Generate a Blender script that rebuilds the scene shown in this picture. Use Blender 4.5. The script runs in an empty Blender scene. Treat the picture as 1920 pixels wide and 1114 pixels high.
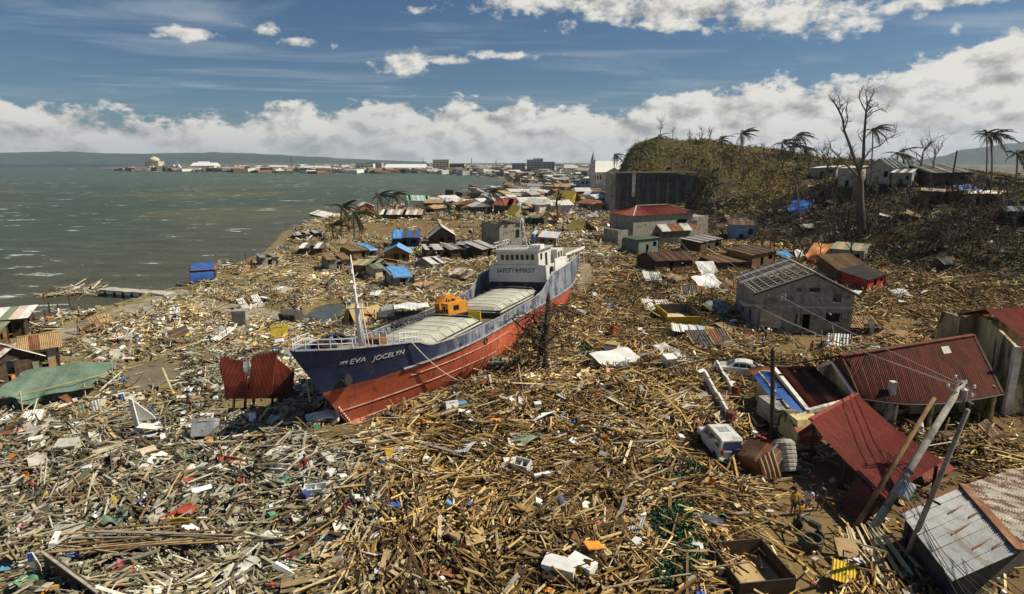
import bpy, bmesh, math, random
import numpy as np
from mathutils import Vector, Matrix
R = math.radians
random.seed(7)
rng = np.random.default_rng(11)
SC = bpy.context.scene
COL = SC.collection
CAM_H = 20.0
FPX = 1144.0                       # focal length in photograph pixels (1920 wide)
PITCH = math.atan(254 / 1144)
cam_d = bpy.data.cameras.new('camera')
cam_d.sensor_width = 36.0
cam_d.lens = 36.0 * FPX / 1920
cam_d.clip_start = 0.5
cam_d.clip_end = 40000
cam = bpy.data.objects.new('camera', cam_d)
COL.objects.link(cam)
cam.location = (0, 0, CAM_H)
cam.rotation_euler = (math.pi / 2 - PITCH, 0, 0)
SC.camera = cam
SUN_EL, SUN_AZ = 48.0, 86.0        # azimuth clockwise from +Y (away from camera)
sun_d = bpy.data.lights.new('sun', 'SUN')
sun_d.energy = 5.0
sun_d.angle = R(0.53)
sun_d.color = (1.0, 0.91, 0.74)
sun = bpy.data.objects.new('sun', sun_d)
COL.objects.link(sun)
_sd = Vector((math.sin(R(SUN_AZ)) * math.cos(R(SUN_EL)), math.cos(R(SUN_AZ)) * math.cos(R(SUN_EL)), math.sin(R(SUN_EL))))
sun.rotation_euler = _sd.to_track_quat('Z', 'Y').to_euler()
sun.location = (60, 20, 120)
vs = SC.view_settings
vs.view_transform = 'Standard'
vs.look = 'None'
vs.exposure = 0.28
vs.gamma = 1.0
vs.use_curve_mapping = False
class NT:
    """small helper for building node trees"""
    def __init__(self, tree):
        self.t = tree
        tree.nodes.clear()
    def n(self, typ, **kw):
        nd = self.t.nodes.new(typ)
        for k, v in kw.items():
            if k.startswith('i_'):
                nd.inputs[int(k[2:])].default_value = v
            else:
                setattr(nd, k, v)
        return nd
    def l(self, a, b):
        self.t.links.new(a, b)
    def m(self, op, a, b=None, c=None, clamp=False):
        nd = self.t.nodes.new('ShaderNodeMath')
        nd.operation = op
        nd.use_clamp = clamp
        for i, v in enumerate((a, b, c)):
            if v is None:
                continue
            if isinstance(v, (int, float)):
                nd.inputs[i].default_value = v
            else:
                self.t.links.new(v, nd.inputs[i])
        return nd.outputs[0]
    def noise(self, vec, scale, detail=4, rough=0.55, dist=0.0):
        nd = self.t.nodes.new('ShaderNodeTexNoise')
        nd.inputs['Scale'].default_value = scale
        nd.inputs['Detail'].default_value = detail
        nd.inputs['Roughness'].default_value = rough
        nd.inputs['Distortion'].default_value = dist
        if vec is not None:
            self.t.links.new(vec, nd.inputs['Vector'])
        return nd.outputs['Fac']
    def ramp(self, fac, stops, interp='LINEAR'):
        nd = self.t.nodes.new('ShaderNodeValToRGB')
        cr = nd.color_ramp
        cr.interpolation = interp
        while len(cr.elements) < len(stops):
            cr.elements.new(0.5)
        for e, (p, c) in zip(cr.elements, stops):
            e.position = p
            e.color = (c, c, c, 1) if isinstance(c, (int, float)) else (*c, 1)
        self.t.links.new(fac, nd.inputs[0])
        return nd.outputs[0]
    def mix(self, fac, a, b, blend='MIX'):
        nd = self.t.nodes.new('ShaderNodeMix')
        nd.data_type = 'RGBA'
        nd.blend_type = blend
        for sock, v in ((nd.inputs[0], fac), (nd.inputs[6], a), (nd.inputs[7], b)):
            if isinstance(v, (int, float)):
                sock.default_value = v
            elif isinstance(v, tuple):
                sock.default_value = (*v, 1) if len(v) == 3 else v
            else:
                self.t.links.new(v, sock)
        return nd.outputs[2]
    def sstep(self, v, lo, hi):
        nd = self.t.nodes.new('ShaderNodeMapRange')
        nd.interpolation_type = 'SMOOTHSTEP'
        nd.inputs['From Min'].default_value = lo
        nd.inputs['From Max'].default_value = hi
        self.t.links.new(v, nd.inputs['Value'])
        return nd.outputs[0]
def pix_dir(px, py):
    u, v = (px - 960) / FPX, (py - 557) / FPX
    cp, sp = math.cos(PITCH), math.sin(PITCH)
    return Vector((u, cp - v * sp, -(sp + v * cp)))
def az_el(px, py):
    d = pix_dir(px, py).normalized()
    return math.atan2(d.x, d.y), math.asin(d.z)
def build_sky():
    w = bpy.data.worlds.new('World')
    SC.world = w
    w.use_nodes = True
    t = NT(w.node_tree)
    sky = t.n('ShaderNodeTexSky', sky_type='NISHITA', sun_disc=False)
    sky.sun_elevation = R(SUN_EL)
    sky.sun_rotation = R(SUN_AZ)
    sky.altitude = 0
    sky.air_density = 1.0
    sky.dust_density = 0.6
    sky.ozone_density = 2.0
    g = t.n('ShaderNodeTexCoord').outputs['Generated']
    sep = t.n('ShaderNodeSeparateXYZ')
    t.l(g, sep.inputs[0])
    X, Y, Z = sep.outputs
    az = t.m('ARCTAN2', X, Y)
    el = t.m('ARCSINE', Z)
    comb = t.n('ShaderNodeCombineXYZ')
    t.l(X, comb.inputs[0]); t.l(Y, comb.inputs[1])
    t.l(t.m('MULTIPLY', Z, 1.7), comb.inputs[2])
    V = comb.outputs[0]
    n_big = t.noise(V, 5.0, 3, 0.5)
    n_med = t.noise(V, 15.0, 6, 0.58)
    n_fin = t.noise(V, 46.0, 6, 0.62)
    off = t.n('ShaderNodeVectorMath', operation='ADD')
    t.l(V, off.inputs[0])
    off.inputs[1].default_value = (0.012, 0.0, 0.022)
    n_med2 = t.noise(off.outputs[0], 15.0, 6, 0.58)
    lump = t.m('ADD', t.m('MULTIPLY', n_med, 0.62), t.m('MULTIPLY', n_fin, 0.38))
    azn = t.m('ADD', t.m('DIVIDE', az, 2 * math.pi), 0.5)
    stops = []
    for px, py in ((0, 203), (140, 205), (260, 218), (430, 222), (520, 190), (620, 205), (735, 180), (800, 215), (850, 190),
                   (980, 190), (1100, 205), (1250, 182), (1440, 158), (1600, 150), (1750, 115), (1850, 75), (1920, 45)):
        a, e = az_el(px, py)
        stops.append((a / (2 * math.pi) + 0.5, e / 0.4))
    stops = [(0.0, 0.30)] + [(0.25, 0.22)] + stops + [(0.70, 0.62), (0.80, 0.45), (1.0, 0.30)]
    fc = t.n('ShaderNodeFloatCurve')
    cu = fc.mapping.curves[0]
    for k, (x, y) in enumerate(stops):
        if k == 0:
            cu.points[0].location = (x, y)
        elif k == len(stops) - 1:
            cu.points[-1].location = (x, y)
        else:
            cu.points.new(x, y)
    fc.mapping.update()
    t.l(azn, fc.inputs['Value'])
    top = t.m('MULTIPLY', fc.outputs[0], 0.4)
    depth = t.m('SUBTRACT', top, el)                     # > 0 inside the bank
    d1 = t.m('ADD', depth, t.m('MULTIPLY', t.m('SUBTRACT', lump, 0.50), 0.15))
    bank = t.sstep(d1, -0.004, 0.012)
    gap = t.sstep(t.m('ADD', n_big, t.m('MULTIPLY', n_med, 0.35)), 0.52, 0.66)
    bank = t.m('MULTIPLY', bank, t.m('ADD', 0.84, t.m('MULTIPLY', gap, 0.16)))
    blobs = [(760, 118, 48, 22, 1), (700, 122, 16, 10, .7), (830, 112, 50, 9, .9), (960, 104, 90, 8, .85), (350, 64, 50, 11, .9), (500, 57, 22, 14, .8),
             (565, 82, 36, 10, .8), (445, 45, 26, 6, .6), (785, 20, 50, 9, .6), (628, 88, 9, 6, .8), (288, 66, 16, 5, .7),
             (1090, 4, 190, 22, 1), (1300, 12, 260, 34, 1), (1250, 40, 80, 20, 1), (1480, 30, 150, 26, 1), (1560, 45, 70, 22, .9), (1800, 0, 160, 12, .9),
             (1720, 30, 26, 8, .6), (1792, 55, 10, 14, .7), (1590, 148, 26, 12, .9), (1775, 235, 30, 26, .8)]
    acc = None
    for px, py, wx, wy, amp in blobs:
        a, e = az_el(px, py)
        da = t.m('DIVIDE', t.m('SUBTRACT', az, a), wx / FPX)
        de = t.m('DIVIDE', t.m('SUBTRACT', el, e), wy / FPX)
        r2 = t.m('ADD', t.m('MULTIPLY', da, da), t.m('MULTIPLY', de, de))
        gss = t.m('MULTIPLY', t.m('EXPONENT', t.m('MULTIPLY', r2, -0.75)), amp)
        acc = gss if acc is None else t.m('MAXIMUM', acc, gss)
    lump2 = t.m('ADD', t.m('MULTIPLY', n_med, 0.45), t.m('MULTIPLY', n_fin, 0.55))
    small = t.sstep(t.m('ADD', acc, t.m('MULTIPLY', t.m('SUBTRACT', lump2, 0.5), 2.6)), 0.42, 0.95)
    small = t.m('MULTIPLY', small, t.sstep(acc, 0.05, 0.3))
    st = t.n('ShaderNodeCombineXYZ')
    zc = t.m('MAXIMUM', Z, 0.03)
    t.l(t.m('MULTIPLY', t.m('DIVIDE', X, zc), 0.28), st.inputs[0])
    t.l(t.m('MULTIPLY', t.m('DIVIDE', Y, zc), 0.62), st.inputs[1])
    cir = t.noise(st.outputs[0], 1.1, 7, 0.62, 1.1)
    cir = t.m('MULTIPLY', t.sstep(cir, 0.46, 0.80), 0.5)
    cir = t.m('MULTIPLY', cir, t.sstep(el, 0.03, 0.10))
    side = t.m('MULTIPLY', t.m('SUBTRACT', n_med, n_med2), 2.6)
    base = t.m('ADD', t.m('MULTIPLY', t.m('SUBTRACT', lump, 0.5), 1.15), 0.84)
    base = t.m('ADD', base, side)
    base = t.m('SUBTRACT', base, t.m('MULTIPLY', t.sstep(depth, 0.03, 0.22), 0.22))
    base = t.m('MINIMUM', t.m('MAXIMUM', base, 0.26), 0.98)
    ccol = t.mix(base, (0.16, 0.17, 0.18), (0.98, 0.95, 0.87))
    lowc = t.mix(t.sstep(el, 0.0, 0.07), (0.72, 0.74, 0.73), ccol)
    ccol = t.mix(0.55, ccol, lowc)
    tint = t.mix(1.0, sky.outputs[0], (0.50, 0.68, 0.84), 'MULTIPLY')
    skyc = t.n('ShaderNodeVectorMath', operation='SCALE')
    t.l(tint, skyc.inputs[0])
    skyc.inputs['Scale'].default_value = 1.0
    inv = 1.0 / 0.055
    cl = t.n('ShaderNodeVectorMath', operation='SCALE')
    t.l(ccol, cl.inputs[0]); cl.inputs['Scale'].default_value = inv * 0.68
    s1 = t.mix(cir, skyc.outputs[0], (inv * .42, inv * .46, inv * .48))
    cov = t.m('MAXIMUM', bank, small)
    s2 = t.mix(cov, s1, cl.outputs[0])
    bg = t.n('ShaderNodeBackground')
    bg.inputs['Strength'].default_value = 0.055
    t.l(s2, bg.inputs[0])
    out = t.n('ShaderNodeOutputWorld')
    t.l(bg.outputs[0], out.inputs[0])
build_sky()
def G(px, py, z=0.0):
    """point of the horizontal plane at height z that the photograph shows at (px, py)"""
    d = pix_dir(px, py)
    k = (CAM_H - z) / -d.z
    return Vector((d.x * k, d.y * k, z))
def P(px, py, Y):
    """point at forward distance Y shown at (px, py)"""
    d = pix_dir(px, py)
    k = Y / d.y
    return Vector((d.x * k, Y, CAM_H + d.z * k))
_perm = rng.permutation(512)
_val = rng.random(512)
def vnoise(x, y, s):
    x = np.asarray(x, float) / s + 311.3
    y = np.asarray(y, float) / s + 177.7
    xi, yi = np.floor(x).astype(int), np.floor(y).astype(int)
    fx, fy = x - xi, y - yi
    fx, fy = fx * fx * (3 - 2 * fx), fy * fy * (3 - 2 * fy)
    def h(a, b):
        return _val[_perm[(a + _perm[b & 511]) & 511]]
    return (h(xi, yi) * (1 - fx) + h(xi + 1, yi) * fx) * (1 - fy) + (h(xi, yi + 1) * (1 - fx) + h(xi + 1, yi + 1) * fx) * fy
def sst(x, a, b):
    t = np.clip((x - a) / (b - a), 0, 1)
    return t * t * (3 - 2 * t)
def in_poly(x, y, poly):
    x = np.asarray(x, float); y = np.asarray(y, float)
    ins = np.zeros(x.shape, bool)
    n = len(poly)
    for i in range(n):
        x0, y0 = poly[i]; x1, y1 = poly[(i + 1) % n]
        if y0 == y1:
            continue
        c = ((y0 > y) != (y1 > y)) & (x < (x1 - x0) * (y - y0) / (y1 - y0) + x0)
        ins ^= c
    return ins
def seg_dist(x, y, pts, closed=False):
    best = np.full(np.asarray(x).shape, 1e9)
    n = len(pts)
    for i in range(n if closed else n - 1):
        (x0, y0), (x1, y1) = pts[i], pts[(i + 1) % n]
        dx, dy = x1 - x0, y1 - y0
        t = np.clip(((x - x0) * dx + (y - y0) * dy) / (dx * dx + dy * dy + 1e-9), 0, 1)
        best = np.minimum(best, np.hypot(x - x0 - t * dx, y - y0 - t * dy))
    return best
coast_px = [(-260, 700), (-120, 655), (0, 622), (70, 606), (150, 590), (230, 566), (300, 547), (345, 534), (400, 510), (450, 491), (500, 471), (522, 448),
            (530, 436), (570, 420), (620, 402), (700, 391), (780, 380), (850, 368), (930, 355), (966, 346), (950, 338), (915, 333), (860, 329), (815, 326),
            (760, 325), (690, 325), (600, 326), (480, 324), (350, 323), (240, 321), (214, 319)]
COAST = [tuple(G(*p)[:2]) for p in coast_px]
LAND = COAST + [(-1250, 1750), (-3000, 5200), (-6500, 9000), (9000, 9000), (9000, -400), (-300, -400), (-300, -40), (-90, 10)]
_hp = [(1190, 284, 330), (1235, 268, 312), (1300, 260, 295), (1370, 268, 290), (1450, 282, 285), (1540, 296, 275), (1220, 322, 252), (1300, 324, 245),
       (1170, 322, 258), (1350, 345, 225), (1420, 340, 225), (1400, 380, 195), (1330, 400, 195), (1480, 375, 185), (1520, 330, 215),
       (1570, 343, 170), (1640, 350, 157), (1720, 355, 150), (1790, 362, 146), (1860, 378, 140), (1940, 392, 132), (2060, 400, 125),
       (1615, 432, 128), (1540, 430, 140), (1700, 440, 118), (1790, 445, 113), (1880, 445, 108), (1980, 450, 102),
       (1700, 500, 107), (1800, 520, 98), (1900, 525, 92), (2000, 540, 86)]
HP = []
for q in _hp:
    v = P(*q)
    HP.append((v.x, v.y, v.z))
HP += [(180, 330, 8), (120, 420, 5), (40, 420, 5), (90, 360, 18), (230, 240, 5), (260, 300, 3), (320, 200, 4), (250, 120, 9), (170, 70, 7), (200, 560, 3), (60, 600, 0), (350, 600, 2), (450, 300, 6), (500, 100, 8)]
for q in ((1135, 330), (1120, 360), (1125, 395), (1180, 420), (1300, 425), (1400, 455), (1470, 475), (1560, 515), (1640, 560), (1740, 575), (1830, 590), (1930, 600), (2100, 640),
          (1000, 330), (900, 400), (1100, 500), (1300, 600), (1500, 640), (1800, 800), (600, 560), (1300, 900), (700, 800), (2100, 900)):
    v = G(*q)
    HP.append((v.x, v.y, 0.0))
HP = np.array(HP)
_S = 60.0
_A = np.hypot(HP[:, None, 0] - HP[None, :, 0], HP[:, None, 1] - HP[None, :, 1]) / _S
_A += np.eye(len(HP)) * -0.02
_w = np.linalg.solve(np.block([[_A, np.ones((len(HP), 1))], [np.ones((1, len(HP))), np.zeros((1, 1))]]), np.append(HP[:, 2], 0))
def hill_h(x, y):
    x = np.asarray(x, float); y = np.asarray(y, float)
    acc = np.full(x.shape, _w[-1])
    for (hx, hy, _), wk in zip(HP, _w[:-1]):
        acc = acc + wk * np.hypot(x - hx, y - hy) / _S
    foot = sst(x - 0.165 * y, -8, 10) * (1 - sst(np.hypot(x - 150, y - 200), 420, 700))
    held = (1 - sst(x / np.maximum(y, 1), .285, .335)) * (1 - sst(y, 243, 249)) * sst(y, 150, 175)
    return np.maximum(acc, 0) * foot * (1 - held)
def land_h(x, y):
    x = np.asarray(x, float); y = np.asarray(y, float)
    d = seg_dist(x, y, COAST)
    ins = in_poly(x, y, LAND)
    sd = np.where(ins, d, -d)
    b = np.where(sd > 0, np.minimum(0.15 + sd * 0.07, 0.6), np.maximum(sd * 0.18, -3.0))
    h = hill_h(x, y)
    h = h + np.where(h > 0.3, (vnoise(x, y, 9) - .5) * np.minimum(h, 2.2) + (vnoise(x, y, 3.1) - .5) * 0.6 + (vnoise(x, y, 19) - .5) * np.clip(h - 6, 0, 4) * 1.1, 0)
    return b + np.maximum(h, 0)
SHIP_TIP = Vector((-14.3, 38.6, 0))
SHIP_AX = Vector((0.415, 0.91, 0)).normalized()
SHIP_SB = Vector((SHIP_AX.y, -SHIP_AX.x, 0))
def ship_xy(t, s):
    return SHIP_TIP + SHIP_AX * t + SHIP_SB * s
def mound_h(x, y):
    """heaped debris over the plain"""
    x = np.asarray(x, float); y = np.asarray(y, float)
    m = (vnoise(x, y, 11) * 0.9 + vnoise(x, y, 4.3) * 0.5 + vnoise(x, y, 1.9) * .45) - 0.6
    t = (x - SHIP_TIP.x) * SHIP_AX.x + (y - SHIP_TIP.y) * SHIP_AX.y
    s = (x - SHIP_TIP.x) * SHIP_SB.x + (y - SHIP_TIP.y) * SHIP_SB.y
    heap = sst(t, 16, 30) * (1 - sst(t, 50, 60)) * np.exp(-((s - 6.5) / 3.2) ** 2) * 2.1
    heap = np.where(s > 0, heap, 0)
    near = 1 - sst(np.hypot(x, y), 120, 320)
    return (np.maximum(m, 0) * 1.15) * near + heap
class MB:
    """collects faces for ONE mesh"""
    def __init__(self):
        self.v, self.f, self.mi, self.cur = [], [], [], 0
    def add(self, vs_, fs_):
        o = len(self.v)
        self.v.extend([tuple(q) for q in vs_])
        for f in fs_:
            self.f.append(tuple(o + i for i in f))
            self.mi.append(self.cur)
        return self
    def box(self, c, s, rot=None):
        hx, hy, hz = s[0] / 2, s[1] / 2, s[2] / 2
        q = [Vector((x, y, z)) for z in (-hz, hz) for y in (-hy, hy) for x in (-hx, hx)]
        if rot is not None:
            q = [rot @ p for p in q]
        c = Vector(c)
        return self.add([p + c for p in q], [(0, 2, 3, 1), (4, 5, 7, 6), (0, 1, 5, 4), (2, 6, 7, 3), (0, 4, 6, 2), (1, 3, 7, 5)])
    def bb(self, x0, x1, y0, y1, z0, z1):
        return self.box(((x0 + x1) / 2, (y0 + y1) / 2, (z0 + z1) / 2), (x1 - x0, y1 - y0, z1 - z0))
    def beam(self, a, b, w, h=None):
        a, b = Vector(a), Vector(b)
        h = h or w
        d = b - a
        L = d.length
        if L < 1e-6:
            return self
        rot = d.to_track_quat('Y', 'Z').to_matrix()
        return self.box((a + b) / 2, (w, L, h), rot)
    def tube(self, pts, rad, n=6, cap=True):
        pts = [Vector(p) for p in pts]
        if isinstance(rad, (int, float)):
            rad = [rad] * len(pts)
        vs_, fs_ = [], []
        ref = None
        for i, p in enumerate(pts):
            d = (pts[min(i + 1, len(pts) - 1)] - pts[max(i - 1, 0)])
            d = d.normalized() if d.length > 1e-9 else Vector((0, 0, 1))
            if ref is None:
                ref = d.orthogonal().normalized()
            a = (ref - d * ref.dot(d))
            a = a.normalized() if a.length > 1e-6 else d.orthogonal().normalized()
            ref = a
            b = d.cross(a)
            for k in range(n):
                th = 2 * math.pi * k / n
                vs_.append(p + (a * math.cos(th) + b * math.sin(th)) * rad[i])
        for i in range(len(pts) - 1):
            for k in range(n):
                k2 = (k + 1) % n
                fs_.append((i * n + k, i * n + k2, (i + 1) * n + k2, (i + 1) * n + k))
        if cap:
            fs_.append(tuple(range(n - 1, -1, -1)))
            fs_.append(tuple((len(pts) - 1) * n + k for k in range(n)))
        return self.add(vs_, fs_)
    def lathe(self, prof, n=12, c=(0, 0, 0), rot=None):
        """prof: list of (radius, z)"""
        c = Vector(c)
        vs_, fs_ = [], []
        for r, z in prof:
            for k in range(n):
                th = 2 * math.pi * k / n
                p = Vector((r * math.cos(th), r * math.sin(th), z))
                vs_.append((rot @ p if rot is not None else p) + c)
        for i in range(len(prof) - 1):
            for k in range(n):
                k2 = (k + 1) % n
                fs_.append((i * n + k, i * n + k2, (i + 1) * n + k2, (i + 1) * n + k))
        fs_.append(tuple(range(n - 1, -1, -1)))
        fs_.append(tuple((len(prof) - 1) * n + k for k in range(n)))
        return self.add(vs_, fs_)
    def prism(self, poly, a, b):
        """polygon of 3-D points swept from offset a to offset b"""
        a, b = Vector(a), Vector(b)
        n = len(poly)
        q = [Vector(p) + a for p in poly] + [Vector(p) + b for p in poly]
        fs_ = [tuple(range(n - 1, -1, -1)), tuple(range(n, 2 * n))]
        for i in range(n):
            j = (i + 1) % n
            fs_.append((i, j, n + j, n + i))
        return self.add(q, fs_)
    def quad_slab(self, a, b, c, d, th):
        a, b, c, d = map(Vector, (a, b, c, d))
        nrm = (b - a).cross(d - a).normalized() * th
        return self.add([a, b, c, d, a + nrm, b + nrm, c + nrm, d + nrm],
                        [(3, 2, 1, 0), (4, 5, 6, 7), (0, 1, 5, 4), (1, 2, 6, 5), (2, 3, 7, 6), (3, 0, 4, 7)])
    def corr(self, a, b, c, d, waves=8, amp=0.03, rows=1, sag=0.0, jag=0.0):
        """corrugated sheet a-b along the eave, d-c along the ridge; ridges run from eave to ridge"""
        a, b, c, d = map(Vector, (a, b, c, d))
        nrm = (b - a).cross(d - a).normalized()
        nc = waves * 2 + 1
        vs_, fs_ = [], []
        for r in range(rows + 1):
            t = r / rows
            for k in range(nc):
                s = k / (nc - 1)
                p = (a * (1 - s) + b * s) * (1 - t) + (d * (1 - s) + c * s) * t
                o = amp * (1 if k % 2 else -1) + sag * math.sin(math.pi * t) * (0.6 + .4 * math.cos(3 * s)) 
                if jag:
                    o += random.uniform(-jag, jag)
                vs_.append(p + nrm * o)
        for r in range(rows):
            for k in range(nc - 1):
                fs_.append((r * nc + k, r * nc + k + 1, (r + 1) * nc + k + 1, (r + 1) * nc + k))
        return self.add(vs_, fs_)
    def cloth(self, fn, nu, nv):
        vs_, fs_ = [], []
        for j in range(nv + 1):
            for i in range(nu + 1):
                vs_.append(fn(i / nu, j / nv))
        for j in range(nv):
            for i in range(nu):
                q = j * (nu + 1) + i
                fs_.append((q, q + 1, q + nu + 2, q + nu + 1))
        return self.add(vs_, fs_)
    def wall(self, w, h, th, holes=(), top=None, origin=(0, 0, 0), xdir=(1, 0, 0), z0=0.0):
        """wall in local x-z with rectangular holes (x0,z0,x1,z1); thickness along +normal"""
        xs = sorted(set([0.0, w] + [q for hh in holes for q in (hh[0], hh[2])]))
        zs = sorted(set([z0, z0 + h] + [q for hh in holes for q in (hh[1], hh[3])]))
        xd = Vector(xdir).normalized()
        nd = Vector((-xd.y, xd.x, 0))
        o = Vector(origin)
        nx, nz = len(xs) - 1, len(zs) - 1
        solid = [[not any(hh[0] - 1e-6 <= (xs[i] + xs[i + 1]) / 2 <= hh[2] and hh[1] <= (zs[j] + zs[j + 1]) / 2 <= hh[3] for hh in holes)
                  for j in range(nz)] for i in range(nx)]
        pt = lambda x, z, n: o + xd * x + nd * n + Vector((0, 0, z))
        for i in range(nx):
            for j in range(nz):
                if not solid[i][j]:
                    continue
                x0, x1, a0, a1 = xs[i], xs[i + 1], zs[j], zs[j + 1]
                self.add([pt(x0, a0, 0), pt(x1, a0, 0), pt(x1, a1, 0), pt(x0, a1, 0)], [(0, 1, 2, 3)])
                self.add([pt(x0, a0, th), pt(x1, a0, th), pt(x1, a1, th), pt(x0, a1, th)], [(3, 2, 1, 0)])
                if i == 0 or not solid[i - 1][j]:
                    self.add([pt(x0, a0, 0), pt(x0, a1, 0), pt(x0, a1, th), pt(x0, a0, th)], [(0, 1, 2, 3)])
                if i == nx - 1 or not solid[i + 1][j]:
                    self.add([pt(x1, a0, 0), pt(x1, a1, 0), pt(x1, a1, th), pt(x1, a0, th)], [(3, 2, 1, 0)])
                if j == 0 or not solid[i][j - 1]:
                    self.add([pt(x0, a0, 0), pt(x1, a0, 0), pt(x1, a0, th), pt(x0, a0, th)], [(3, 2, 1, 0)])
                if j == nz - 1 or not solid[i][j + 1]:
                    self.add([pt(x0, a1, 0), pt(x1, a1, 0), pt(x1, a1, th), pt(x0, a1, th)], [(0, 1, 2, 3)])
        return self
    def mesh(self, name, mat, smooth=False):
        me = bpy.data.meshes.new(name)
        me.from_pydata(self.v, [], self.f)
        for m_ in (mat if isinstance(mat, (list, tuple)) else [mat]):
            if m_ is not None:
                me.materials.append(m_)
        if any(self.mi):
            me.polygons.foreach_set('material_index', self.mi)
        if smooth:
            me.polygons.foreach_set('use_smooth', [True] * len(me.polygons))
        me.update()
        return me
    def build(self, name, mat, parent=None, smooth=False, loc=None, rot=None):
        me = self.mesh(name, mat, smooth)
        return put(name, me, parent, loc, rot)
def put(name, me, parent=None, loc=None, rot=None):
    o = bpy.data.objects.new(name, me)
    COL.objects.link(o)
    if parent is not None:
        o.parent = parent
    if loc is not None:
        o.location = loc
    if rot is not None:
        o.rotation_euler = rot
    return o
def tag(o, label, cat, group=None):
    o['label'] = label
    o['category'] = cat
    if group:
        o['group'] = group
    return o
def thing(name, label, cat, loc=(0, 0, 0), rz=0.0, group=None):
    o = bpy.data.objects.new(name, None)
    o.empty_display_size = 0.5
    COL.objects.link(o)
    o.location = loc
    o.rotation_euler = (0, 0, rz) if isinstance(rz, (int, float)) else rz
    return tag(o, label, cat, group)
def structure(o):
    o['kind'] = 'structure'
    return o
def stuff(o):
    o['kind'] = 'stuff'
    return o
def kids(o):
    return CHILD.get(o.name, [])
def copy_tree(src, loc=None, rot=None, scale=None, label=None, group=None, cat=None):
    """copy of a thing with copies of its parts and sub-parts (mesh data shared)"""
    c = src.copy()
    COL.objects.link(c)
    if loc is not None:
        c.location = loc
    if rot is not None:
        c.rotation_euler = rot
    if scale is not None:
        c.scale = (scale,) * 3 if isinstance(scale, (int, float)) else scale
    if label:
        c['label'] = label
    if group:
        c['group'] = group
    for ch in list(src.children):
        d = ch.copy(); COL.objects.link(d); d.parent = c
        for g in list(ch.children):
            e = g.copy(); COL.objects.link(e); e.parent = d
    return c
_mc = {}
def mat(name, c1, c2=None, scale=3.0, rough=0.85, bump=0.15, c3=None, streak=None, metal=0.0, spec=0.3, rnd=0.0, coords='Object', bscale=None, thr=(0.42, 0.62)):
    """base colour drifting between c1 and c2 (and stains c3), fine relief; rnd varies the value per object"""
    if name in _mc:
        return _mc[name]
    m_ = bpy.data.materials.new(name)
    m_.use_nodes = True
    t = NT(m_.node_tree)
    tc = t.n('ShaderNodeTexCoord').outputs[coords]
    vec = tc
    if streak:
        mp = t.n('ShaderNodeMapping')
        mp.inputs['Scale'].default_value = streak
        t.l(tc, mp.inputs[0])
        vec = mp.outputs[0]
    c2 = c2 or tuple(q * 0.7 for q in c1)
    n1 = t.noise(vec, scale, 6, 0.62)
    colr = t.mix(t.sstep(n1, thr[0] - .07, thr[1] + .07), c1, c2)
    if c3:
        n2 = t.noise(vec, scale * 0.63, 7, 0.68, 0.4)
        colr = t.mix(t.sstep(n2, thr[0] + .08, thr[1] + .06), colr, c3)
    fine = t.noise(tc, scale * 9, 3, 0.6)
    colr = t.mix(1.0, colr, t.ramp(fine, [(0.25, (0.72,) * 3), (0.75, (1.18,) * 3)]), 'MULTIPLY')
    if rnd:
        oi = t.n('ShaderNodeObjectInfo').outputs['Random']
        colr = t.mix(1.0, colr, t.ramp(oi, [(0.0, (1 - rnd,) * 3), (1.0, (1 + rnd * .5,) * 3)]), 'MULTIPLY')
    b = t.n('ShaderNodeBsdfPrincipled')
    t.l(colr, b.inputs['Base Color'])
    b.inputs['Roughness'].default_value = rough
    b.inputs['Metallic'].default_value = metal
    b.inputs['Specular IOR Level'].default_value = spec
    if bump:
        bn = t.n('ShaderNodeBump')
        bn.inputs['Strength'].default_value = bump
        bn.inputs['Distance'].default_value = 0.05
        t.l(t.noise(vec, bscale or scale * 4, 5, 0.65), bn.inputs['Height'])
        t.l(bn.outputs[0], b.inputs['Normal'])
    o = t.n('ShaderNodeOutputMaterial')
    t.l(b.outputs[0], o.inputs[0])
    _mc[name] = m_
    return m_
def paint(name, c, rough=0.5, dirt=0.25, rnd=0.0):
    return mat(name, c, tuple(q * (1 - dirt) for q in c), 1.6, rough, 0.05, c3=tuple(q * (1 - dirt * 1.6) * w for q, w in zip(c, (1, .92, .8))), rnd=rnd)
def glass_dark(name='dark_glass', c=(0.015, 0.018, 0.02)):
    return mat(name, c, tuple(q * 1.5 for q in c), 2, 0.12, 0.0, spec=0.6)
def plank_mat(name, c1, c2, rnd=0.25):
    return mat(name, c1, c2, 2.2, 0.88, 0.25, streak=(1, 0.12, 1), rnd=rnd)
M = {}
M['wood_tan'] = plank_mat('tan_timber', (0.46, 0.34, 0.17), (0.27, 0.18, 0.08))
M['wood_brown'] = plank_mat('brown_timber', (0.26, 0.16, 0.07), (0.13, 0.075, 0.035))
M['wood_dark'] = plank_mat('dark_timber', (0.10, 0.065, 0.04), (0.05, 0.035, 0.022))
M['wood_pale'] = plank_mat('pale_timber', (0.62, 0.54, 0.38), (0.42, 0.34, 0.21))
M['wood_grey'] = plank_mat('grey_timber', (0.34, 0.31, 0.25), (0.2, 0.18, 0.14))
M['bamboo'] = plank_mat('bamboo', (0.56, 0.45, 0.22), (0.36, 0.26, 0.11))
M['rope'] = mat('rope_fibre', (0.6, 0.57, 0.5), None, 8)
M['cable'] = mat('black_cable', (0.02, 0.02, 0.02), None, 4, 0.6, 0)
M['cable_grey'] = mat('grey_cable', (0.30, 0.28, 0.26), None, 4, 0.6, 0)
M['concrete'] = mat('grey_concrete', (0.36, 0.34, 0.285), (0.24, 0.225, 0.185), 1.1, 0.92, 0.25, c3=(0.13, 0.125, 0.105))
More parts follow.
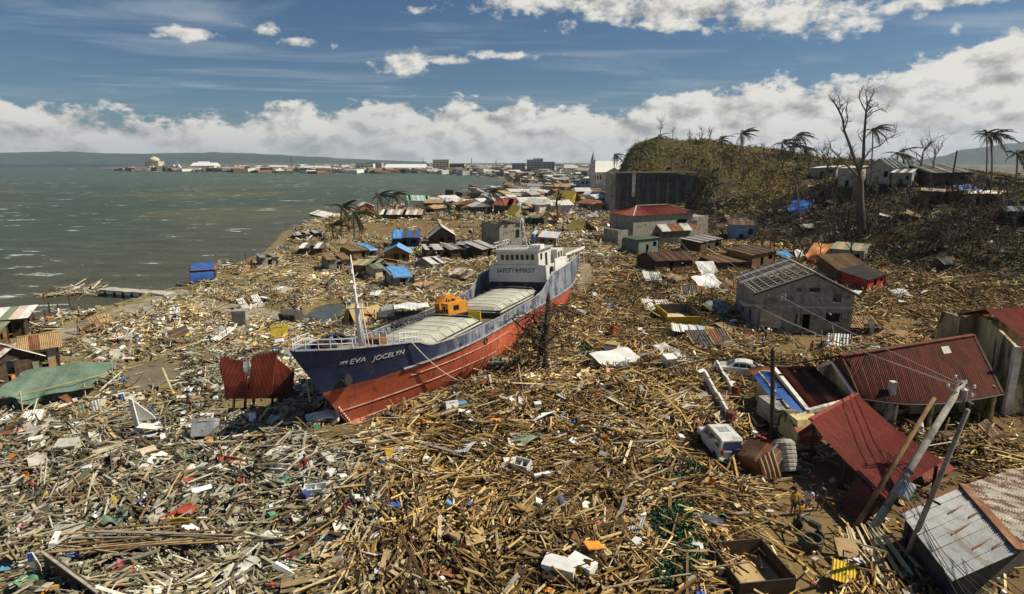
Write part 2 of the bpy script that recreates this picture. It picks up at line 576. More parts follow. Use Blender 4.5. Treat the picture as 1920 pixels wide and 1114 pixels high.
M['concrete_pale'] = mat('pale_concrete', (0.52, 0.50, 0.43), (0.36, 0.34, 0.28), 1.3, 0.92, 0.25, c3=(0.2, 0.19, 0.15))
M['concrete_dark'] = mat('mouldy_or_shaded_concrete', (0.09, 0.086, 0.074), (0.045, 0.043, 0.038), 0.45, 0.95, 0.25, c3=(0.035, 0.035, 0.03))  # mould tones; also serves as painted shade on the silver-roofed shack's walls
M['plaster_yellow'] = mat('yellow_plaster', (0.70, 0.56, 0.29), (0.48, 0.38, 0.19), 0.9, 0.9, 0.15, c3=(0.11, 0.10, 0.06), streak=(1, 1, .4), thr=(.42, .54))
M['plaster_white'] = mat('white_plaster', (0.72, 0.70, 0.62), (0.52, 0.5, 0.43), 0.9, 0.9, 0.12, c3=(0.3, 0.28, 0.23))
M['tin'] = mat('silver_tin', (0.38, 0.40, 0.40), (0.26, 0.27, 0.27), 1.2, 0.5, 0.08, c3=(0.2, 0.13, 0.075), streak=(1.6, 0.5, 1), metal=0.0, spec=0.5)
M['tin_bright'] = mat('bright_tin', (0.70, 0.70, 0.66), (0.52, 0.52, 0.48), 1.2, 0.5, 0.08, c3=(0.33, 0.24, 0.15), streak=(1.6, 0.5, 1), spec=0.5)
M['tin_rust'] = mat('rusty_tin', (0.27, 0.115, 0.05), (0.15, 0.06, 0.03), 1.1, 0.85, 0.15, c3=(0.36, 0.22, 0.12), streak=(1.6, 0.5, 1))
M['tin_red'] = mat('red_tin', (0.29, 0.062, 0.04), (0.20, 0.045, 0.03), 0.8, 0.7, 0.1, c3=(0.11, 0.04, 0.025), streak=(1.6, 0.4, 1))
M['tin_maroon'] = mat('maroon_tin', (0.165, 0.042, 0.024), (0.10, 0.03, 0.018), 1.0, 0.75, 0.1, c3=(0.05, 0.022, 0.014), streak=(2.2, 0.35, 1))
M['tin_blue'] = mat('blue_tin', (0.07, 0.17, 0.52), (0.05, 0.12, 0.38), 1.0, 0.5, 0.06, streak=(1.6, 0.5, 1))
M['tin_brown'] = mat('brown_tin', (0.34, 0.22, 0.12), (0.22, 0.14, 0.075), 1.0, 0.8, 0.1, c3=(0.12, 0.08, 0.05), streak=(1.6, 0.5, 1))
M['tin_green'] = mat('dull_green_tin', (0.20, 0.24, 0.15), (0.13, 0.16, 0.10), 1.0, 0.7, 0.1, streak=(1.6, 0.5, 1))
M['tin_streak'] = mat('rust_streaked_tin', (0.52, 0.49, 0.43), (0.36, 0.33, 0.28), 1.6, 0.7, 0.1, c3=(0.13, 0.065, 0.035), streak=(.6, 2.2, 1), thr=(.36, .5))
M['tin_dark'] = mat('sooty_tin', (0.10, 0.095, 0.085), (0.06, 0.055, 0.05), 1.0, 0.8, 0.1, c3=(.17, .1, .06), streak=(1.6, .5, 1))
M['tarp_blue'] = mat('blue_tarp', (0.045, 0.13, 0.42), (0.03, 0.09, 0.30), 1.5, 0.45, 0.2, spec=.4)
M['tarp_lightblue'] = mat('light_blue_tarp', (0.12, 0.33, 0.62), (0.08, 0.24, 0.5), 1.5, 0.45, 0.2)
M['tarp_green'] = mat('grey_green_tarp', (0.16, 0.235, 0.165), (0.11, 0.165, 0.115), 0.8, 0.6, 0.25)
M['tarp_orange'] = mat('orange_tarp', (0.72, 0.20, 0.06), (0.62, 0.36, 0.12), 0.25, 0.6, 0.25)
M['tarp_yellow'] = mat('yellow_tarp', (0.74, 0.55, 0.07), (0.6, 0.43, 0.06), 1.0, 0.6, 0.25)
M['tarp_tan'] = mat('tan_canvas', (0.42, 0.30, 0.11), (0.30, 0.2, 0.07), 1.0, 0.8, 0.25)
M['tarp_white'] = mat('white_sheet', (0.74, 0.73, 0.70), (0.6, 0.6, 0.58), 1.0, 0.7, 0.25)
M['white'] = paint('white_paint', (0.76, 0.75, 0.70), 0.5, 0.22)
M['whiter'] = paint('clean_white_paint', (0.82, 0.81, 0.78), 0.4, 0.1)
M['foam'] = mat('white_foam', (0.80, 0.80, 0.78), (0.66, 0.65, 0.6), 2.0, 0.8, 0.1, rnd=.15)
M['orange'] = mat('orange_paint', (0.72, 0.30, 0.03), (0.58, 0.22, 0.025), 1.2, 0.6, 0.05, c3=(0.28, 0.11, 0.03))
M['yellow'] = mat('yellow_paint', (0.66, 0.47, 0.035), (0.52, 0.35, 0.03), 1.2, 0.6, 0.05, c3=(0.3, 0.2, 0.03))
M['red'] = paint('red_paint', (0.48, 0.06, 0.04), 0.6, 0.35)
M['black'] = mat('black_rubber', (0.018, 0.018, 0.018), (0.03, 0.03, 0.028), 3, 0.8, 0.1)
M['grey_dark'] = mat('dark_grey_metal', (0.07, 0.07, 0.068), (0.045, 0.045, 0.043), 2, 0.7, 0.1, c3=(.1, .06, .035))
M['glass'] = glass_dark()
M['bark'] = mat('grey_brown_bark', (0.155, 0.125, 0.095), (0.085, 0.068, 0.05), 2.5, 0.95, 0.4, streak=(1, 1, .25))
M['bark_pale'] = mat('pale_bark', (0.28, 0.24, 0.19), (0.15, 0.125, 0.1), 2.5, 0.95, 0.4, streak=(1, 1, .25))
M['bark_dark'] = mat('dark_bark', (0.075, 0.058, 0.042), (0.04, 0.032, 0.024), 2.5, 0.95, 0.4, streak=(1, 1, .25))
M['palm_leaf'] = mat('palm_green', (0.065, 0.078, 0.024), (0.038, 0.048, 0.018), 3, 0.6, 0.0, rnd=.4)
M['palm_dry'] = mat('palm_dry', (0.16, 0.12, 0.05), (0.09, 0.07, 0.03), 3, 0.8, 0.0, rnd=.3)
def gpoly(*pp, z=0.6):
    return [tuple(G(x, y, z)[:2]) for x, y in pp]
ROAD = gpoly((-60, 700), (40, 652), (110, 616), (200, 589), (300, 554), (345, 541), (362, 549), (300, 573), (200, 612), (120, 646), (60, 676), (-40, 730))
PATH = gpoly((362, 560), (400, 563), (560, 596), (640, 604), (625, 614), (552, 607), (385, 582))
POND = gpoly((568, 596), (582, 580), (612, 570), (644, 568), (655, 578), (640, 594), (612, 606), (580, 606))
POND2 = gpoly((232, 706), (246, 684), (290, 676), (336, 684), (352, 702), (330, 716), (300, 736), (262, 732))
YARD = gpoly((1438, 925), (1500, 890), (1560, 900), (1610, 960), (1590, 1040), (1560, 1160), (1330, 1160), (1400, 1010))
LANE = gpoly((1440, 668), (1480, 640), (1580, 625), (1690, 598), (1750, 604), (1700, 622), (1610, 640), (1540, 660), (1500, 676))
MUD = gpoly((1086, 498), (1108, 496), (1112, 520), (1102, 550), (1084, 548))
FIELD = gpoly((690, 420), (780, 415), (905, 414), (900, 438), (830, 444), (680, 442))
CLEAR = [(ROAD, 1.0), (PATH, .8), (POND, 1.2), (POND2, 1.6), (YARD, 1.0), (LANE, 1.5), (MUD, 1.0), (FIELD, 3.0)]
FOOTC = []
for px, py, r in ((1495, 612, 7.0), (1240, 452, 10), (1500, 780, 5.5), (1740, 760, 8), (1640, 735, 7), (1880, 740, 8), (1660, 880, 5), (1800, 1010, 6.5), (1360, 850, 2.6), (1385, 700, 3),
                  (1275, 605, 3.2), (30, 730, 4), (95, 690, 4), (100, 750, 4), (25, 640, 4), (1520, 850, 3.5), (1415, 870, 2.6), (480, 760, 3)):
    c = G(px, py, .6)
    FOOTC.append((c.x, c.y, r))
def clear_mask(x, y, soft=1.0):
    """1 where heaps and litter are free to lie, 0 on roads, water and inside buildings"""
    x = np.asarray(x, float); y = np.asarray(y, float)
    m = np.ones(x.shape)
    for poly, s in CLEAR:
        d = seg_dist(x, y, poly, True)
        d = np.where(in_poly(x, y, poly), -d, d)
        m *= sst(d, -s * .4 * soft, s * soft)
    for cx, cy, r in FOOTC:
        m *= sst(np.hypot(x - cx, y - cy), r * .8, r * 1.15)
    bow = ship_xy(3.5, 1.6)
    m *= .45 + .55 * sst(np.hypot(x - bow.x, y - bow.y), 2.2, 4.0)
    t = (x - SHIP_TIP.x) * SHIP_AX.x + (y - SHIP_TIP.y) * SHIP_AX.y
    s = np.abs((x - SHIP_TIP.x) * SHIP_SB.x + (y - SHIP_TIP.y) * SHIP_SB.y)
    hullw = 4.2 * sst(t, 2, 14)
    m = np.where((t > 2) & (t < 50), m * sst(s, hullw - .2, hullw + .7), m)
    return m
def axis(*segs):
    out = []
    for a, b, st in segs:
        out.extend(np.arange(a, b, st))
    out.append(segs[-1][1])
    return np.array(out)
GX = axis((-8400, -1600, 400), (-1600, -400, 50), (-400, -130, 8), (-130, 150, 1.25), (150, 320, 4), (320, 1600, 60), (1600, 8400, 400))
GY = axis((-400, -20, 30), (-20, 15, 5), (15, 110, 1.25), (110, 200, 2), (200, 360, 3), (360, 1800, 30), (1800, 8400, 300))
_XX, _YY = np.meshgrid(GX, GY)
_fx, _fy = _XX.ravel(), _YY.ravel()
_LH = land_h(_fx, _fy)
_CM = np.where((_fy > 0) & (_fy < 330), clear_mask(_fx, _fy), 0.0)
_HILLY = np.clip((_LH - 0.9) / 1.5, 0, 1)
_ZZ = _LH + np.where(_LH > 0.35, mound_h(_fx, _fy) * _CM * (1 - .6 * _HILLY), 0)
GZ = _ZZ.reshape(_XX.shape)
def ground_z(x, y):
    scalar = np.isscalar(x)
    x = np.atleast_1d(np.asarray(x, float)); y = np.atleast_1d(np.asarray(y, float))
    i = np.clip(np.searchsorted(GX, x) - 1, 0, len(GX) - 2)
    j = np.clip(np.searchsorted(GY, y) - 1, 0, len(GY) - 2)
    u = (x - GX[i]) / (GX[i + 1] - GX[i]); v = (y - GY[j]) / (GY[j + 1] - GY[j])
    z = (GZ[j, i] * (1 - u) + GZ[j, i + 1] * u) * (1 - v) + (GZ[j + 1, i] * (1 - u) + GZ[j + 1, i + 1] * u) * v
    return float(z[0]) if scalar else z
_ks = np.concatenate([np.linspace(10, 120, 900), np.linspace(120.5, 420, 1200), np.linspace(421, 2500, 700)])
def T(px, py):
    """first point of the terrain the photograph shows at (px, py)"""
    d = pix_dir(px, py)
    k = _ks / d.y
    x, y, z = d.x * k, d.y * k, CAM_H + d.z * k
    g = ground_z(x, y)
    hit = np.nonzero(z <= g)[0]
    if len(hit) == 0:
        return P(px, py, 2500)
    q = hit[0]
    return Vector((x[q], y[q], g[q]))
def at(x, y, dz=0.0):
    return Vector((x, y, ground_z(float(x), float(y)) + dz))
def build_ground():
    ny, nx = _XX.shape
    vs_ = np.column_stack([_fx, _fy, _ZZ])
    idx = np.arange(ny * nx).reshape(ny, nx)
    fs_ = np.column_stack([idx[:-1, :-1].ravel(), idx[:-1, 1:].ravel(), idx[1:, 1:].ravel(), idx[1:, :-1].ravel()])
    me = bpy.data.meshes.new('ground')
    me.vertices.add(len(vs_)); me.vertices.foreach_set('co', vs_.ravel())
    me.loops.add(fs_.size); me.loops.foreach_set('vertex_index', fs_.ravel())
    me.polygons.add(len(fs_)); me.polygons.foreach_set('loop_start', np.arange(0, fs_.size, 4)); me.polygons.foreach_set('loop_total', np.full(len(fs_), 4))
    me.update(calc_edges=True)
    me.polygons.foreach_set('use_smooth', np.ones(len(fs_), bool))
    hill = np.clip((_LH - 1.2) / 3, 0, 1)
    left = 1 - sst(_fx + 0.15 * _fy, -30, 8)
    att = me.attributes.new('cover', 'FLOAT_COLOR', 'POINT')
    dirt = np.zeros_like(_fx)
    for poly, s in ((YARD, 3), (LANE, 2), (FIELD, 4), (MUD, 2)):
        d = seg_dist(_fx, _fy, poly, True)
        d = np.where(in_poly(_fx, _fy, poly), -d, d)
        dirt = np.maximum(dirt, 1 - sst(d, -s * .3, s))
    att.data.foreach_set('color', np.column_stack([hill, left * (1 - hill), dirt, np.ones_like(_fx)]).ravel())
    m_ = bpy.data.materials.new('ground_earth')
    m_.use_nodes = True
    t = NT(m_.node_tree)
    tc = t.n('ShaderNodeTexCoord').outputs['Object']
    a = t.n('ShaderNodeAttribute', attribute_name='cover').outputs['Color']
    sp = t.n('ShaderNodeSeparateColor'); t.l(a, sp.inputs[0])
    n1 = t.noise(tc, 0.22, 8, 0.65); n2 = t.noise(tc, 1.7, 6, 0.65); n3 = t.noise(tc, 0.06, 5, 0.6)
    wood = t.mix(n2, (0.075, 0.05, 0.026), (0.20, 0.14, 0.07))
    mud = t.mix(n1, (0.13, 0.105, 0.045), (0.27, 0.22, 0.105))
    mud = t.mix(t.sstep(n2, .5, .7), mud, (0.34, 0.29, 0.16))
    dirt_c = t.mix(n1, (0.25, 0.175, 0.075), (0.11, 0.08, 0.04))
    grass = t.mix(n1, (0.045, 0.045, 0.015), (0.12, 0.088, 0.034))
    grass = t.mix(t.sstep(n3, .45, .62), grass, (0.06, 0.043, 0.022))
    c = t.mix(sp.outputs[1], wood, mud)
    c = t.mix(sp.outputs[2], c, dirt_c)
    c = t.mix(sp.outputs[0], c, grass)
    geo = t.n('ShaderNodeNewGeometry').outputs['Position']
    sg = t.n('ShaderNodeSeparateXYZ'); t.l(geo, sg.inputs[0])
    far = t.sstep(sg.outputs[1], 260, 520)
    vo = t.n('ShaderNodeTexVoronoi'); vo.inputs['Scale'].default_value = 0.09; t.l(tc, vo.inputs['Vector'])
    town = t.ramp(vo.outputs['Color'], [(0.0, (0.035, 0.04, 0.022)), (0.45, (0.11, 0.09, 0.055)), (0.6, (0.24, 0.2, 0.14)), (0.8, (0.34, 0.31, 0.26))], 'CONSTANT')
    c = t.mix(far, c, town)
    b = t.n('ShaderNodeBsdfPrincipled')
    t.l(c, b.inputs['Base Color'])
    b.inputs['Roughness'].default_value = 0.95
    b.inputs['Specular IOR Level'].default_value = 0.1
    bn = t.n('ShaderNodeBump'); bn.inputs['Strength'].default_value = 0.6; bn.inputs['Distance'].default_value = 0.15
    t.l(t.noise(tc, 3.2, 7, 0.7), bn.inputs['Height']); t.l(bn.outputs[0], b.inputs['Normal'])
    o = t.n('ShaderNodeOutputMaterial'); t.l(b.outputs[0], o.inputs[0])
    me.materials.append(m_)
    structure(put('ground', me))
build_ground()
def sheet(name, poly, mat_, z=None, lift=0.0, wob=0.0, sub=10):
    """flat piece of the setting cut to a polygon; densified outline, slightly irregular"""
    pts = []
    n = len(poly)
    for i in range(n):
        a, b = Vector(poly[i]), Vector(poly[(i + 1) % n])
        for k in range(sub):
            q = a.lerp(b, k / sub)
            w = wob * (vnoise(q.x, q.y, 1.3) - .5) * 2
            pts.append((q.x + w, q.y + w * .7))
    bm = bmesh.new()
    vs_ = [bm.verts.new((x, y, (z if z is not None else ground_z(float(x), float(y)) + lift))) for x, y in pts]
    f = bm.faces.new(vs_)
    bmesh.ops.triangulate(bm, faces=[f])
    if wob == 0:
        pass
    me = bpy.data.meshes.new(name)
    bm.to_mesh(me); bm.free()
    me.materials.append(mat_)
    return structure(put(name, me))
def build_water():
    m_ = bpy.data.materials.new('sea_water')
    m_.use_nodes = True
    t = NT(m_.node_tree)
    geo = t.n('ShaderNodeNewGeometry').outputs['Position']
    mp = t.n('ShaderNodeMapping'); mp.inputs['Scale'].default_value = (0.5, 1.0, 1); t.l(geo, mp.inputs[0])
    big = t.noise(mp.outputs[0], 0.008, 5, 0.55, 0.8)
    sp = t.n('ShaderNodeSeparateXYZ'); t.l(geo, sp.inputs[0])
    shore = t.sstep(t.m('ADD', t.m('MULTIPLY', sp.outputs[0], 1.0), t.m('MULTIPLY', sp.outputs[1], -0.12)), -165, -35)
    c = t.mix(t.sstep(big, .38, .62), (0.050, 0.066, 0.030), (0.054, 0.070, 0.040))
    tong = t.sstep(big, 0.52, 0.60)
    c = t.mix(t.m('MULTIPLY', tong, t.m('SUBTRACT', 1.0, shore)), c, (0.095, 0.090, 0.026))
    c = t.mix(t.m('MULTIPLY', shore, .75), c, (0.088, 0.074, 0.046))
    fl = t.sstep(sp.outputs[1], 330, 700)
    c = t.mix(t.m('MULTIPLY', fl, .75), c, (0.068, 0.098, 0.056))
    deep = t.sstep(sp.outputs[1], 1500, 3200)
    c = t.mix(deep, c, (0.018, 0.035, 0.042))
    w1 = t.noise(mp.outputs[0], 0.9, 5, 0.6); w2 = t.noise(mp.outputs[0], 0.16, 4, 0.6)
    wv = t.m('ADD', t.m('MULTIPLY', w1, 0.5), w2)
    c = t.mix(1.0, c, t.ramp(wv, [(0.50, (0.68,) * 3), (0.98, (1.32,) * 3)]), 'MULTIPLY')
    wc = t.noise(mp.outputs[0], 0.16, 8, 0.72, 0.3)
    wc2 = t.noise(mp.outputs[0], 0.03, 2, 0.5)
    cap = t.sstep(t.m('ADD', wc, t.m('MULTIPLY', wc2, 0.25)), 0.735, 0.775)
    c = t.mix(t.m('MULTIPLY', cap, .8), c, (0.62, 0.64, 0.6))
    b = t.n('ShaderNodeBsdfPrincipled')
    t.l(c, b.inputs['Base Color'])
    b.inputs['Roughness'].default_value = 0.32
    b.inputs['IOR'].default_value = 1.33
    b.inputs['Specular IOR Level'].default_value = 0.14
    bn = t.n('ShaderNodeBump'); bn.inputs['Strength'].default_value = 1.0; bn.inputs['Distance'].default_value = 1.2
    t.l(wv, bn.inputs['Height']); t.l(bn.outputs[0], b.inputs['Normal'])
    o = t.n('ShaderNodeOutputMaterial'); t.l(b.outputs[0], o.inputs[0])
    mb = MB()
    mb.add([(-8400, -400, 0), (8400, -400, 0), (8400, 8400, 0), (-8400, 8400, 0)], [(0, 1, 2, 3)])
    structure(mb.build('sea', m_))
    pm = mat('pond_water', (0.085, 0.085, 0.07), (0.06, 0.062, 0.05), 0.4, 0.18, 0.02, spec=.5)
    pm2 = mat('muddy_water', (0.20, 0.17, 0.10), (0.15, 0.125, 0.075), 0.6, 0.35, 0.02, spec=.3)
    sheet('pond', POND, pm, z=0.70, wob=1.0)
    sheet('puddle', POND2, pm2, z=0.70, wob=.9)
    rm = mat('worn_road', (0.33, 0.30, 0.21), (0.23, 0.205, 0.14), 0.5, 0.95, 0.15, c3=(0.14, .12, .08))
    sheet('shore_road', ROAD, rm, lift=0.07, wob=.35)
    sheet('footpath', PATH, rm, lift=0.08, wob=.35)
    mm = mat('wet_mud', (0.30, 0.24, 0.13), (0.2, 0.16, 0.09), 0.6, 0.6, 0.1)
    sheet('mud_patch', MUD, mm, lift=0.10, wob=.6)
build_water()
def build_hills():
    hm = mat('far_hill_forest', (0.035, 0.05, 0.03), (0.06, 0.07, 0.04), 0.004, 1.0, 0.0)
    def ridge(name, D, prof, depth, seed):
        """range of hills whose crest the photograph shows along prof (px, py)"""
        mb = MB()
        N = 120
        xs = np.linspace(prof[0][0], prof[-1][0], N)
        ys = np.interp(xs, [q[0] for q in prof], [q[1] for q in prof])
        rows = 9
        vs_, fs_ = [], []
        for r in range(rows):
            f = r / (rows - 1)
            for k in range(N):
                top = P(xs[k], ys[k], D)
                hgt = max(top.z, 4)
                jag = (vnoise(top.x + seed, r * 900, 260) - .5) * .35 + (vnoise(top.x + seed, r * 700, 90) - .5) * .14
                prof_h = hgt * (math.sin(math.pi * min(f * 1.0, 1)) ** .8 if 0 < f < 1 else 0) * (1 + jag * (0.25 if r == rows // 2 else 1))
                vs_.append((top.x * (1 + (f - .5) * depth / D), D + (f - .5) * depth, prof_h - 2))
        for r in range(rows - 1):
            for k in range(N - 1):
                q = r * N + k
                fs_.append((q, q + 1, q + N + 1, q + N))
        mb.add(vs_, fs_)
        structure(mb.build(name, hm, smooth=True))
    ridge('hills', 7200, [(-500, 296), (-200, 288), (0, 287), (60, 285), (110, 284), (170, 287), (260, 288), (330, 287), (420, 286), (470, 287), (540, 291), (620, 296), (720, 300), (800, 303)], 1600, 10)
    ridge('mountains', 4800, [(1660, 306), (1720, 300), (1770, 292), (1800, 281), (1830, 278), (1855, 274), (1880, 271), (1905, 269), (1935, 262), (2000, 250), (2100, 262), (2300, 250)], 1400, 55)
build_hills()
TIPZ = 7.9
def z_top(t):
    """top of hull and bulwark along the length"""
    xs = [0, 3, 8.3, 9.3, 10.6, 14, 22, 31, 33.5, 36.6, 40, 50.5]
    zs = [7.9, 7.3, 6.45, 6.2, 5.6, 5.35, 5.2, 5.35, 5.7, 7.1, 7.2, 7.6]
    return float(np.interp(t, xs, zs))
def t_stem(z):
    return 5.3 * max(0.0, 1 - z / TIPZ) ** 1.05
def half_b(t, z):
    v = min(max(z / TIPZ, 0), 1)
    Le = 21 + (12.5 - 21) * v
    u = min(max((t - t_stem(z)) / Le, 0), 1)
    p = 1.45 + 1.0 * v
    f = 1 - (1 - u) ** p
    bil = 0.72 + 0.28 * math.sqrt(max(0.0, 1 - (1 - min(z / 1.6, 1)) ** 2))
    w = max(0.0, (t - 38) / 12.5)
    low = max(0.0, 1 - z / 5.0)
    st = 1 - 0.30 * w ** 2 - 0.65 * low * w ** 1.3
    return max(0.03, 4.65 * f * bil * st)
def build_ship():
    root = thing('cargo_ship', 'large stranded cargo ship with blue topsides and red bottom lying across the debris field', 'ship',
                 (SHIP_TIP.x, SHIP_TIP.y, -0.2))
    root.rotation_mode = 'XYZ'
    rz = math.atan2(SHIP_SB.y, SHIP_SB.x)
    root.rotation_euler = (Matrix.Rotation(rz, 3, 'Z') @ Matrix.Rotation(R(-4.0), 3, 'Y')).to_euler()
    hm = bpy.data.materials.new('hull_paint')
    hm.use_nodes = True
    t = NT(hm.node_tree)
    tc = t.n('ShaderNodeTexCoord').outputs['Object']
    sp = t.n('ShaderNodeSeparateXYZ'); t.l(tc, sp.inputs[0])
    mp = t.n('ShaderNodeMapping'); mp.inputs['Scale'].default_value = (1, 1, .22); t.l(tc, mp.inputs[0])
    run = t.noise(mp.outputs[0], 1.1, 7, 0.66)
    blot = t.noise(tc, 0.45, 6, 0.62)
    red = t.mix(blot, (0.50, 0.115, 0.055), (0.38, 0.085, 0.042))
    red = t.mix(t.sstep(run, .52, .68), red, (0.21, 0.06, 0.035))
    red = t.mix(t.m('MULTIPLY', t.sstep(run, .30, .42), -1.0), red, red)
    pale = t.noise(tc, 0.9, 7, 0.7)
    red = t.mix(t.m('MULTIPLY', t.sstep(pale, .55, .75), .55), red, (0.58, 0.33, 0.25))
    low = t.sstep(sp.outputs[2], 1.3, 0.2)
    blue = t.mix(blot, (0.022, 0.034, 0.085), (0.03, 0.05, 0.115))
    mid = t.m('MULTIPLY', t.sstep(sp.outputs[1], 10, 16), 1.0)
    scuff = t.m('MULTIPLY', t.sstep(t.m('ADD', run, t.m('MULTIPLY', pale, .4)), .58, .86), mid)
    blue2 = t.mix(t.m('MULTIPLY', mid, .7), blue, (0.085, 0.105, 0.155))
    blue2 = t.mix(t.m('MULTIPLY', scuff, .85), blue2, (0.34, 0.36, 0.38))
    blue2 = t.mix(t.m('MULTIPLY', t.sstep(run, .57, .70), .75), blue2, (0.16, 0.095, 0.06))
    line = t.m('ADD', 4.12, t.m('MULTIPLY', t.m('ADD', t.m('SUBTRACT', blot, .5), t.m('SUBTRACT', pale, .5)), .42))
    c = t.mix(t.m('GREATER_THAN', sp.outputs[2], line), red, blue2)
    band = t.m('MULTIPLY', t.sstep(sp.outputs[2], 3.65, 3.75), t.m('LESS_THAN', sp.outputs[2], line))
    c = t.mix(t.m('MULTIPLY', band, t.m('MULTIPLY', t.sstep(pale, .42, .6), .6)), c, (0.14, 0.05, 0.04))
    yz = t.n('ShaderNodeCombineXYZ'); t.l(sp.outputs[1], yz.inputs[0]); t.l(sp.outputs[2], yz.inputs[1])
    br = t.n('ShaderNodeTexBrick'); t.l(yz.outputs[0], br.inputs['Vector'])
    for k_, v_ in (('Scale', 1.0), ('Mortar Size', .022), ('Brick Width', 3.1), ('Row Height', 1.05), ('Mortar Smooth', .4)):
        br.inputs[k_].default_value = v_
    br.inputs['Color1'].default_value = (.93, .93, .93, 1); br.inputs['Color2'].default_value = (1.08, 1.06, 1.04, 1); br.inputs['Mortar'].default_value = (.62, .55, .5, 1)
    c = t.mix(1.0, c, br.outputs['Color'], 'MULTIPLY')
    grime = t.noise(mp.outputs[0], 2.6, 6, .7)
    c = t.mix(t.m('MULTIPLY', t.sstep(grime, .56, .70), .55), c, (0.11, 0.06, 0.04))
    c = t.mix(t.m('MULTIPLY', low, .6), c, (0.20, 0.13, 0.08))
    b = t.n('ShaderNodeBsdfPrincipled')
    t.l(c, b.inputs['Base Color'])
    b.inputs['Roughness'].default_value = 0.6
    b.inputs['Specular IOR Level'].default_value = 0.3
    bn = t.n('ShaderNodeBump'); bn.inputs['Strength'].default_value = 0.22; bn.inputs['Distance'].default_value = 0.2
    t.l(t.noise(tc, 0.8, 3, 0.5), bn.inputs['Height']); t.l(bn.outputs[0], b.inputs['Normal'])
    o = t.n('ShaderNodeOutputMaterial'); t.l(b.outputs[0], o.inputs[0])
    LEN = 50.5
    NU, NZ = 64, 16
    mb = MB()
    vs_, fs_ = [], []
    for side in (1, -1):
        base = len(vs_)
        for i in range(NU + 1):
            u = (i / NU) ** 1.15
            for j in range(NZ + 1):
                vj = j / NZ
                te = LEN * u
                z = vj ** 0.9 * z_top(te if i else 0)
                ts = t_stem(z)
                te2 = ts + (LEN - ts) * u
                z = vj ** 0.9 * z_top(te2)
                te2 = t_stem(z) + (LEN - t_stem(z)) * u
                aft = 0.0
                if u > .9:
                    aft = (u - .9) * 10 * (1 - vj) * -2.5
                hb = half_b(te2, z) if i else 0.0
                vs_.append((side * hb, te2 + aft, z))
        for i in range(NU):
            for j in range(NZ):
                q = base + i * (NZ + 1) + j
                f = (q, q + NZ + 1, q + NZ + 2, q + 1)
                fs_.append(f if side == 1 else f[::-1])
    nn = (NU + 1) * (NZ + 1)
    for j in range(NZ):                                   # transom
        a, b_ = NU * (NZ + 1) + j, nn + NU * (NZ + 1) + j
        fs_.append((a, b_, b_ + 1, a + 1))
    for i in range(NU):                                   # flat bottom
        a, b_ = i * (NZ + 1), nn + i * (NZ + 1)
        fs_.append((a, b_, b_ + NZ + 1, a + NZ + 1))
    mb.add(vs_, fs_)
    mb.build('hull', hm, root, smooth=True)
    fb = MB()
    fb.lathe([(0.05, -.75), (0.4, -0.55), (0.6, -.1), (0.62, 1.2), (.45, 2.6), (.1, 3.8)], 12, (0, 5.3, 0.55), Matrix.Rotation(R(-90), 3, 'X'))
    fb.build('bulbous_bow', hm, root, smooth=True)
    rail = M['rail_blue'] = mat('pale_blue_rail', (0.34, 0.37, 0.41), (0.2, 0.22, 0.27), 1.5, .6, .05, c3=(.2, .13, .09))
    for side in (1, -1):
        pts = [(side * (half_b(tt, 4.2) + .05), tt, 4.2) for tt in np.linspace(8.5, 50, 40)]
        m2 = MB(); m2.tube(pts, .09, 5); m2.build('rub_rail', rail, root)
        pts = [(side * (half_b(tt, z_top(tt)) - .02), tt, z_top(tt) + .02) for tt in np.linspace(0.3, 50.4, 90)]
        m2 = MB(); m2.tube(pts, .07, 5); m2.build('cap_rail', rail, root)
        strake = mat('worn_pink_strake', (0.62, 0.40, 0.32), (0.45, 0.2, 0.14), 2, .7, .05)
        for z, t0, t1 in ((2.15, t_stem(2.15) + .15, 21), (0.95, t_stem(.95) + .3, 12), (3.35, 9.5, 24)):
            pts = [(side * (half_b(tt, z) + .03), tt, z) for tt in np.linspace(t0, t1, 26)]
            m2 = MB(); m2.tube(pts, .045, 4); m2.build('hull_strake', strake, root)
        for k in range(9):
            z = .75 + k * .22
            tt = t_stem(z) + .28
            m2 = MB(); m2.box((side * (half_b(tt, z) + .03), tt, z), (.05, .13, .11)); m2.build('draft_mark', M['white'], root)
        m2 = MB()
        tt, z = 3.9, 4.75
        s0 = side * (half_b(tt, z) + .12)
        m2.tube([(s0, tt + .3, z + .65), (s0, tt, z - .1)], .09, 6)
        m2.tube([(s0, tt - .65, z + .2), (s0, tt - .4, z - .2), (s0, tt, z - .32), (s0, tt + .4, z - .12), (s0, tt + .6, z + .3)], .11, 6)
        m2.tube([(s0 - side * .15, tt, z), (s0 + side * .12, tt, z)], .45, 10)
        m2.build('anchor', M['black'], root)
        m2 = MB()
        tt = 19.0
        ring = [(side * (half_b(tt, 3.75) + .06), tt + .28 * math.cos(a), 3.75 + .28 * math.sin(a)) for a in np.linspace(0, 2 * math.pi, 13)]
        m2.tube(ring, .06, 5, cap=False); m2.build('mooring_ring', M['grey_dark'], root)
        for tt in (15, 20.5, 25.5, 30):
            m2 = MB(); m2.box((side * (half_b(tt, 4.75) + .01), tt, 4.62), (.06, .55, .16)); m2.build('freeing_port', M['grey_dark'], root)
        for tt in np.arange(12, 34, 1.1):
            hb = half_b(tt, z_top(tt))
            m2 = MB(); m2.beam((side * (hb - .12), tt, z_top(tt) - .1), (side * (hb - .75), tt, 4.3), .09); m2.build('bulwark_stay', M['grey_dark'], root)
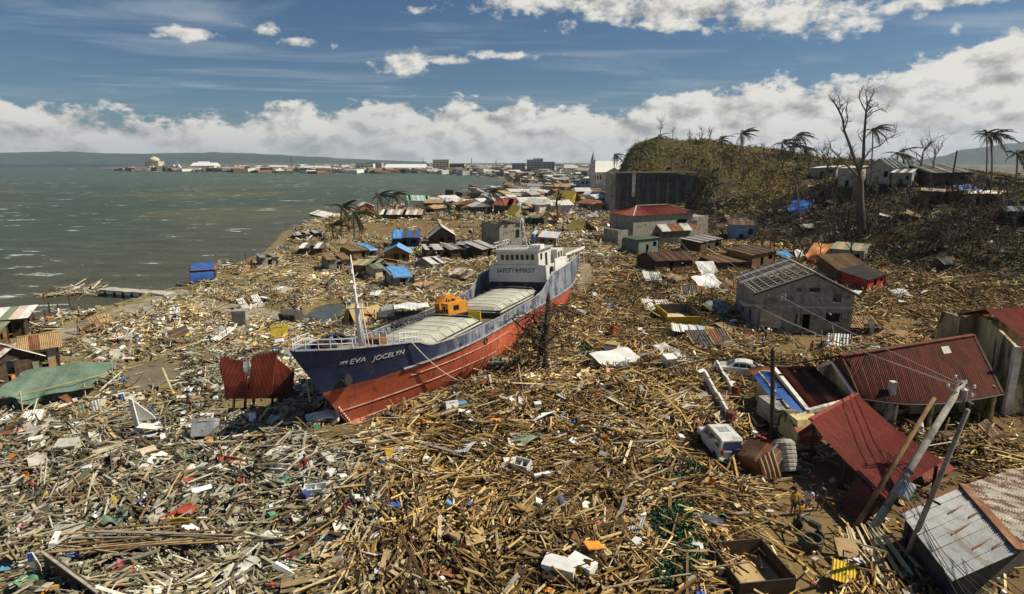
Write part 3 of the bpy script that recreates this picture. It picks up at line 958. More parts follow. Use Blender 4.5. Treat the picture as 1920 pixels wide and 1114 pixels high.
    def deck(name, t0, t1, z, mat_, inset=.06, n=24):
        m2 = MB()
        ts = np.linspace(t0, t1, n)
        L = [(-(half_b(tt, z) - inset), tt, z) for tt in ts]
        Rr = [((half_b(tt, z) - inset), tt, z) for tt in ts]
        m2.add(L + Rr, [(i, n + i, n + i + 1, i + 1) for i in range(n - 1)])
        for tt in (t0, t1):
            hb, hl = half_b(tt, z) - inset, half_b(tt, 3.9) - .12
            m2.add([(-hb, tt, z), (hb, tt, z), (hl, tt, 3.9), (-hl, tt, 3.9)], [(0, 1, 2, 3)])
        return m2.build(name, mat_, root)
    dk = mat('deck_plate', (0.17, 0.155, 0.13), (0.10, 0.085, 0.065), 0.8, .85, .1, c3=(.2, .12, .07))
    fdk = mat('forecastle_plate', (0.30, 0.27, 0.19), (0.2, 0.17, 0.11), 0.8, .85, .1, c3=(.2, .12, .07))
    deck('forecastle_deck', 1.2, 9.4, 5.75, fdk)
    deck('main_deck', 9.0, 37.5, 4.25, dk)
    deck('poop_deck', 37.3, 50.3, 6.05, dk)
    cv = mat('hatch_canvas', (0.50, 0.50, 0.42), (0.38, 0.375, 0.30), .7, .85, .2, c3=(.24, .22, .17), streak=(1, .25, 1))
    for t0, t1 in ((11.6, 21.3), (25.6, 36.2)):
        hx = 3.05
        m2 = MB()
        m2.bb(-hx, hx, t0, t1, 4.25, 5.05); m2.build('hatch_coaming', M['grey_dark'], root)
        nu, nv = 10, 24
        def fn(u, v, t0=t0, t1=t1):
            x = (u - .5) * 2 * (hx + .12)
            y = t0 - .12 + v * (t1 - t0 + .24)
            edge = min(u, 1 - u, v * 1.8, (1 - v) * 1.8)
            z = 5.07 + .48 * min(1, edge / .22) ** .6 * (1 - .25 * abs(u - .5) * 2) + .05 * (vnoise(x + t0, y, .7) - .5) + .025 * abs(math.sin(y * 1.6)) + .05 * (vnoise(x, y, .35) - .5)
            if edge < .002:
                z = 4.85
            return (x, y, z)
        hc = MB().cloth(fn, nu, nv).build('hatch_cover', cv, root, smooth=True)
        for k in range(7):
            y = t0 + .5 + k * (t1 - t0 - 1) / 6
            m3 = MB()
            m3.tube([(q, y, 5.64 - .20 * (abs(q) / hx) ** 4 - (.45 if abs(q) > hx else 0)) for q in np.linspace(-hx - .02, hx + .02, 9)], .03, 4)
            m3.build('hatch_batten', cv, hc)
        for x in (-hx - .25, hx + .25):
            m3 = MB()
            m3.bb(x - .05, x + .05, t0, t1, 4.75, 4.82)
            for y in np.arange(t0, t1, 1.2):
                m3.bb(x - .04, x + .04, y, y + .08, 4.25, 4.8)
            m3.build('hatch_rail', M['grey_dark'], root)
    m2 = MB(); m2.bb(1.6, 2.9, 21.55, 21.7, 4.9, 5.9); m2.build('hatch_end_board', M['yellow'], root)
    m2 = MB(); m2.bb(-2.1, -.2, 9.75, 10.9, 4.3, 6.1); m2.build('deck_locker', M['tin_rust'], root)
    cr = bpy.data.objects.new('deck_crane', None); COL.objects.link(cr); cr.parent = root; cr.location = (-1.6, 23.5, 4.25)
    cr.rotation_euler = (0, 0, R(-22)); cr.scale = (.72, .72, .72)
    m2 = MB(); m2.lathe([(1.2, 0), (1.2, .5), (.95, .55), (.95, 1.25)], 16); m2.bb(-1.5, 1.5, -1.0, 1.9, 1.05, 1.3); m2.build('turntable', M['grey_dark'], cr)
    m2 = MB()
    m2.bb(.25, 1.6, -1.5, 1.9, 1.3, 2.95)
    m2.prism([(0, -1.5, 1.3), (0, 1.9, 1.3), (0, 1.9, 3.1), (0, .9, 3.75), (0, -.1, 3.75), (0, -1.5, 2.7)], (-1.6, 0, 0), (-.45, 0, 0))
    m2.bb(-.45, .25, .9, 1.9, 1.3, 3.2)
    m2.build('crane_house', M['orange'], cr)
    for q in ((-1.62, -1.60, -.9, .2, 2.5, 3.4), (.5, .9, -1.53, -1.51, 1.7, 2.5), (1.1, 1.45, -1.53, -1.51, 1.7, 2.2), (1.605, 1.62, -.6, .4, 1.9, 2.6)):
        m2 = MB(); m2.bb(*q); m2.build('crane_window', M['glass'], cr)
    m2 = MB()
    for k in range(5):
        a = random.uniform(0, 3)
        m2.tube([(-.1 + random.uniform(-.2, .2), -.6 + k * .35, 1.4), (-.1 + .3 * math.cos(a), -.5 + k * .3, 3.5 + random.uniform(-.5, .3)), (-.1 - .2 * math.cos(a), -.3 + k * .3, 2.9)], .07, 5)
    m2.lathe([(.35, -.5), (.35, .5)], 10, (-.1, .1, 2.1), Matrix.Rotation(R(90), 3, 'Y'))
    m2.build('winch_drum', M['black'], cr)
    m2 = MB()
    for sx in (-.35, .35):
        for sz in (0, .55):
            m2.beam((sx - .6, -1.5, 1.6 + sz), (sx * .5 - 1.0, -12.2, 1.15 + sz * .5), .1)
    for k in range(14):
        y0, y1 = -1.5 - k * .75, -1.5 - (k + 1) * .75
        f = k / 14
        for sz in (0, .5):
            m2.beam((-.95 - f * .3 + .25 * (k % 2), y0, 1.6 + sz - f * .4), (-.25 - f * .5, y1, 1.6 + sz - f * .4), .05)
        m2.beam((-.3 - f * .5, y0, 1.6 - f * .4), (-.3 - f * .5, y1, 2.1 - f * .5), .05)
    m2.build('crane_boom', M['grey_dark'], cr)
    for k in range(6):
        m2 = MB()
        m2.tube([(-3.5 - .12 * (k % 2), 10.5 + k, 4.7 + .15 * (k % 3)), (-3.45, 33 - k * 2, 4.75 + .15 * (k % 3))], .09, 6)
        m2.build('stowed_pipe', M['grey_dark'], root)
    def railing(path, h, mat_, step=1.0, bars=(1.0, .55), name='railing', r=.035):
        m3 = MB()
        L = 0
        for a, b2 in zip(path[:-1], path[1:]):
            a, b2 = Vector(a), Vector(b2)
            for fz in bars:
                m3.tube([a + Vector((0, 0, h * fz)), b2 + Vector((0, 0, h * fz))], r, 4)
            n = max(1, int((b2 - a).length / step))
            for k in range(n + 1):
                p = a.lerp(b2, k / n)
                m3.tube([p, p + Vector((0, 0, h))], r, 4)
        return m3.build(name, mat_, root)
    wr = M['whiter']
    for side in (1, -1):
        pts = [(side * max(.02, half_b(tt, 7.5) - .1), tt, z_top(tt)) for tt in np.linspace(.3, 5.0 if side == -1 else 3.6, 6)]
        railing(pts, .75, wr, .9)
    railing([(-3.3, 9.3, 5.76), (-1.3, 9.35, 5.76), (1.6, 9.35, 5.76), (3.6, 9.3, 5.76)], 1.1, wr, .7)
    railing([(3.9, 9.2, 6.2), (3.5, 7.4, 6.5)], .9, wr, .6)
    for k in range(8):
        m2 = MB()
        th = 6.28 * k / 8
        a = random.uniform(-.5, .5)
        cx, cy, cz = -1.9 + random.uniform(-1.1, 1.1), 5.6 + random.uniform(-1.4, 1.5), 6.3 + random.uniform(0, .9)
        ring = [(cx + .45 * math.cos(q), cy + .45 * math.sin(q), cz + a * math.cos(q)) for q in np.linspace(0, 6.283, 11)]
        m2.tube(ring, .17, 6, cap=False)
        m2.build('rope_coil', M['black'], root)
    m2 = MB()
    m2.bb(-1.2, 1.2, 4.2, 4.9, 5.75, 6.1); m2.lathe([(.3, -1.3), (.42, -1.2), (.3, -1.1), (.3, 1.1), (.42, 1.2), (.3, 1.3)], 12, (0, 4.5, 6.4), Matrix.Rotation(R(90), 3, 'Y'))
    m2.build('windlass', M['tin_rust'], root)
    for x in (-1.6, 2.2, 2.7):
        m2 = MB(); m2.lathe([(.16, 0), (.16, .5), (.24, .52), (.24, .62)], 10, (x, 6.6 if x > 0 else 3.0, 5.75)); m2.build('bollard', M['white'], root)
    mast = bpy.data.objects.new('foremast', None); COL.objects.link(mast); mast.parent = root; mast.location = (.1, 7.2, 5.75); mast.rotation_euler = (R(-2), R(-2.5), 0)
    m2 = MB(); m2.tube([(0, 0, 0), (0, 0, 3.4), (0, 0, 3.9), (0, 0, 6.9), (0, 0, 7.6)], [.24, .20, .11, .08, .04], 10); m2.build('mast_pole', M['whiter'], mast, smooth=True)
    m2 = MB()
    m2.bb(-1.0, 1.0, -.12, .12, 3.45, 3.52)
    for x in (-1, -.5, .5, 1):
        m2.tube([(x, 0, 3.5), (x, 0, 3.95)], .03, 4)
    m2.tube([(-1, 0, 3.95), (1, 0, 3.95)], .03, 4)
    m2.build('crosstree', M['whiter'], mast)
    for za, zb in ((6.2, 6.5), (5.0, 5.25)):
        m2 = MB(); m2.bb(-.12, .12, -.25, -.05, za, zb); m2.build('mast_light', M['white'], mast)
    m2 = MB()
    for x in (.32, .62):
        m2.tube([(x, .15, 0), (x - .25, .1, 3.5)], .03, 4)
    for k in range(9):
        m2.tube([(.32 - .025 * k, .15, .3 + k * .35), (.62 - .025 * k, .15, .3 + k * .35)], .02, 4)
    m2.build('mast_ladder', M['whiter'], mast)
    W = paint('house_white', (0.66, 0.65, 0.60), .5, .1)
    dkb = paint('house_front_blue', (0.045, 0.055, 0.09), .6, .3)
    m2 = MB()
    m2.wall(7.6, 1.75, .1, [(.9, 4.4, 1.7, 6.0), (4.3, 4.4, 4.9, 6.0)], origin=(-3.8, 37.25, 0), z0=4.26)
    m2.build('lower_bulkhead', dkb, root)
    for xa, xb in ((-2.88, -2.12), (.52, 1.08)):
        m2 = MB(); m2.bb(xa, xb, 37.36, 37.4, 4.27, 6.0); m2.build('lower_door', M['grey_dark'], root)
    m2 = MB()
    m2.prism([(-3.85, 36.95, 6.02), (3.85, 36.95, 6.02), (3.7, 37.2, 7.95), (2.9, 37.22, 8.05), (-2.95, 37.22, 8.05), (-3.75, 37.2, 7.95)], (0, 0, 0), (0, .12, 0))
    m2.bb(3.55, 3.67, 37.35, 40, 6.07, 7.9)
    m2.bb(-3.67, -3.55, 37.35, 40, 6.07, 7.9)
    fp = m2.build('bridge_front', W, root)
    def text(s, size, fn, mat_, parent, name='lettering', spacing=1.0, ext=.015):
        cu = bpy.data.curves.new('lettering', 'FONT')
        cu.body = s; cu.size = size; cu.extrude = ext; cu.space_character = spacing; cu.align_x = 'LEFT'
        tmp = bpy.data.objects.new('tmp_text', cu); COL.objects.link(tmp)
        dg = bpy.context.evaluated_depsgraph_get()
        me = bpy.data.meshes.new_from_object(tmp.evaluated_get(dg))
        bpy.data.objects.remove(tmp); bpy.data.curves.remove(cu)
        wdt = max(v.co.x for v in me.vertices)
        for v in me.vertices:
            v.co = fn(v.co.x, v.co.y, v.co.z, wdt)
        me.materials.clear(); me.materials.append(mat_)
        me.name = name
        return put(name, me, parent)
    dark = paint('sign_grey_paint', (0.10, 0.10, 0.11), .7, .2)
    def on_front(x, y, z, w, x0, x1, z0, k=1.0):
        f = x / w
        return Vector((x0 + (x1 - x0) * f, 36.93 + .13 * (z0 + y - 6) / 1.0 * .95 - z - .01, z0 + y * k))
    text('SAFETY', .74, lambda x, y, z, w: on_front(x, y, z, w, -2.75, -.38, 7.12), dark, fp)
    text('FIRST', .74, lambda x, y, z, w: on_front(x, y, z, w, .28, 2.35, 7.12), dark, fp)
    m2 = MB(); m2.bb(-.27, .17, 37.05, 37.095, 7.32, 7.44); m2.bb(-.12, .02, 37.04, 37.09, 7.15, 7.62); m2.build('safety_cross', dark, fp)
    wp = paint('name_white_paint', (0.8, 0.8, 0.78), .6, .15)
    def on_hull(x, y, z, w, t0, t1, z0):
        tt = t0 + (t1 - t0) * x / w
        zz = z0 + y - .06 * (tt - t0)
        return Vector((half_b(tt, zz) + .025 + z, tt, zz))
    hull_o = root
    text('EVA', .55, lambda x, y, z, w: on_hull(x, y, z, w, 3.75, 4.9, 5.95), wp, hull_o, 'ship_name')
    text('JOCELYN', .55, lambda x, y, z, w: on_hull(x, y, z, w, 5.45, 8.0, 5.75), wp, hull_o, 'ship_name')
    text('M/V', .34, lambda x, y, z, w: on_hull(x, y, z, w, 3.1, 3.6, 6.08), wp, hull_o, 'ship_name')
    x0, x1, y0, y1, z0, z1 = -2.75, 2.75, 37.35, 41.6, 6.07, 9.75
    wins = []
    n = 7
    for k in range(n):
        a = .55 + k * .66
        wins.append((a, 8.62, a + .44, 9.28))
    m2 = MB(); m2.wall(x1 - x0, z1 - z0, .1, wins, origin=(x0, y0, 0), z0=z0)
    side_w = [(.5, 8.5, 1.15, 9.3), (2.0, 7.2, 2.75, 9.2)]
    m2.wall(y1 - y0 - .1, z1 - z0, .1, side_w, origin=(x1, y0 + .1, 0), xdir=(0, 1, 0), z0=z0)
    m2.wall(y1 - y0 - .1, z1 - z0, .1, side_w, origin=(x0 + .1, y0 + .1, 0), xdir=(0, 1, 0), z0=z0)
    m2.bb(x0 + .1, x1 - .1, y1 - .1, y1, z0, z1)
    wh = m2.build('wheelhouse', W, root)
    for a in wins:
        m3 = MB(); m3.bb(x0 + a[0] - .02, x0 + a[2] + .02, y0 + .04, y0 + .06, a[1] - .02, a[3] + .02); w_ = m3.build('window', M['glass'], wh)
        m3 = MB()
        for (q0, q1, r0, r1) in ((a[0] - .05, a[0], a[1] - .05, a[3] + .05), (a[2], a[2] + .05, a[1] - .05, a[3] + .05), (a[0], a[2], a[1] - .05, a[1]), (a[0], a[2], a[3], a[3] + .05)):
            m3.bb(x0 + q0, x0 + q1, y0 - .03, y0 - .003, r0, r1)
        m3.build('window_frame', M['white'], wh)
    for sx in (x1 - .06, x0 + .06):
        m3 = MB(); m3.bb(sx - .01, sx + .01, y0 + .6, y0 + 1.25, 8.5, 9.3); m3.build('window', M['glass'], wh)
        m3 = MB(); m3.bb(sx - .02, sx + .02, y0 + 2.1, y0 + 2.85, 7.2, 9.2); m3.build('bridge_door', M['glass'], wh)
    m2 = MB(); m2.bb(x0 - .35, x1 + .3, y0 - .45, y1 + .2, z1, z1 + .13); m2.build('bridge_roof', paint('roof_grey', (0.42, 0.41, 0.36), .7, .2), root)
    m2 = MB(); m2.bb(x0 - .4, x1 + .35, y0 - .5, y0 - .452, z1 - .06, z1 + .2); m2.build('roof_fascia', M['whiter'], root)
    railing([(x0 - .2, y1, z1 + .13), (x0 - .2, y0 - .3, z1 + .13), (x1 - 1.2, y0 - .3, z1 + .13)], .85, wr, .75)
    m2 = MB(); m2.bb(x1 - 1.25, x1 + .2, y0 + .3, y0 + 1.6, z1 + .13, z1 + .6); m2.build('roof_locker', M['whiter'], root)
    m2 = MB(); m2.bb(1.7, 3.5, 41.7, 43.8, 6.07, 9.3); chart = m2.build('companionway', W, root)
    m2 = MB(); m2.bb(3.5, 3.53, 42.0, 42.5, 8.3, 9.0); m2.bb(3.5, 3.53, 42.9, 43.4, 8.3, 9.0); m2.build('window', M['glass'], chart)
    m2 = MB(); m2.bb(-3.3, 3.3, 43.9, 49.2, 6.07, 7.85); m2.build('aft_house', W, root)
    m2 = MB(); m2.prism([(3.72, 40, 6.07), (3.72, 45.2, 6.07), (3.72, 44.4, 8.2), (3.72, 40, 8.4)], (0, 0, 0), (.08, 0, 0)); m2.build('side_screen', M['whiter'], root)
    bd = mat('boat_deck_boards', (0.30, 0.27, 0.20), (0.19, 0.165, 0.12), .8, .9, .15, c3=(.12, .1, .07), streak=(.3, 2, 1))
    m2 = MB(); m2.bb(-3.75, 3.75, 43.85, 51.6, 8.25, 8.37); m2.build('boat_deck', bd, root)
    for x in (-3.7, 3.7):
        for y in (45.6, 47.5, 49.5, 51.4):
            m2 = MB(); m2.bb(x - .06, x + .06, y - .06, y + .06, 6.06, 8.25); m2.build('deck_post', M['white'], root)
    for x in (-3.8, 3.8):
        m2 = MB(); m2.bb(x - .05, x + .05, 43.85, 51.65, 8.2, 8.5); m2.build('deck_edge', M['whiter'], root)
    hb = lambda tt: half_b(tt, 7.2) - .1
    railing([(hb(44.5), 44.5, 7.25), (hb(47), 47, 7.35), (hb(50.2), 50.2, 7.55)], .95, mat('rusty_rail', (0.5, 0.38, .26), None, 3), .8)
    railing([(-hb(44.5), 44.5, 7.25), (-hb(47), 47, 7.35), (-hb(50.2), 50.2, 7.55)], .95, wr, .8)
    m2 = MB()
    m2.tube([(3.6, 38.8, 7.3), (3.95, 38.8, 7.3)], .34, 12)
    m2.build('lifebuoy', M['black'], root)
    bm_ = bpy.data.objects.new('bridge_mast', None); COL.objects.link(bm_); bm_.parent = root; bm_.location = (-.3, 40.6, z1 + .13); bm_.rotation_euler = (R(-1), R(-5), 0)
    m2 = MB()
    for x, y in ((-.4, -.3), (.4, -.3), (0, .4)):
        m2.tube([(x, y, 0), (x * .35, y * .35, 3.4), (0, 0, 5.8)], [.06, .05, .03], 5)
    for k in range(8):
        f = 1 - .65 * k / 8
        m2.tube([(-.4 * f, -.3 * f, k * .42 + .2), (.4 * f, -.3 * f, k * .42 + .2)], .03, 4)
        m2.tube([(.4 * f, -.3 * f, k * .42 + .2), (0, .4 * f, k * .42 + .4)], .03, 4)
    m2.build('mast_lattice', M['whiter'], bm_)
    m2 = MB(); m2.tube([(-1.0, 0, 4.3), (1.0, 0, 4.3)], .04, 4); m2.tube([(-.6, 0, 5.0), (.6, 0, 5.0)], .03, 4); m2.build('yard', M['whiter'], bm_)
    m2 = MB(); m2.bb(-.9, .9, -.5, -.36, 3.55, 3.72); m2.bb(-.16, .16, -.6, -.2, 3.3, 3.55); m2.build('radar', M['whiter'], bm_)
    m2 = MB(); m2.lathe([(.28, 0), (.3, .35), (.2, .55)], 10, (1.15, .3, .9)); m2.tube([(1.15, .3, 0), (1.15, .3, .9)], .08, 6); m2.build('antenna_dome', M['tarp_blue'], bm_)
    end = T(872, 719)
    start = root.matrix_basis @ Vector((3.95, 8.2, 6.6))
    m2 = MB()
    pts = []
    for k in range(15):
        f = k / 14
        p = start.lerp(end, f)
        p.z -= .5 * math.sin(math.pi * f)
        pts.append(p)
    m2.tube(pts, .045, 5)
    tag(m2.build('mooring_rope', M['rope']), 'pale taut mooring rope running from the ship\'s bow down into the debris', 'rope')
    return root
SHIP = build_ship()
def bil(a, b, c, d, s, t):
    """a-b eave, d-c ridge"""
    return (a * (1 - s) + b * s) * (1 - t) + (d * (1 - s) + c * s) * t
def roof_slope(parent, a, b, c, d, n, mats, waves=6, amp=0.03, rows=1, lift=0.06, jit=0.03, skip=(), sag=0.0, name='roof_sheet'):
    """n corrugated sheets side by side from eave a-b to ridge d-c, each a part of its own"""
    a, b, c, d = map(Vector, (a, b, c, d))
    nrm = (b - a).cross(d - a).normalized()
    if nrm.z < 0:
        nrm = -nrm
    out = []
    for k in range(n):
        if k in skip:
            continue
        s0, s1 = k / n - (.02 / n), (k + 1) / n + (.02 / n)
        o = nrm * (lift + (k % 2) * .018)
        j = lambda: nrm * random.uniform(-jit, jit)
        mb = MB()
        mb.corr(bil(a, b, c, d, s0, 0) + o + j(), bil(a, b, c, d, s1, 0) + o + j(), bil(a, b, c, d, s1, 1) + o + j(), bil(a, b, c, d, s0, 1) + o + j(),
                waves, amp, rows, sag if rows > 1 else 0)
        m_ = mats[k % len(mats)] if isinstance(mats, (list, tuple)) else mats
        out.append(mb.build(name, m_, parent))
    return out
def rafters(parent, a, b, c, d, n, mat_, w=.12, name='rafter'):
    a, b, c, d = map(Vector, (a, b, c, d))
    for k in range(n):
        s = k / (n - 1)
        MB().beam(bil(a, b, c, d, s, 0), bil(a, b, c, d, s, 1), w).build(name, mat_, parent)
def purlins(parent, a, b, c, d, n, mat_, w=.08, name='purlin', lift=.08):
    a, b, c, d = map(Vector, (a, b, c, d))
    nrm = (b - a).cross(d - a).normalized()
    if nrm.z < 0:
        nrm = -nrm
    for k in range(n):
        t = (k + .3) / n
        MB().beam(bil(a, b, c, d, 0, t) + nrm * lift, bil(a, b, c, d, 1, t) + nrm * lift, w).build(name, mat_, parent)
def board_panel(parent, a, b, h, mat_, n=10, name='wall_board', z=None, gaps=0.0, jag=0.0, mats=None):
    """upright boards from a to b, each a part"""
    a, b = Vector(a), Vector(b)
    d = (b - a)
    L = d.length
    rz = math.atan2(d.y, d.x)
    for k in range(n):
        if random.random() < gaps:
            continue
        p = a + d * ((k + .5) / n)
        hh = h * (1 - random.uniform(0, jag))
        rot = Matrix.Rotation(rz, 3, 'Z')
        m_ = mats[k % len(mats)] if mats else mat_
        MB().box(p + Vector((0, 0, hh / 2)), (L / n * .97, .04 + .015 * (k % 2), hh), rot).build(name, m_, parent)
def px_frame(pl, pr, z=None):
    """thing frame from two base pixels: origin at the left one, local x along the front"""
    A = T(*pl) if z is None else G(*pl, z)
    B = T(*pr) if z is None else G(*pr, z)
    d = B - A
    d.z = 0
    return A, math.atan2(d.y, d.x), d.length
def shanty(pl, pr, depth, h, label, roof='mono', mats=('tin',), wall='wood_grey', name='shanty', cat='shack', rise=.8, group=None, over=.35, boards=0, sheets=None, posts=True, door=True, rot=None, skip=(), cloth=None, z=None):
    """small makeshift house: walls, door opening, posts and separate roof sheets"""
    A, rz, w = px_frame(pl, pr, z)
    t = thing(name, label, cat, A, rz, group)
    wm = M[wall]
    y1 = depth
    if boards:
        board_panel(t, (0, 0, -.2), (w, 0, -.2), h + .2, wm, boards, gaps=.1, jag=.1)
        board_panel(t, (w, 0, -.2), (w, y1, -.2), h + .2, wm, max(4, int(boards * depth / w)), gaps=.05, jag=.1)
        board_panel(t, (0, y1, -.2), (0, 0, -.2), h + .2, wm, max(4, int(boards * depth / w)), gaps=.05, jag=.1)
    else:
        hole = [(w * .38, 0.0, w * .38 + min(.9, w * .3), min(1.9, h * .8))] if door else []
        if w > 3:
            hole.append((w * .72, h * .45, w * .9, h * .78))
        MB().wall(w, h + .3, .08, hole, origin=(0, 0, 0), z0=-.3).build('front_wall', wm, t)
        MB().wall(y1 - .1, h + .3, .08, [(y1 * .4, h * .45, y1 * .65, h * .8)], origin=(w, .09, 0), xdir=(0, 1, 0), z0=-.3).build('side_wall', wm, t)
        MB().wall(y1 - .1, h + .3, .08, [], origin=(.08, .09, 0), xdir=(0, 1, 0), z0=-.3).build('side_wall', wm, t)
        MB().bb(.1, w - .1, y1 - .1, y1, -.3, h).build('back_wall', wm, t)
    if posts:
        for x, y in ((-.06, -.06), (w + .06, -.06), (w + .06, y1 + .06), (-.06, y1 + .06)):
            MB().bb(x - .06, x + .06, y - .06, y + .06, -.3, h + .02).build('post', M['wood_dark'], t)
    ms = [M[q] for q in mats]
    o = over
    n = sheets or max(2, int(round((w + 2 * o) / .95)))
    if roof == 'mono':
        z0, z1 = h + .05, h + rise
        MB().prism([(0, 0, h), (0, y1, h), (0, y1, h + rise * .95)], (w * .02, 0, 0), (w * .02 + .06, 0, 0)).build('gable_board', wm, t)
        MB().prism([(0, 0, h), (0, y1, h), (0, y1, h + rise * .95)], (w * .97, 0, 0), (w * .97 + .06, 0, 0)).build('gable_board', wm, t)
        roof_slope(t, (-o, -o, z0 - .05), (w + o, -o, z0 - .05), (w + o, y1 + o, z1), (-o, y1 + o, z1), n, ms, skip=skip)
    elif roof == 'gable_y':       # ridge runs away from the front, gable to the front
        m = w / 2
        for y in (0.02, y1 - .08):
            MB().prism([(0, y, h), (w, y, h), (m, y, h + rise)], (0, 0, 0), (0, .06, 0)).build('gable_board', wm, t)
        nd = max(2, int(round((y1 + 2 * o) / .95)))
        k = rise / m * o
        roof_slope(t, (-o, y1 + o, h - k), (-o, -o, h - k), (m, -o, h + rise), (m, y1 + o, h + rise), nd, ms, skip=skip)
        roof_slope(t, (w + o, -o, h - k), (w + o, y1 + o, h - k), (m, y1 + o, h + rise), (m, -o, h + rise), nd, ms)
        MB().beam((m, -o, h + rise + .1), (m, y1 + o, h + rise + .1), .22, .06).build('ridge_cap', ms[0], t)
    elif roof == 'gable_x':       # ridge parallel to the front
        m = y1 / 2
        for x in (0.02, w - .08):
            MB().prism([(x, 0, h), (x, y1, h), (x, m, h + rise)], (0, 0, 0), (.06, 0, 0)).build('gable_board', wm, t)
        k = rise / m * o
        roof_slope(t, (-o, -o, h - k), (w + o, -o, h - k), (w + o, m, h + rise), (-o, m, h + rise), n, ms, skip=skip)
        roof_slope(t, (w + o, y1 + o, h - k), (-o, y1 + o, h - k), (-o, m, h + rise), (w + o, m, h + rise), n, ms)
        MB().beam((-o, m, h + rise + .1), (w + o, m, h + rise + .1), .22, .06).build('ridge_cap', ms[0], t)
    elif roof == 'hip':
        i = min(w, y1) / 2
        a, b, c, d = (-o, -o, h), (w + o, -o, h), (w + o, y1 + o, h), (-o, y1 + o, h)
        r0, r1 = (i, y1 / 2, h + rise), (w - i, y1 / 2, h + rise)
        for q in ((a, b, r1, r0), (c, d, r0, r1)):
            roof_slope(t, *q, n, ms, jit=0.0, lift=.03)
        for q in ((b, c, r1, r1), (d, a, r0, r0)):
            roof_slope(t, *q, max(2, int(y1 / 1.4)), ms, jit=0.0, lift=.03)
        MB().beam(Vector(r0) + Vector((0, 0, .1)), Vector(r1) + Vector((0, 0, .1)), .25, .08).build('ridge_cap', M['tin_bright'], t)
        for e, r in ((a, r0), (b, r1)):
            MB().beam(Vector(e) + Vector((0, 0, .1)), Vector(r) + Vector((0, 0, .1)), .22, .08).build('hip_cap', M['tin_bright'], t)
    if cloth:
        cm, x0, x1, dr = cloth
        zf = lambda y: (h + rise * max(0, min(1, (y + o) / (y1 + 2 * o)))) if roof == 'mono' else h + rise * (1 - abs(2 * y / y1 - 1)) if roof == 'gable_x' else h + .3
        def fn(u, v):
            x = w * (x0 + (x1 - x0) * u)
            y = -o - .12 + (y1 + 2 * o + .1) * v
            if v < .12:
                return (x + .05 * math.sin(u * 19), -o - .16, zf(-o) + .12 - dr * (1 - v / .12) * (1 + .1 * math.sin(u * 14)))
            return (x, y, zf(y) + .17 + .05 * math.sin(u * 11 + v * 5) + .03 * math.sin(u * 4 - v * 13))
        MB().cloth(fn, 14, 12).build('roof_tarp', M[cm], t, smooth=True)
    return t
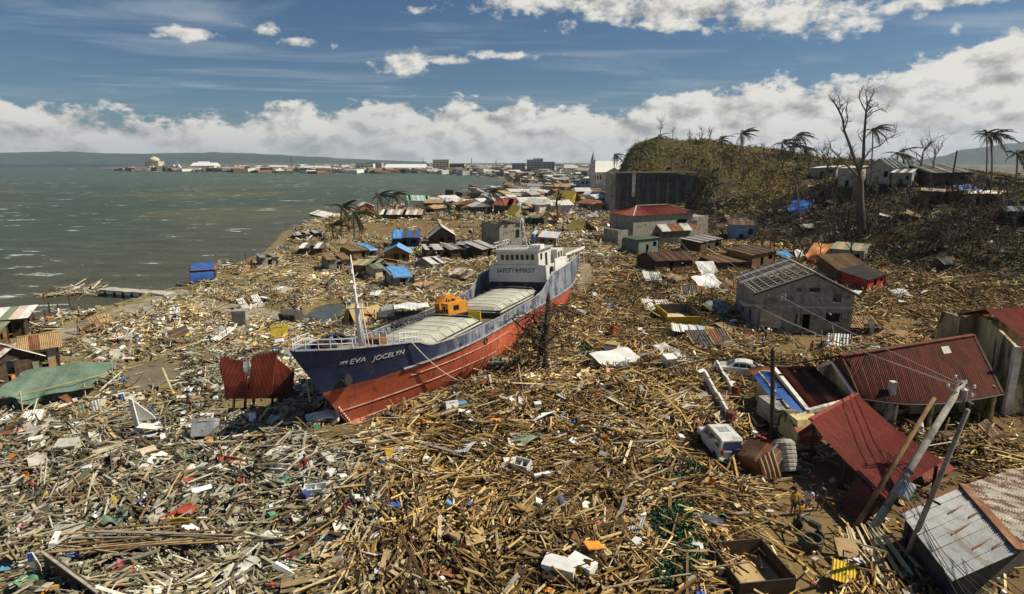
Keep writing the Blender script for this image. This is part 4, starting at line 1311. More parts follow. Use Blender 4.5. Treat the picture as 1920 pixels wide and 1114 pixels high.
def build_grey_house():
    A, w, rz = G(1413, 622, .6), 10.6, R(-7)
    t = thing('two_storey_house', 'grey concrete two-storey house with bare roof rafters and empty windows, ringed by wreckage', 'house', A, rz)
    D, he, ha, ax = 9.5, 4.85, 7.15, w * .56
    k = w / 10.9
    holes = [(5.8 * k, 4.3, 7.05 * k, 5.4), (4.4 * k, 4.75, 5.0 * k, 5.35), (8.6 * k, 4.15, 9.45 * k, 5.0) if False else (8.6 * k, 3.75, 9.5 * k, 4.75), (2.7 * k, 3.9, 3.5 * k, 4.75), (1.2 * k, 4.25, 1.6 * k, 4.55), (10.05 * k, 4.2, 10.4 * k, 4.6),
             (4.6 * k, 1.0, 5.3 * k, 2.3), (5.4 * k, .25, 6.3 * k, 2.3), (8.0 * k, 1.45, 9.8 * k, 2.5), (1.2 * k, .3, 2.6 * k, 2.5)]
    low = [h for h in holes if h[3] <= he]
    mb = MB().wall(w, he + .5, .18, low, origin=(0, 0, 0), z0=-.5)
    mb.build('front_wall', M['concrete'], t)
    g = MB()
    def gw(z):
        f = (z - he) / (ha - he)
        return ax * f, w - (w - ax) * f
    zs = [he, 5.35, 5.4, ha]
    cuts = {0: [(4.4 * k, 5.0 * k), (5.8 * k, 7.05 * k)], 1: [(5.8 * k, 7.05 * k)], 2: []}
    for i in range(3):
        z0, z1 = zs[i], zs[i + 1]
        l0, r0 = gw(z0); l1, r1 = gw(z1)
        xs0, xs1 = [l0], [l1]
        for c0, c1 in cuts[i]:
            xs0 += [c0, c1]; xs1 += [c0, c1]
        xs0.append(r0); xs1.append(r1)
        for q in range(0, len(xs0), 2):
            g.prism([(xs0[q], 0, z0), (xs0[q + 1], 0, z0), (xs1[q + 1], 0, z1), (xs1[q], 0, z1)], (0, 0, 0), (0, .18, 0))
    g.build('gable_wall', M['concrete'], t)
    for x0, z0, x1, z1 in holes:
        s = MB()
        s.bb(x0 - .08, x1 + .08, -.10, -.004, z0 - .12, z0 - .004); s.build('window_sill', M['concrete_pale'], t)
        f = MB()
        f.bb(x0 + .002, x0 + .06, .05, .12, z0 + .002, z1 - .002); f.bb(x1 - .06, x1 - .002, .05, .12, z0 + .002, z1 - .002); f.bb(x0 + .06, x1 - .06, .05, .12, z1 - .06, z1 - .002)
        fo = f.build('window_frame', M['wood_dark'], t)
        if x1 - x0 > .75 and z0 > .8:
            MB().bb((x0 + x1) / 2 - .025, (x0 + x1) / 2 + .025, .06, .11, z0 + .01, z1 - .07).build('mullion', M['wood_dark'], fo)
    MB().bb(-.05, w + .05, -.09, -.003, 3.02, 3.28).build('floor_band', M['concrete_pale'], t)
    for x in (0.0, w * .44, w - .35):
        MB().bb(x, x + .35, -.07, -.002, -.5, 3.0).build('pilaster', M['concrete'], t)
    MB().bb(-1.3, -.06, .4, 2.2, 2.95, 3.2).build('balcony_slab', M['concrete_pale'], t)
    MB().wall(D - .2, he + .5, .18, [(1.5, 1, 2.6, 2.2), (5, 1, 6.2, 2.2), (1.5, 3.7, 2.6, 4.6), (5, 3.7, 6.2, 4.6)], origin=(w, .2, 0), xdir=(0, 1, 0), z0=-.5).build('side_wall', M['concrete'], t)
    MB().wall(D - .2, he + .5, .18, [(1.5, 1, 2.6, 2.2), (5, 1, 6.2, 2.2)], origin=(.18, .2, 0), xdir=(0, 1, 0), z0=-.5).build('side_wall', M['concrete'], t)
    MB().bb(.2, w - .2, D - .18, D, -.5, he).build('back_wall', M['concrete'], t)
    MB().bb(.19, w - .19, .2, D - .2, 2.9, 3.1).build('floor_slab', M['concrete_dark'], t)
    o = .55
    sl, sr = (ha - he) / ax, (ha - he) / (w - ax)
    L = ((-o, D + o, he - sl * o), (-o, -o, he - sl * o), (ax, -o, ha + .05), (ax, D + o, ha + .05))
    Rr = ((w + o, -o, he - sr * o), (w + o, D + o, he - sr * o), (ax, D + o, ha + .05), (ax, -o, ha + .05))
    rm = M['rafter_grey'] = mat('weathered_rafter', (0.40, 0.37, 0.31), (0.28, 0.25, 0.2), 3)
    for q in (L, Rr):
        rafters(t, *q, 11, rm, .11)
        purlins(t, *q, 8, rm, .07)
    MB().beam((ax, -o, ha + .12), (ax, D + o, ha + .12), .2, .14).build('ridge_beam', rm, t)
    MB().beam((-o, -o, he - sl * o - .1), (ax, -o, ha - .08), .06, .24).build('barge_board', M['wood_dark'], t)
    MB().beam((w + o, -o, he - sr * o - .1), (ax, -o, ha - .08), .06, .24).build('barge_board', M['wood_dark'], t)
    q = [Vector(v) for v in L]
    roof_slope(t, bil(*q, 0, 0), bil(*q, .45, 0), bil(*q, .45, 1), bil(*q, 0, 1), 5, [M['tin_dark'], M['tin'], M['tin_dark']], lift=.07)
    for i in range(7):
        MB().box((1.75 * k, -.12, .75 + i * .29), (2.4 * k, .05, .26), Matrix.Rotation(R(3 + (i % 3)), 3, 'Y')).build('nailed_board', M['wood_pale'], t)
    def peel(u, v):
        a = v * 1.9
        return (w + .4 + 2.0 * math.sin(a), -.3 + u * 1.2, 3.4 - 3.2 * v + .4 * math.sin(a * 2))
    MB().cloth(peel, 3, 8).build('peeling_sheet', M['tin_bright'], t, smooth=True)
build_grey_house()
def pz(px, py, z):
    return G(px, py, z)
def world_thing(name, label, cat, base):
    t = thing(name, label, cat, (base.x, base.y, ground_z(base.x, base.y)))
    return t, (lambda p: Vector(p) - t.location)
def build_long_house():
    eL, eM, eR = pz(1612, 746, 3.1), pz(1737, 757, 3.0), pz(1880, 738, 3.1)
    rR, rL = pz(1826, 629, 5.9), pz(1577, 668, 5.9)
    t, lc = world_thing('long_house', 'long house with big weathered maroon metal roof and one pale patch', 'house', (eL + eR) / 2)
    a, b, c, d = map(lc, (eL, eR, rR, rL))
    n = 18
    dip = (eM - (eL + eR) / 2)
    for k in range(n):
        s0, s1 = k / n - .002, (k + 1) / n + .002
        w0, w1 = math.sin(math.pi * s0) , math.sin(math.pi * s1)
        mb = MB().corr(bil(a, b, c, d, s0, 0) + dip * w0, bil(a, b, c, d, s1, 0) + dip * w1, bil(a, b, c, d, s1, 1), bil(a, b, c, d, s0, 1), 5, .03, 3, -.05)
        o = mb.build('roof_sheet', M['tin_maroon'], t)
        o.location.z = .02 * (k % 2)
    MB().beam(d + Vector((0, 0, .06)), c + Vector((0, 0, .06)), .4, .08).build('ridge_cap', M['tin_maroon'], t)
    for q0, q1 in ((b, c), (a, d)):
        MB().beam(q0, q1, .18, .16).build('barge_board', M['wood_dark'], t)
    MB().tube([bil(a, b, c, d, s, 0) + dip * math.sin(math.pi * s) + Vector((0, -.08, -.05)) for s in np.linspace(0, 1, 13)], .07, 6).build('gutter', M['grey_dark'], t)
    back = (c - b).normalized()
    off = Vector((-.35, .94, 0)) * 5.5
    cb, db = c + off + Vector((0, 0, -2.6)), d + off + Vector((0, 0, -2.6))
    roof_slope(t, cb, db, d, c, 12, M['tin_maroon'], waves=8)
    inx = (b - a).normalized()
    iny = Vector((-inx.y, inx.x, 0))
    wa, wb = a + inx * .5 + iny * 2.4, b - inx * .6 + iny * 2.4
    wa.z = wb.z = 0
    Lw = (wb - wa).length
    hs = [(1.2 + q * 2.7, .9, 2.4 + q * 2.7, 2.2) for q in range(int((Lw - 2) / 2.7))]
    mb = MB().wall(Lw, 3.3, .15, hs, origin=wa + Vector((0, 0, -.5)), xdir=inx)
    mb.build('front_wall', M['plaster_yellow'], t)
    for h in hs:
        f = MB()
        for x in np.linspace(h[0] + .05, h[2] - .05, 5):
            f.bb(x - .02, x + .02, .04, .08, h[1], h[3])
        ob = f.build('window_grille', M['grey_dark'], t)
        ob.location = wa + Vector((0, 0, -.5)); ob.rotation_euler = (0, 0, math.atan2(inx.y, inx.x))
    for s in (.06, .3, .55, .8, .96):
        p = bil(a, b, c, d, s, 0) + dip * math.sin(math.pi * s)
        MB().beam(Vector((p.x, p.y + .15, -.4)), Vector((p.x, p.y + .15, p.z - .05)), .2).build('porch_post', M['plaster_yellow'], t)
    ew = b - inx * .3 + iny * .4
    MB().beam(Vector((ew.x, ew.y, 1.2)), Vector((c.x - .3, c.y, 1.2)), .15, 3.4).build('end_wall', M['plaster_yellow'], t)
    p = lc(pz(1758, 651, 5.65))
    nrm = (b - a).cross(d - a).normalized()
    if nrm.z < 0:
        nrm = -nrm
    s_, u_ = (b - a).normalized(), (d - a).normalized()
    s_ = bil(a, b, c, d, .75, .8) - bil(a, b, c, d, .69, .8)
    u_ = bil(a, b, c, d, .72, .88) - bil(a, b, c, d, .72, .74)
    q0 = bil(a, b, c, d, .70, .74) + nrm * .1
    MB().quad_slab(q0, q0 + s_, q0 + s_ + u_, q0 + u_, .03).build('skylight_panel', M['concrete_pale'], t)
    p0 = bil(a, b, c, d, .20, .0)
    MB().bb(p0.x - .2, p0.x + .2, p0.y - .45, p0.y - .05, -.4, p0.z + 1.3).build('pillar', M['plaster_white'], t)
    g0, g1, g2 = pz(1533, 690, 3.9), pz(1560, 679, 4.9), pz(1604, 744, 3.1)
    g3 = pz(1570, 745, 2.2)
    q = [lc(v) for v in (g0, g1, g2, g3)]
    th = Vector((.15, .18, 0))
    MB().prism([q[0], q[1], q[2], q[3]], (0, 0, 0), th).build('gable_wall', M['plaster_yellow'], t)
    for i, j in ((0, 1), (1, 2)):
        MB().beam(q[i] + Vector((-.12, -.2, .1)), q[j] + Vector((-.12, -.2, .1)), .14, .22).build('barge_board', M['whiter'], t)
    roof_slope(t, q[2], q[2] + Vector((.9, .3, .3)), d + Vector((.2, 0, .1)), q[1], 3, M['tin_maroon'])
build_long_house()
def build_lean_to():
    a, b = pz(1516, 772, 2.9), pz(1592, 752, 2.9)
    c, d = pz(1532, 694, 3.5), pz(1452, 692, 3.5)
    t, lc = world_thing('lean_to', 'low brown-roofed outbuilding with pale gutter and blue roof strip beside the dark pole', 'outbuilding', (a + d) / 2)
    a, b, c, d = map(lc, (a, b, c, d))
    roof_slope(t, a, b, c, d, 7, [M['tin_maroon'], M['tin_rust'], M['tin_maroon']], rows=2)
    for q0, q1 in ((d, a), (a, b)):
        MB().beam(q0 + Vector((-.1, -.12, .08)), q1 + Vector((-.1, -.12, .08)), .3, .28).build('gutter', M['plaster_white'], t)
    MB().beam(d + Vector((0, .15, .1)), c + Vector((0, .15, .1)), .2, .25).build('parapet', M['wood_brown'], t)
    e, f, g, h = (lc(pz(*q)) for q in ((1411, 704, 2.7), (1484, 794, 2.5), (1509, 776, 2.9), (1440, 697, 3.2)))
    ss = roof_slope(t, e, f, g, h, 11, M['tin_blue'], waves=2, amp=.045, lift=.1, jit=.015)
    e2, f2, g2, h2 = (lc(pz(*q)) for q in ((1484, 794, 2.45), (1500, 822, 2.2), (1550, 790, 2.6), (1512, 777, 2.85)))
    roof_slope(t, e2, f2, g2, h2, 4, [M['tin_rust'], M['red']], waves=3)
    e3, f3, g3, h3 = (lc(pz(*q)) for q in ((1400, 694, 2.6), (1412, 705, 2.7), (1452, 692, 3.2), (1425, 686, 3.1)))
    roof_slope(t, e3, f3, g3, h3, 3, [M['tin_rust']], waves=3)
    w0, w1 = Vector((e.x + .5, e.y, 0)), Vector((f.x + .4, f.y + .3, 0))
    for k in range(6):
        p, q = w0.lerp(w1, k / 6), w0.lerp(w1, (k + 1) / 6)
        if k in (3, 5):
            continue
        MB().beam(Vector((p.x, p.y, 1.0)), Vector((q.x, q.y, 1.0)), .14, 2.9 - .05 * k).build('wall_panel', M['plaster_yellow'], t)
    w2 = Vector((b.x - .3, b.y + .3, 0))
    MB().beam(Vector((w1.x, w1.y, .9)), Vector((w2.x, w2.y, .9)), .14, 2.9).build('front_wall', M['plaster_yellow'], t)
    MB().beam(Vector((w0.x + .2, w0.y + .1, .9)), Vector((c.x, c.y, .9)), .14, 3.2).build('back_wall', M['plaster_yellow'], t)
    for k in range(6):
        p = lc(pz(1487 + k * 5, 790 + k * 2, 2.0))
        MB().tube([p, p + Vector((.9, -1.6, -1.4))], .05, 5).build('propped_pole', M['wood_pale'], t)
build_lean_to()
def build_carport():
    a, b = pz(1661, 936, 2.5), pz(1768, 866, 2.9)
    c, d = pz(1606, 741, 3.7), pz(1519, 790, 3.5)
    t, lc = world_thing('carport', 'bright red metal carport roof sagging in two lengths beside the leaning utility poles', 'carport', (a + c) / 2)
    a, b, c, d = map(lc, (a, b, c, d))
    n = 7
    for part_i, (t0, t1) in enumerate(((0, .52), (.50, 1.0))):
        for k in range(n):
            s0, s1 = k / n - .003, (k + 1) / n + .003
            lift = Vector((0, 0, .05 + .03 * part_i + .012 * (k % 2)))
            f = lambda s, tt: bil(a, b, c, d, s, tt) + Vector((0, 0, -.25 * math.sin(math.pi * tt) - .10 * math.sin(math.pi * 2 * tt))) + lift
            MB().corr(f(s0, t0), f(s1, t0), f(s1, t1), f(s0, t1), 5, .028, 2, -.05).build('roof_sheet', M['tin_red'], t)
    MB().beam(c + Vector((0, 0, .12)), d + Vector((0, 0, .12)), .3, .1).build('ridge_cap', M['tin_red'], t)
    for tt in (.08, .3, .5, .72, .95):
        MB().beam(bil(a, b, c, d, 0, tt) + Vector((0, 0, -.3)), bil(a, b, c, d, 1, tt) + Vector((0, 0, -.3)), .09, .12).build('purlin', M['wood_dark'], t)
    for s, tt in ((.05, .02), (.95, .03), (.05, .5), (.95, .5), (.05, .97), (.95, .97)):
        p = bil(a, b, c, d, s, tt)
        MB().beam(Vector((p.x, p.y, -.4)), p + Vector((0, 0, -.3)), .13).build('post', M['wood_dark'], t)
    for k in range(2):
        p = bil(a, b, c, d, -.02, .05 + k * .13)
        q = bil(a, b, c, d, -.02, .05 + (k + 1) * .13)
        MB().corr(Vector((p.x - .9, p.y - .3, .1)), Vector((q.x - .9, q.y - .2, .1)), q + Vector((0, 0, -.25)), p + Vector((0, 0, -.25)), 4, .03, 2, .1).build('torn_sheet', M['tin_maroon'], t)
    e = [lc(pz(*q)) for q in ((1735, 906, 1.0), (1790, 880, 1.0), (1768, 858, 1.6), (1722, 880, 1.6))]
    roof_slope(t, *e, 3, M['tin_red'], waves=4)
    return t
build_carport()
def build_yellow_house():
    tops = [(1765, 583, 6.4), (1796, 592, 6.1), (1800, 600, 5.9), (1832, 586, 6.35), (1858, 604, 6.3), (1906, 652, 6.0)]
    p0, p1 = pz(1765, 583, 6.4), pz(1906, 652, 6.0)
    t, lc = world_thing('yellow_house', 'stained yellow house at the right edge with broken parapet wall and red roof', 'house', (p0 + p1) / 2)
    q = [lc(pz(*v)) for v in tops]
    n = (Vector((q[-1].y - q[0].y, -(q[-1].x - q[0].x), 0))).normalized()
    if n.x < 0:
        n = -n
    for i in range(len(q) - 1):
        A, B = q[i], q[i + 1]
        MB().prism([(A.x, A.y, -1.0), (B.x, B.y, -1.0), tuple(B), tuple(A)], (0, 0, 0), n * .22).build('side_wall', M['plaster_yellow'], t)
    c1 = q[-1]
    MB().prism([(c1.x - .28, c1.y - .3, -1), (c1.x + .3, c1.y - .3, -1), (c1.x + .3, c1.y - .3, c1.z + .15), (c1.x - .28, c1.y - .3, c1.z + .15)], (0, 0, 0), (0, .28, 0)).build('corner_pillar', M['plaster_white'], t)
    fw = 7.0
    fo = Vector((c1.x + .32, c1.y - .05, 0))
    MB().wall(fw, 6.4, .2, [(1.2, 3.6, 2.5, 5.0), (3.6, 3.6, 5, 5.0)], origin=fo + Vector((0, 0, -1)), xdir=(1, .12, 0)).build('front_wall', M['plaster_yellow'], t)
    for x in (1.2, 3.6):
        w_ = MB().bb(x, x + 1.3, .08, .1, 3.6, 5.0).build('window', M['glass'], t)
        w_.location = fo + Vector((0, 0, -1)); w_.rotation_euler = (0, 0, math.atan2(.12, 1))
        f = MB()
        for xx in (x, x + .42, x + .84, x + 1.26):
            f.bb(xx, xx + .05, -.03, .03, 3.6, 5.0)
        f.bb(x, x + 1.31, -.031, .031, 4.3, 4.36)
        f.build('window_grille', M['white'], w_)
    e = fo + Vector((-.2, -.9, 4.9))
    roof_slope(t, e, e + Vector((7, .84, 0)), e + Vector((7, 1.9, .9)), e + Vector((0, 1.0, .9)), 7, M['tin_red'])
    r0, r1, r2, r3 = (lc(pz(*v)) for v in ((1862, 606, 5.9), (1975, 640, 5.6), (2040, 590, 7.4), (1868, 590, 7.0)))
    roof_slope(t, Vector((q[2].x + .4, q[-1].y + .6, 5.0)), Vector((q[2].x + 9, q[-1].y + 1.6, 5.0)), Vector((q[2].x + 9, q[0].y - 2.2, 6.9)), Vector((q[2].x + .6, q[0].y - 3.4, 6.7)), 8, [M['tin_red']])
    roof_slope(t, Vector((q[2].x + 9, q[0].y + 2.5, 5.0)), Vector((q[2].x + .5, q[0].y + 1, 5.0)), Vector((q[2].x + .6, q[0].y - 3.4, 6.7)), Vector((q[2].x + 9, q[0].y - 2.2, 6.9)), 8, [M['tin_maroon']])
    MB().bb(q[0].x + .3, q[0].x + 9, q[0].y + .5, q[0].y + .7, -1, 5).build('back_wall', M['plaster_yellow'], t)
build_yellow_house()
def build_silver_shack():
    a, b, c, d = pz(1787, 1092, 2.7), pz(1689, 964, 2.7), pz(1805, 912, 3.7), pz(1914, 1036, 3.7)
    t, lc = world_thing('silver_roof_shack', 'low shack with silver and rust-striped corrugated roof in the near right corner', 'shack', (a + c) / 2)
    a, b, c, d = map(lc, (a, b, c, d))
    roof_slope(t, a, b, c, d, 8, M['tin'], waves=5, amp=.03)
    for s, tt, L in ((.2, .5, .30), (.45, .4, .28), (.7, .55, .25), (.12, .72, .18), (.55, .75, .3)):
        nrm = (b - a).cross(d - a).normalized()
        nrm = nrm if nrm.z > 0 else -nrm
        p = bil(a, b, c, d, s, tt) + nrm * .11; q = bil(a, b, c, d, s + .03, tt + L) + nrm * .11
        w_ = (b - a).normalized() * .16
        MB().quad_slab(p, p + w_, q + w_ * .3, q, .008).build('rust_patch', M['tin_rust'], t)
    off = (c - b)
    e, f = lc(pz(1990, 968, 2.6)), lc(pz(1905, 880, 2.6))
    roof_slope(t, f, e, d, c, 9, M['tin_streak'], waves=4, amp=.035)
    MB().beam(c + Vector((0, 0, .1)), d + Vector((0, 0, .1)), .4, .1).build('ridge_cap', M['tin_rust'], t)
    MB().beam(b + Vector((0, 0, .1)), c + Vector((0, 0, .1)), .2, .1).build('verge_cap', M['tin_rust'], t)
    cen = (a + b + e + f) / 4
    corners = [p.lerp(Vector((cen.x, cen.y, p.z)), .12) for p in (a, b, f, e)]
    for i in range(4):
        p, q = corners[i], corners[(i + 1) % 4]
        ztop = min(p.z, q.z) - .02
        MB().prism([(p.x, p.y, -.5), (q.x, q.y, -.5), (q.x, q.y, ztop), (p.x, p.y, ztop)], (0, 0, 0), (.1 if i % 2 else 0, .1 if not i % 2 else .1, 0)).build('wall', M['concrete_dark'], t)  # dark concrete puts the shade of these walls into their colour
    for p in corners:
        MB().bb(p.x - .14, p.x + .14, p.y - .14, p.y + .14, -.5, p.z).build('corner_post', M['concrete_dark'], t)
build_silver_shack()
def build_right_mid():
    t = shanty((1186, 456), (1296, 452), 9, 6.4, 'grey concrete building with low red hip roof in front of the dark retaining wall', 'hip', ('tin_red',), 'concrete', 'concrete_building', 'building', rise=1.9, over=.6, posts=False, door=True)
    w = px_frame((1186, 456), (1296, 452))[2]
    MB().bb(w + .05, w + 7, 1.5, 8, -.4, 5.2).build('annex', M['concrete'], t)
    MB().bb(w + 1.5, w + 3, 1.44, 1.49, 3.0, 4.2).build('annex_window', M['glass'], t)
    MB().bb(-4, -.05, .5, 6, -.4, 3.2).build('side_annex', M['concrete'], t)
    roof_slope(t, (w * .38, -2.2, 2.5), (w + 1.0, -2.2, 2.3), (w + 1.0, -.05, 3.9), (w * .38, -.05, 4.0), 9, [M['tin_bright'], M['tin_bright'], M['tin_rust'], M['tin_rust'], M['tin_rust']])
    MB().bb(w * .2, w + 8, -4.2, -4.0, -.4, 1.2).build('yard_wall', M['concrete_dark'], t)
    shanty((1367, 452), (1416, 448), 6, 4.0, 'small house with faded sky-blue front wall at the foot of the debris slope', 'mono', ('tin_dark', 'tin_rust'), 'wall_blue', 'blue_house', 'house', rise=.7)
    shanty((1312, 478), (1350, 470), 4.5, 2.6, 'open shed with a sagging rust and silver roof, left of the blue-fronted house', 'mono', ('tin_bright', 'tin_rust', 'tin'), 'wood_dark', 'shed', 'shed', rise=.5)
    A, B = G(1156, 398, .6), G(1302, 396, .6)
    d = (B - A); rz = math.atan2(d.y, d.x); w = d.length
    t = thing('retaining_wall', 'huge dark mouldy concrete wall standing below the hill beside the white church', 'wall', A, rz)
    H_ = 15.0
    N = 8
    for k in range(N):
        MB().bb(w * k / N + .06, w * (k + 1) / N - .06, 0, 1.2, -1, H_ - (0 if k < 6 else .6 * (k - 5))).build('wall_panel', M['concrete_dark'], t)
        MB().bb(w * k / N - .3, w * k / N + .3, -.25, .0, -1, H_).build('buttress', M['concrete_dark'], t)
    MB().bb(-.4, w, -.35, 1.5, H_ + .02, H_ + .5).build('coping', M['concrete'], t)
    MB().bb(-2.6, -.4, .5, 7, -1, H_ + .3).build('side_wall', M['concrete'], t)
    MB().bb(w * .18, w * .22, -.3, -.05, H_ - 9, H_ + 1).build('drain_stain_panel', M['concrete_pale'], t)
    A, B = G(1118, 334, .6), G(1192, 334, .6)
    Y = 420
    A = P(1112, 327, Y); B = P(1192, 327, Y)
    A.z = B.z = 0
    w = (B - A).length
    t = thing('white_church', 'white church with steep roof and slim spire beside the dark retaining wall', 'church', A, 0)
    zr, ze = P(1150, 302, Y).z, P(1150, 323, Y).z
    MB().bb(0, w, 0, 22, -1, ze).build('nave', M['plaster_white'], t)
    roof_slope(t, (-.5, -.6, ze), (w * .86, -.6, ze), (w * .80, 11, zr), (.5, 11, zr), 10, M['roof_white'], waves=3)
    roof_slope(t, (w * .86, 22.6, ze), (-.5, 22.6, ze), (.5, 11, zr), (w * .80, 11, zr), 10, M['roof_white'], waves=3)
    roof_slope(t, (w * .84, -.6, ze), (w * 1.03, -.6, ze), (w * .95, 5, zr - 1), (w * .93, 5, zr - 1), 3, M['roof_white'], waves=3)
    pw = 7.4
    g0 = w * .48
    MB().prism([(g0 - pw, -2.0, -1), (g0 + pw, -2.0, -1), (g0 + pw, -2.0, ze - 1.2), (g0, -2.0, ze + 2.6), (g0 - pw, -2.0, ze - 1.2)], (0, 0, 0), (0, 2.2, 0)).build('porch', M['plaster_white'], t)
    for s in (-1, 1):
        MB().beam((g0 + s * (pw + .4), -2.15, ze - 1.5), (g0, -2.15, ze + 2.9), .5, .4).build('porch_verge', M['concrete'], t)
    for k in range(5):
        x = 1 + k * (w * .4 - 4) / 4
        MB().bb(x, x + .8, -.06, -.003, ze - 5, ze - 2).build('window', M['glass'], t)
    sz = P(1117, 300, Y - 2).z
    st = P(1117, 283, Y - 2).z
    MB().bb(-2.0, .8, -3.9, -1.1, -1, sz).build('tower', M['plaster_white'], t)
    MB().lathe([(1.5, sz), (.7, sz + (st - sz) * .45), (.05, st)], 8, (-.6, -2.5, 0)).build('spire', M['tin'], t)
    for x, hh in ((w * .86, 296), (w * .985, 292)):
        MB().tube([(x, -1, ze - 3), (x, -1, P(1150, hh, Y).z)], [.45, .06], 6).build('pinnacle', M['plaster_white'], t)
M['wall_blue'] = mat('faded_blue_plaster', (0.24, 0.36, 0.55), (0.17, 0.26, 0.42), .8, .9, .1, c3=(.08, .10, .13))
M['roof_white'] = paint('white_roofing', (0.80, 0.78, 0.72), .55, .1)
build_right_mid()
GS = 'makeshift houses standing among the debris'
S = shanty
def left_shacks():
    t = S((-14, 742), (78, 716), 3.6, 2.6, 'dark plank hut at left edge with patchwork roof of white and green sheets', 'gable_y', ('tin_bright', 'tin_green', 'tin_bright', 'tin_maroon'), 'wood_dark', 'plank_hut', 'hut', rise=1.15, over=.45, boards=14)
    board_panel(t, (3.2, -.1, 0), (3.7, -.1, 0), 2.0, M['tin_green'], 1, name='green_door')
    board_panel(t, (1.5, -.1, 0), (1.8, -.1, 0), 1.3, M['orange'], 1, name='orange_board')
    S((52, 700), (112, 690), 3.8, 2.3, 'hut with tan and rust-brown roof sheets behind the patchwork-roofed hut', 'gable_x', ('tin_tan', 'tin_rust', 'tin_tan'), 'wall_multi', 'hut', 'hut', rise=.75, over=.45)
    S((-20, 640), (48, 632), 4.5, 2.3, 'shore hut with pale pinkish flat roof on posts by the water at the left edge', 'mono', ('tin_pink', 'tin_bright', 'tin_green'), 'wood_dark', 'shore_hut', 'hut', rise=.35, over=.6, boards=0)
    S((-60, 668), (-4, 664), 3.5, 2.0, 'low hut with dull green roof cut off by the left edge below the shore hut', 'mono', ('tin_green', 'tin_dark'), 'wood_brown', 'hut', 'hut', rise=.4)
    c = T(98, 762)
    t = thing('tarp_shelter', 'grey-green tarpaulin stretched over poles in front of the patchwork-roofed hut', 'shelter', c, R(8))
    def fn(u, v):
        x, y = -3.2 + 6.6 * u, -1.9 + 4.2 * v + 1.6 * u
        z = 1.75 + .55 * v - .42 * math.sin(math.pi * u) * (1 - v) ** 2 + .3 * math.sin(math.pi * u * .9) * v + .08 * math.sin(u * 13 + v * 6) - (.55 * (1 - v) if .25 < u < .45 else 0)
        return (x, y, z)
    MB().cloth(fn, 18, 12).build('tarp', M['tarp_green'], t, smooth=True)
    for x, y, h in ((-1.3, -1.5, 1.9), (2.7, -.3, 1.9), (-3.0, 1.6, 2.4), (3.2, 3.2, 2.4), (.2, 2.4, 2.4)):
        MB().tube([(x, y, -.4), (x + .1, y, h)], .05, 6).build('pole', M['wood_pale'], t)
    MB().tube([(-1.6, -1.6, 1.55), (6.2, 2.2, 2.5)], .05, 6).build('cross_pole', M['bamboo'], t)
M['tin_rustred'] = mat('rust_red_steel', (0.30, 0.06, 0.035), (0.20, 0.045, 0.028), 1.0, .85, .12, c3=(0.10, 0.035, .022), streak=(1.6, .5, .5))
M['tin_tan'] = mat('tan_tin', (0.44, 0.30, 0.15), (0.32, 0.2, 0.09), 1.0, .8, .1, c3=(.2, .12, .06))
M['tin_pink'] = mat('pinkish_tin', (0.58, 0.48, 0.42), (0.45, 0.36, 0.3), 1.0, .7, .1, c3=(.33, .3, .26))
M['wall_multi'] = mat('striped_wall', (0.42, 0.42, 0.38), (0.5, 0.34, 0.12), .8, .8, .1, c3=(.3, .08, .05))
left_shacks()
S((364, 531), (404, 524), 4.0, 2.0, 'hut wrapped in bright blue tarpaulin at the water\'s edge beside the shore road', 'mono', ('tin_rust',), 'wood_brown', 'tarp_hut', 'hut', rise=.4, group=None, cloth=('tarp_blue', -.12, .98, 1.9))
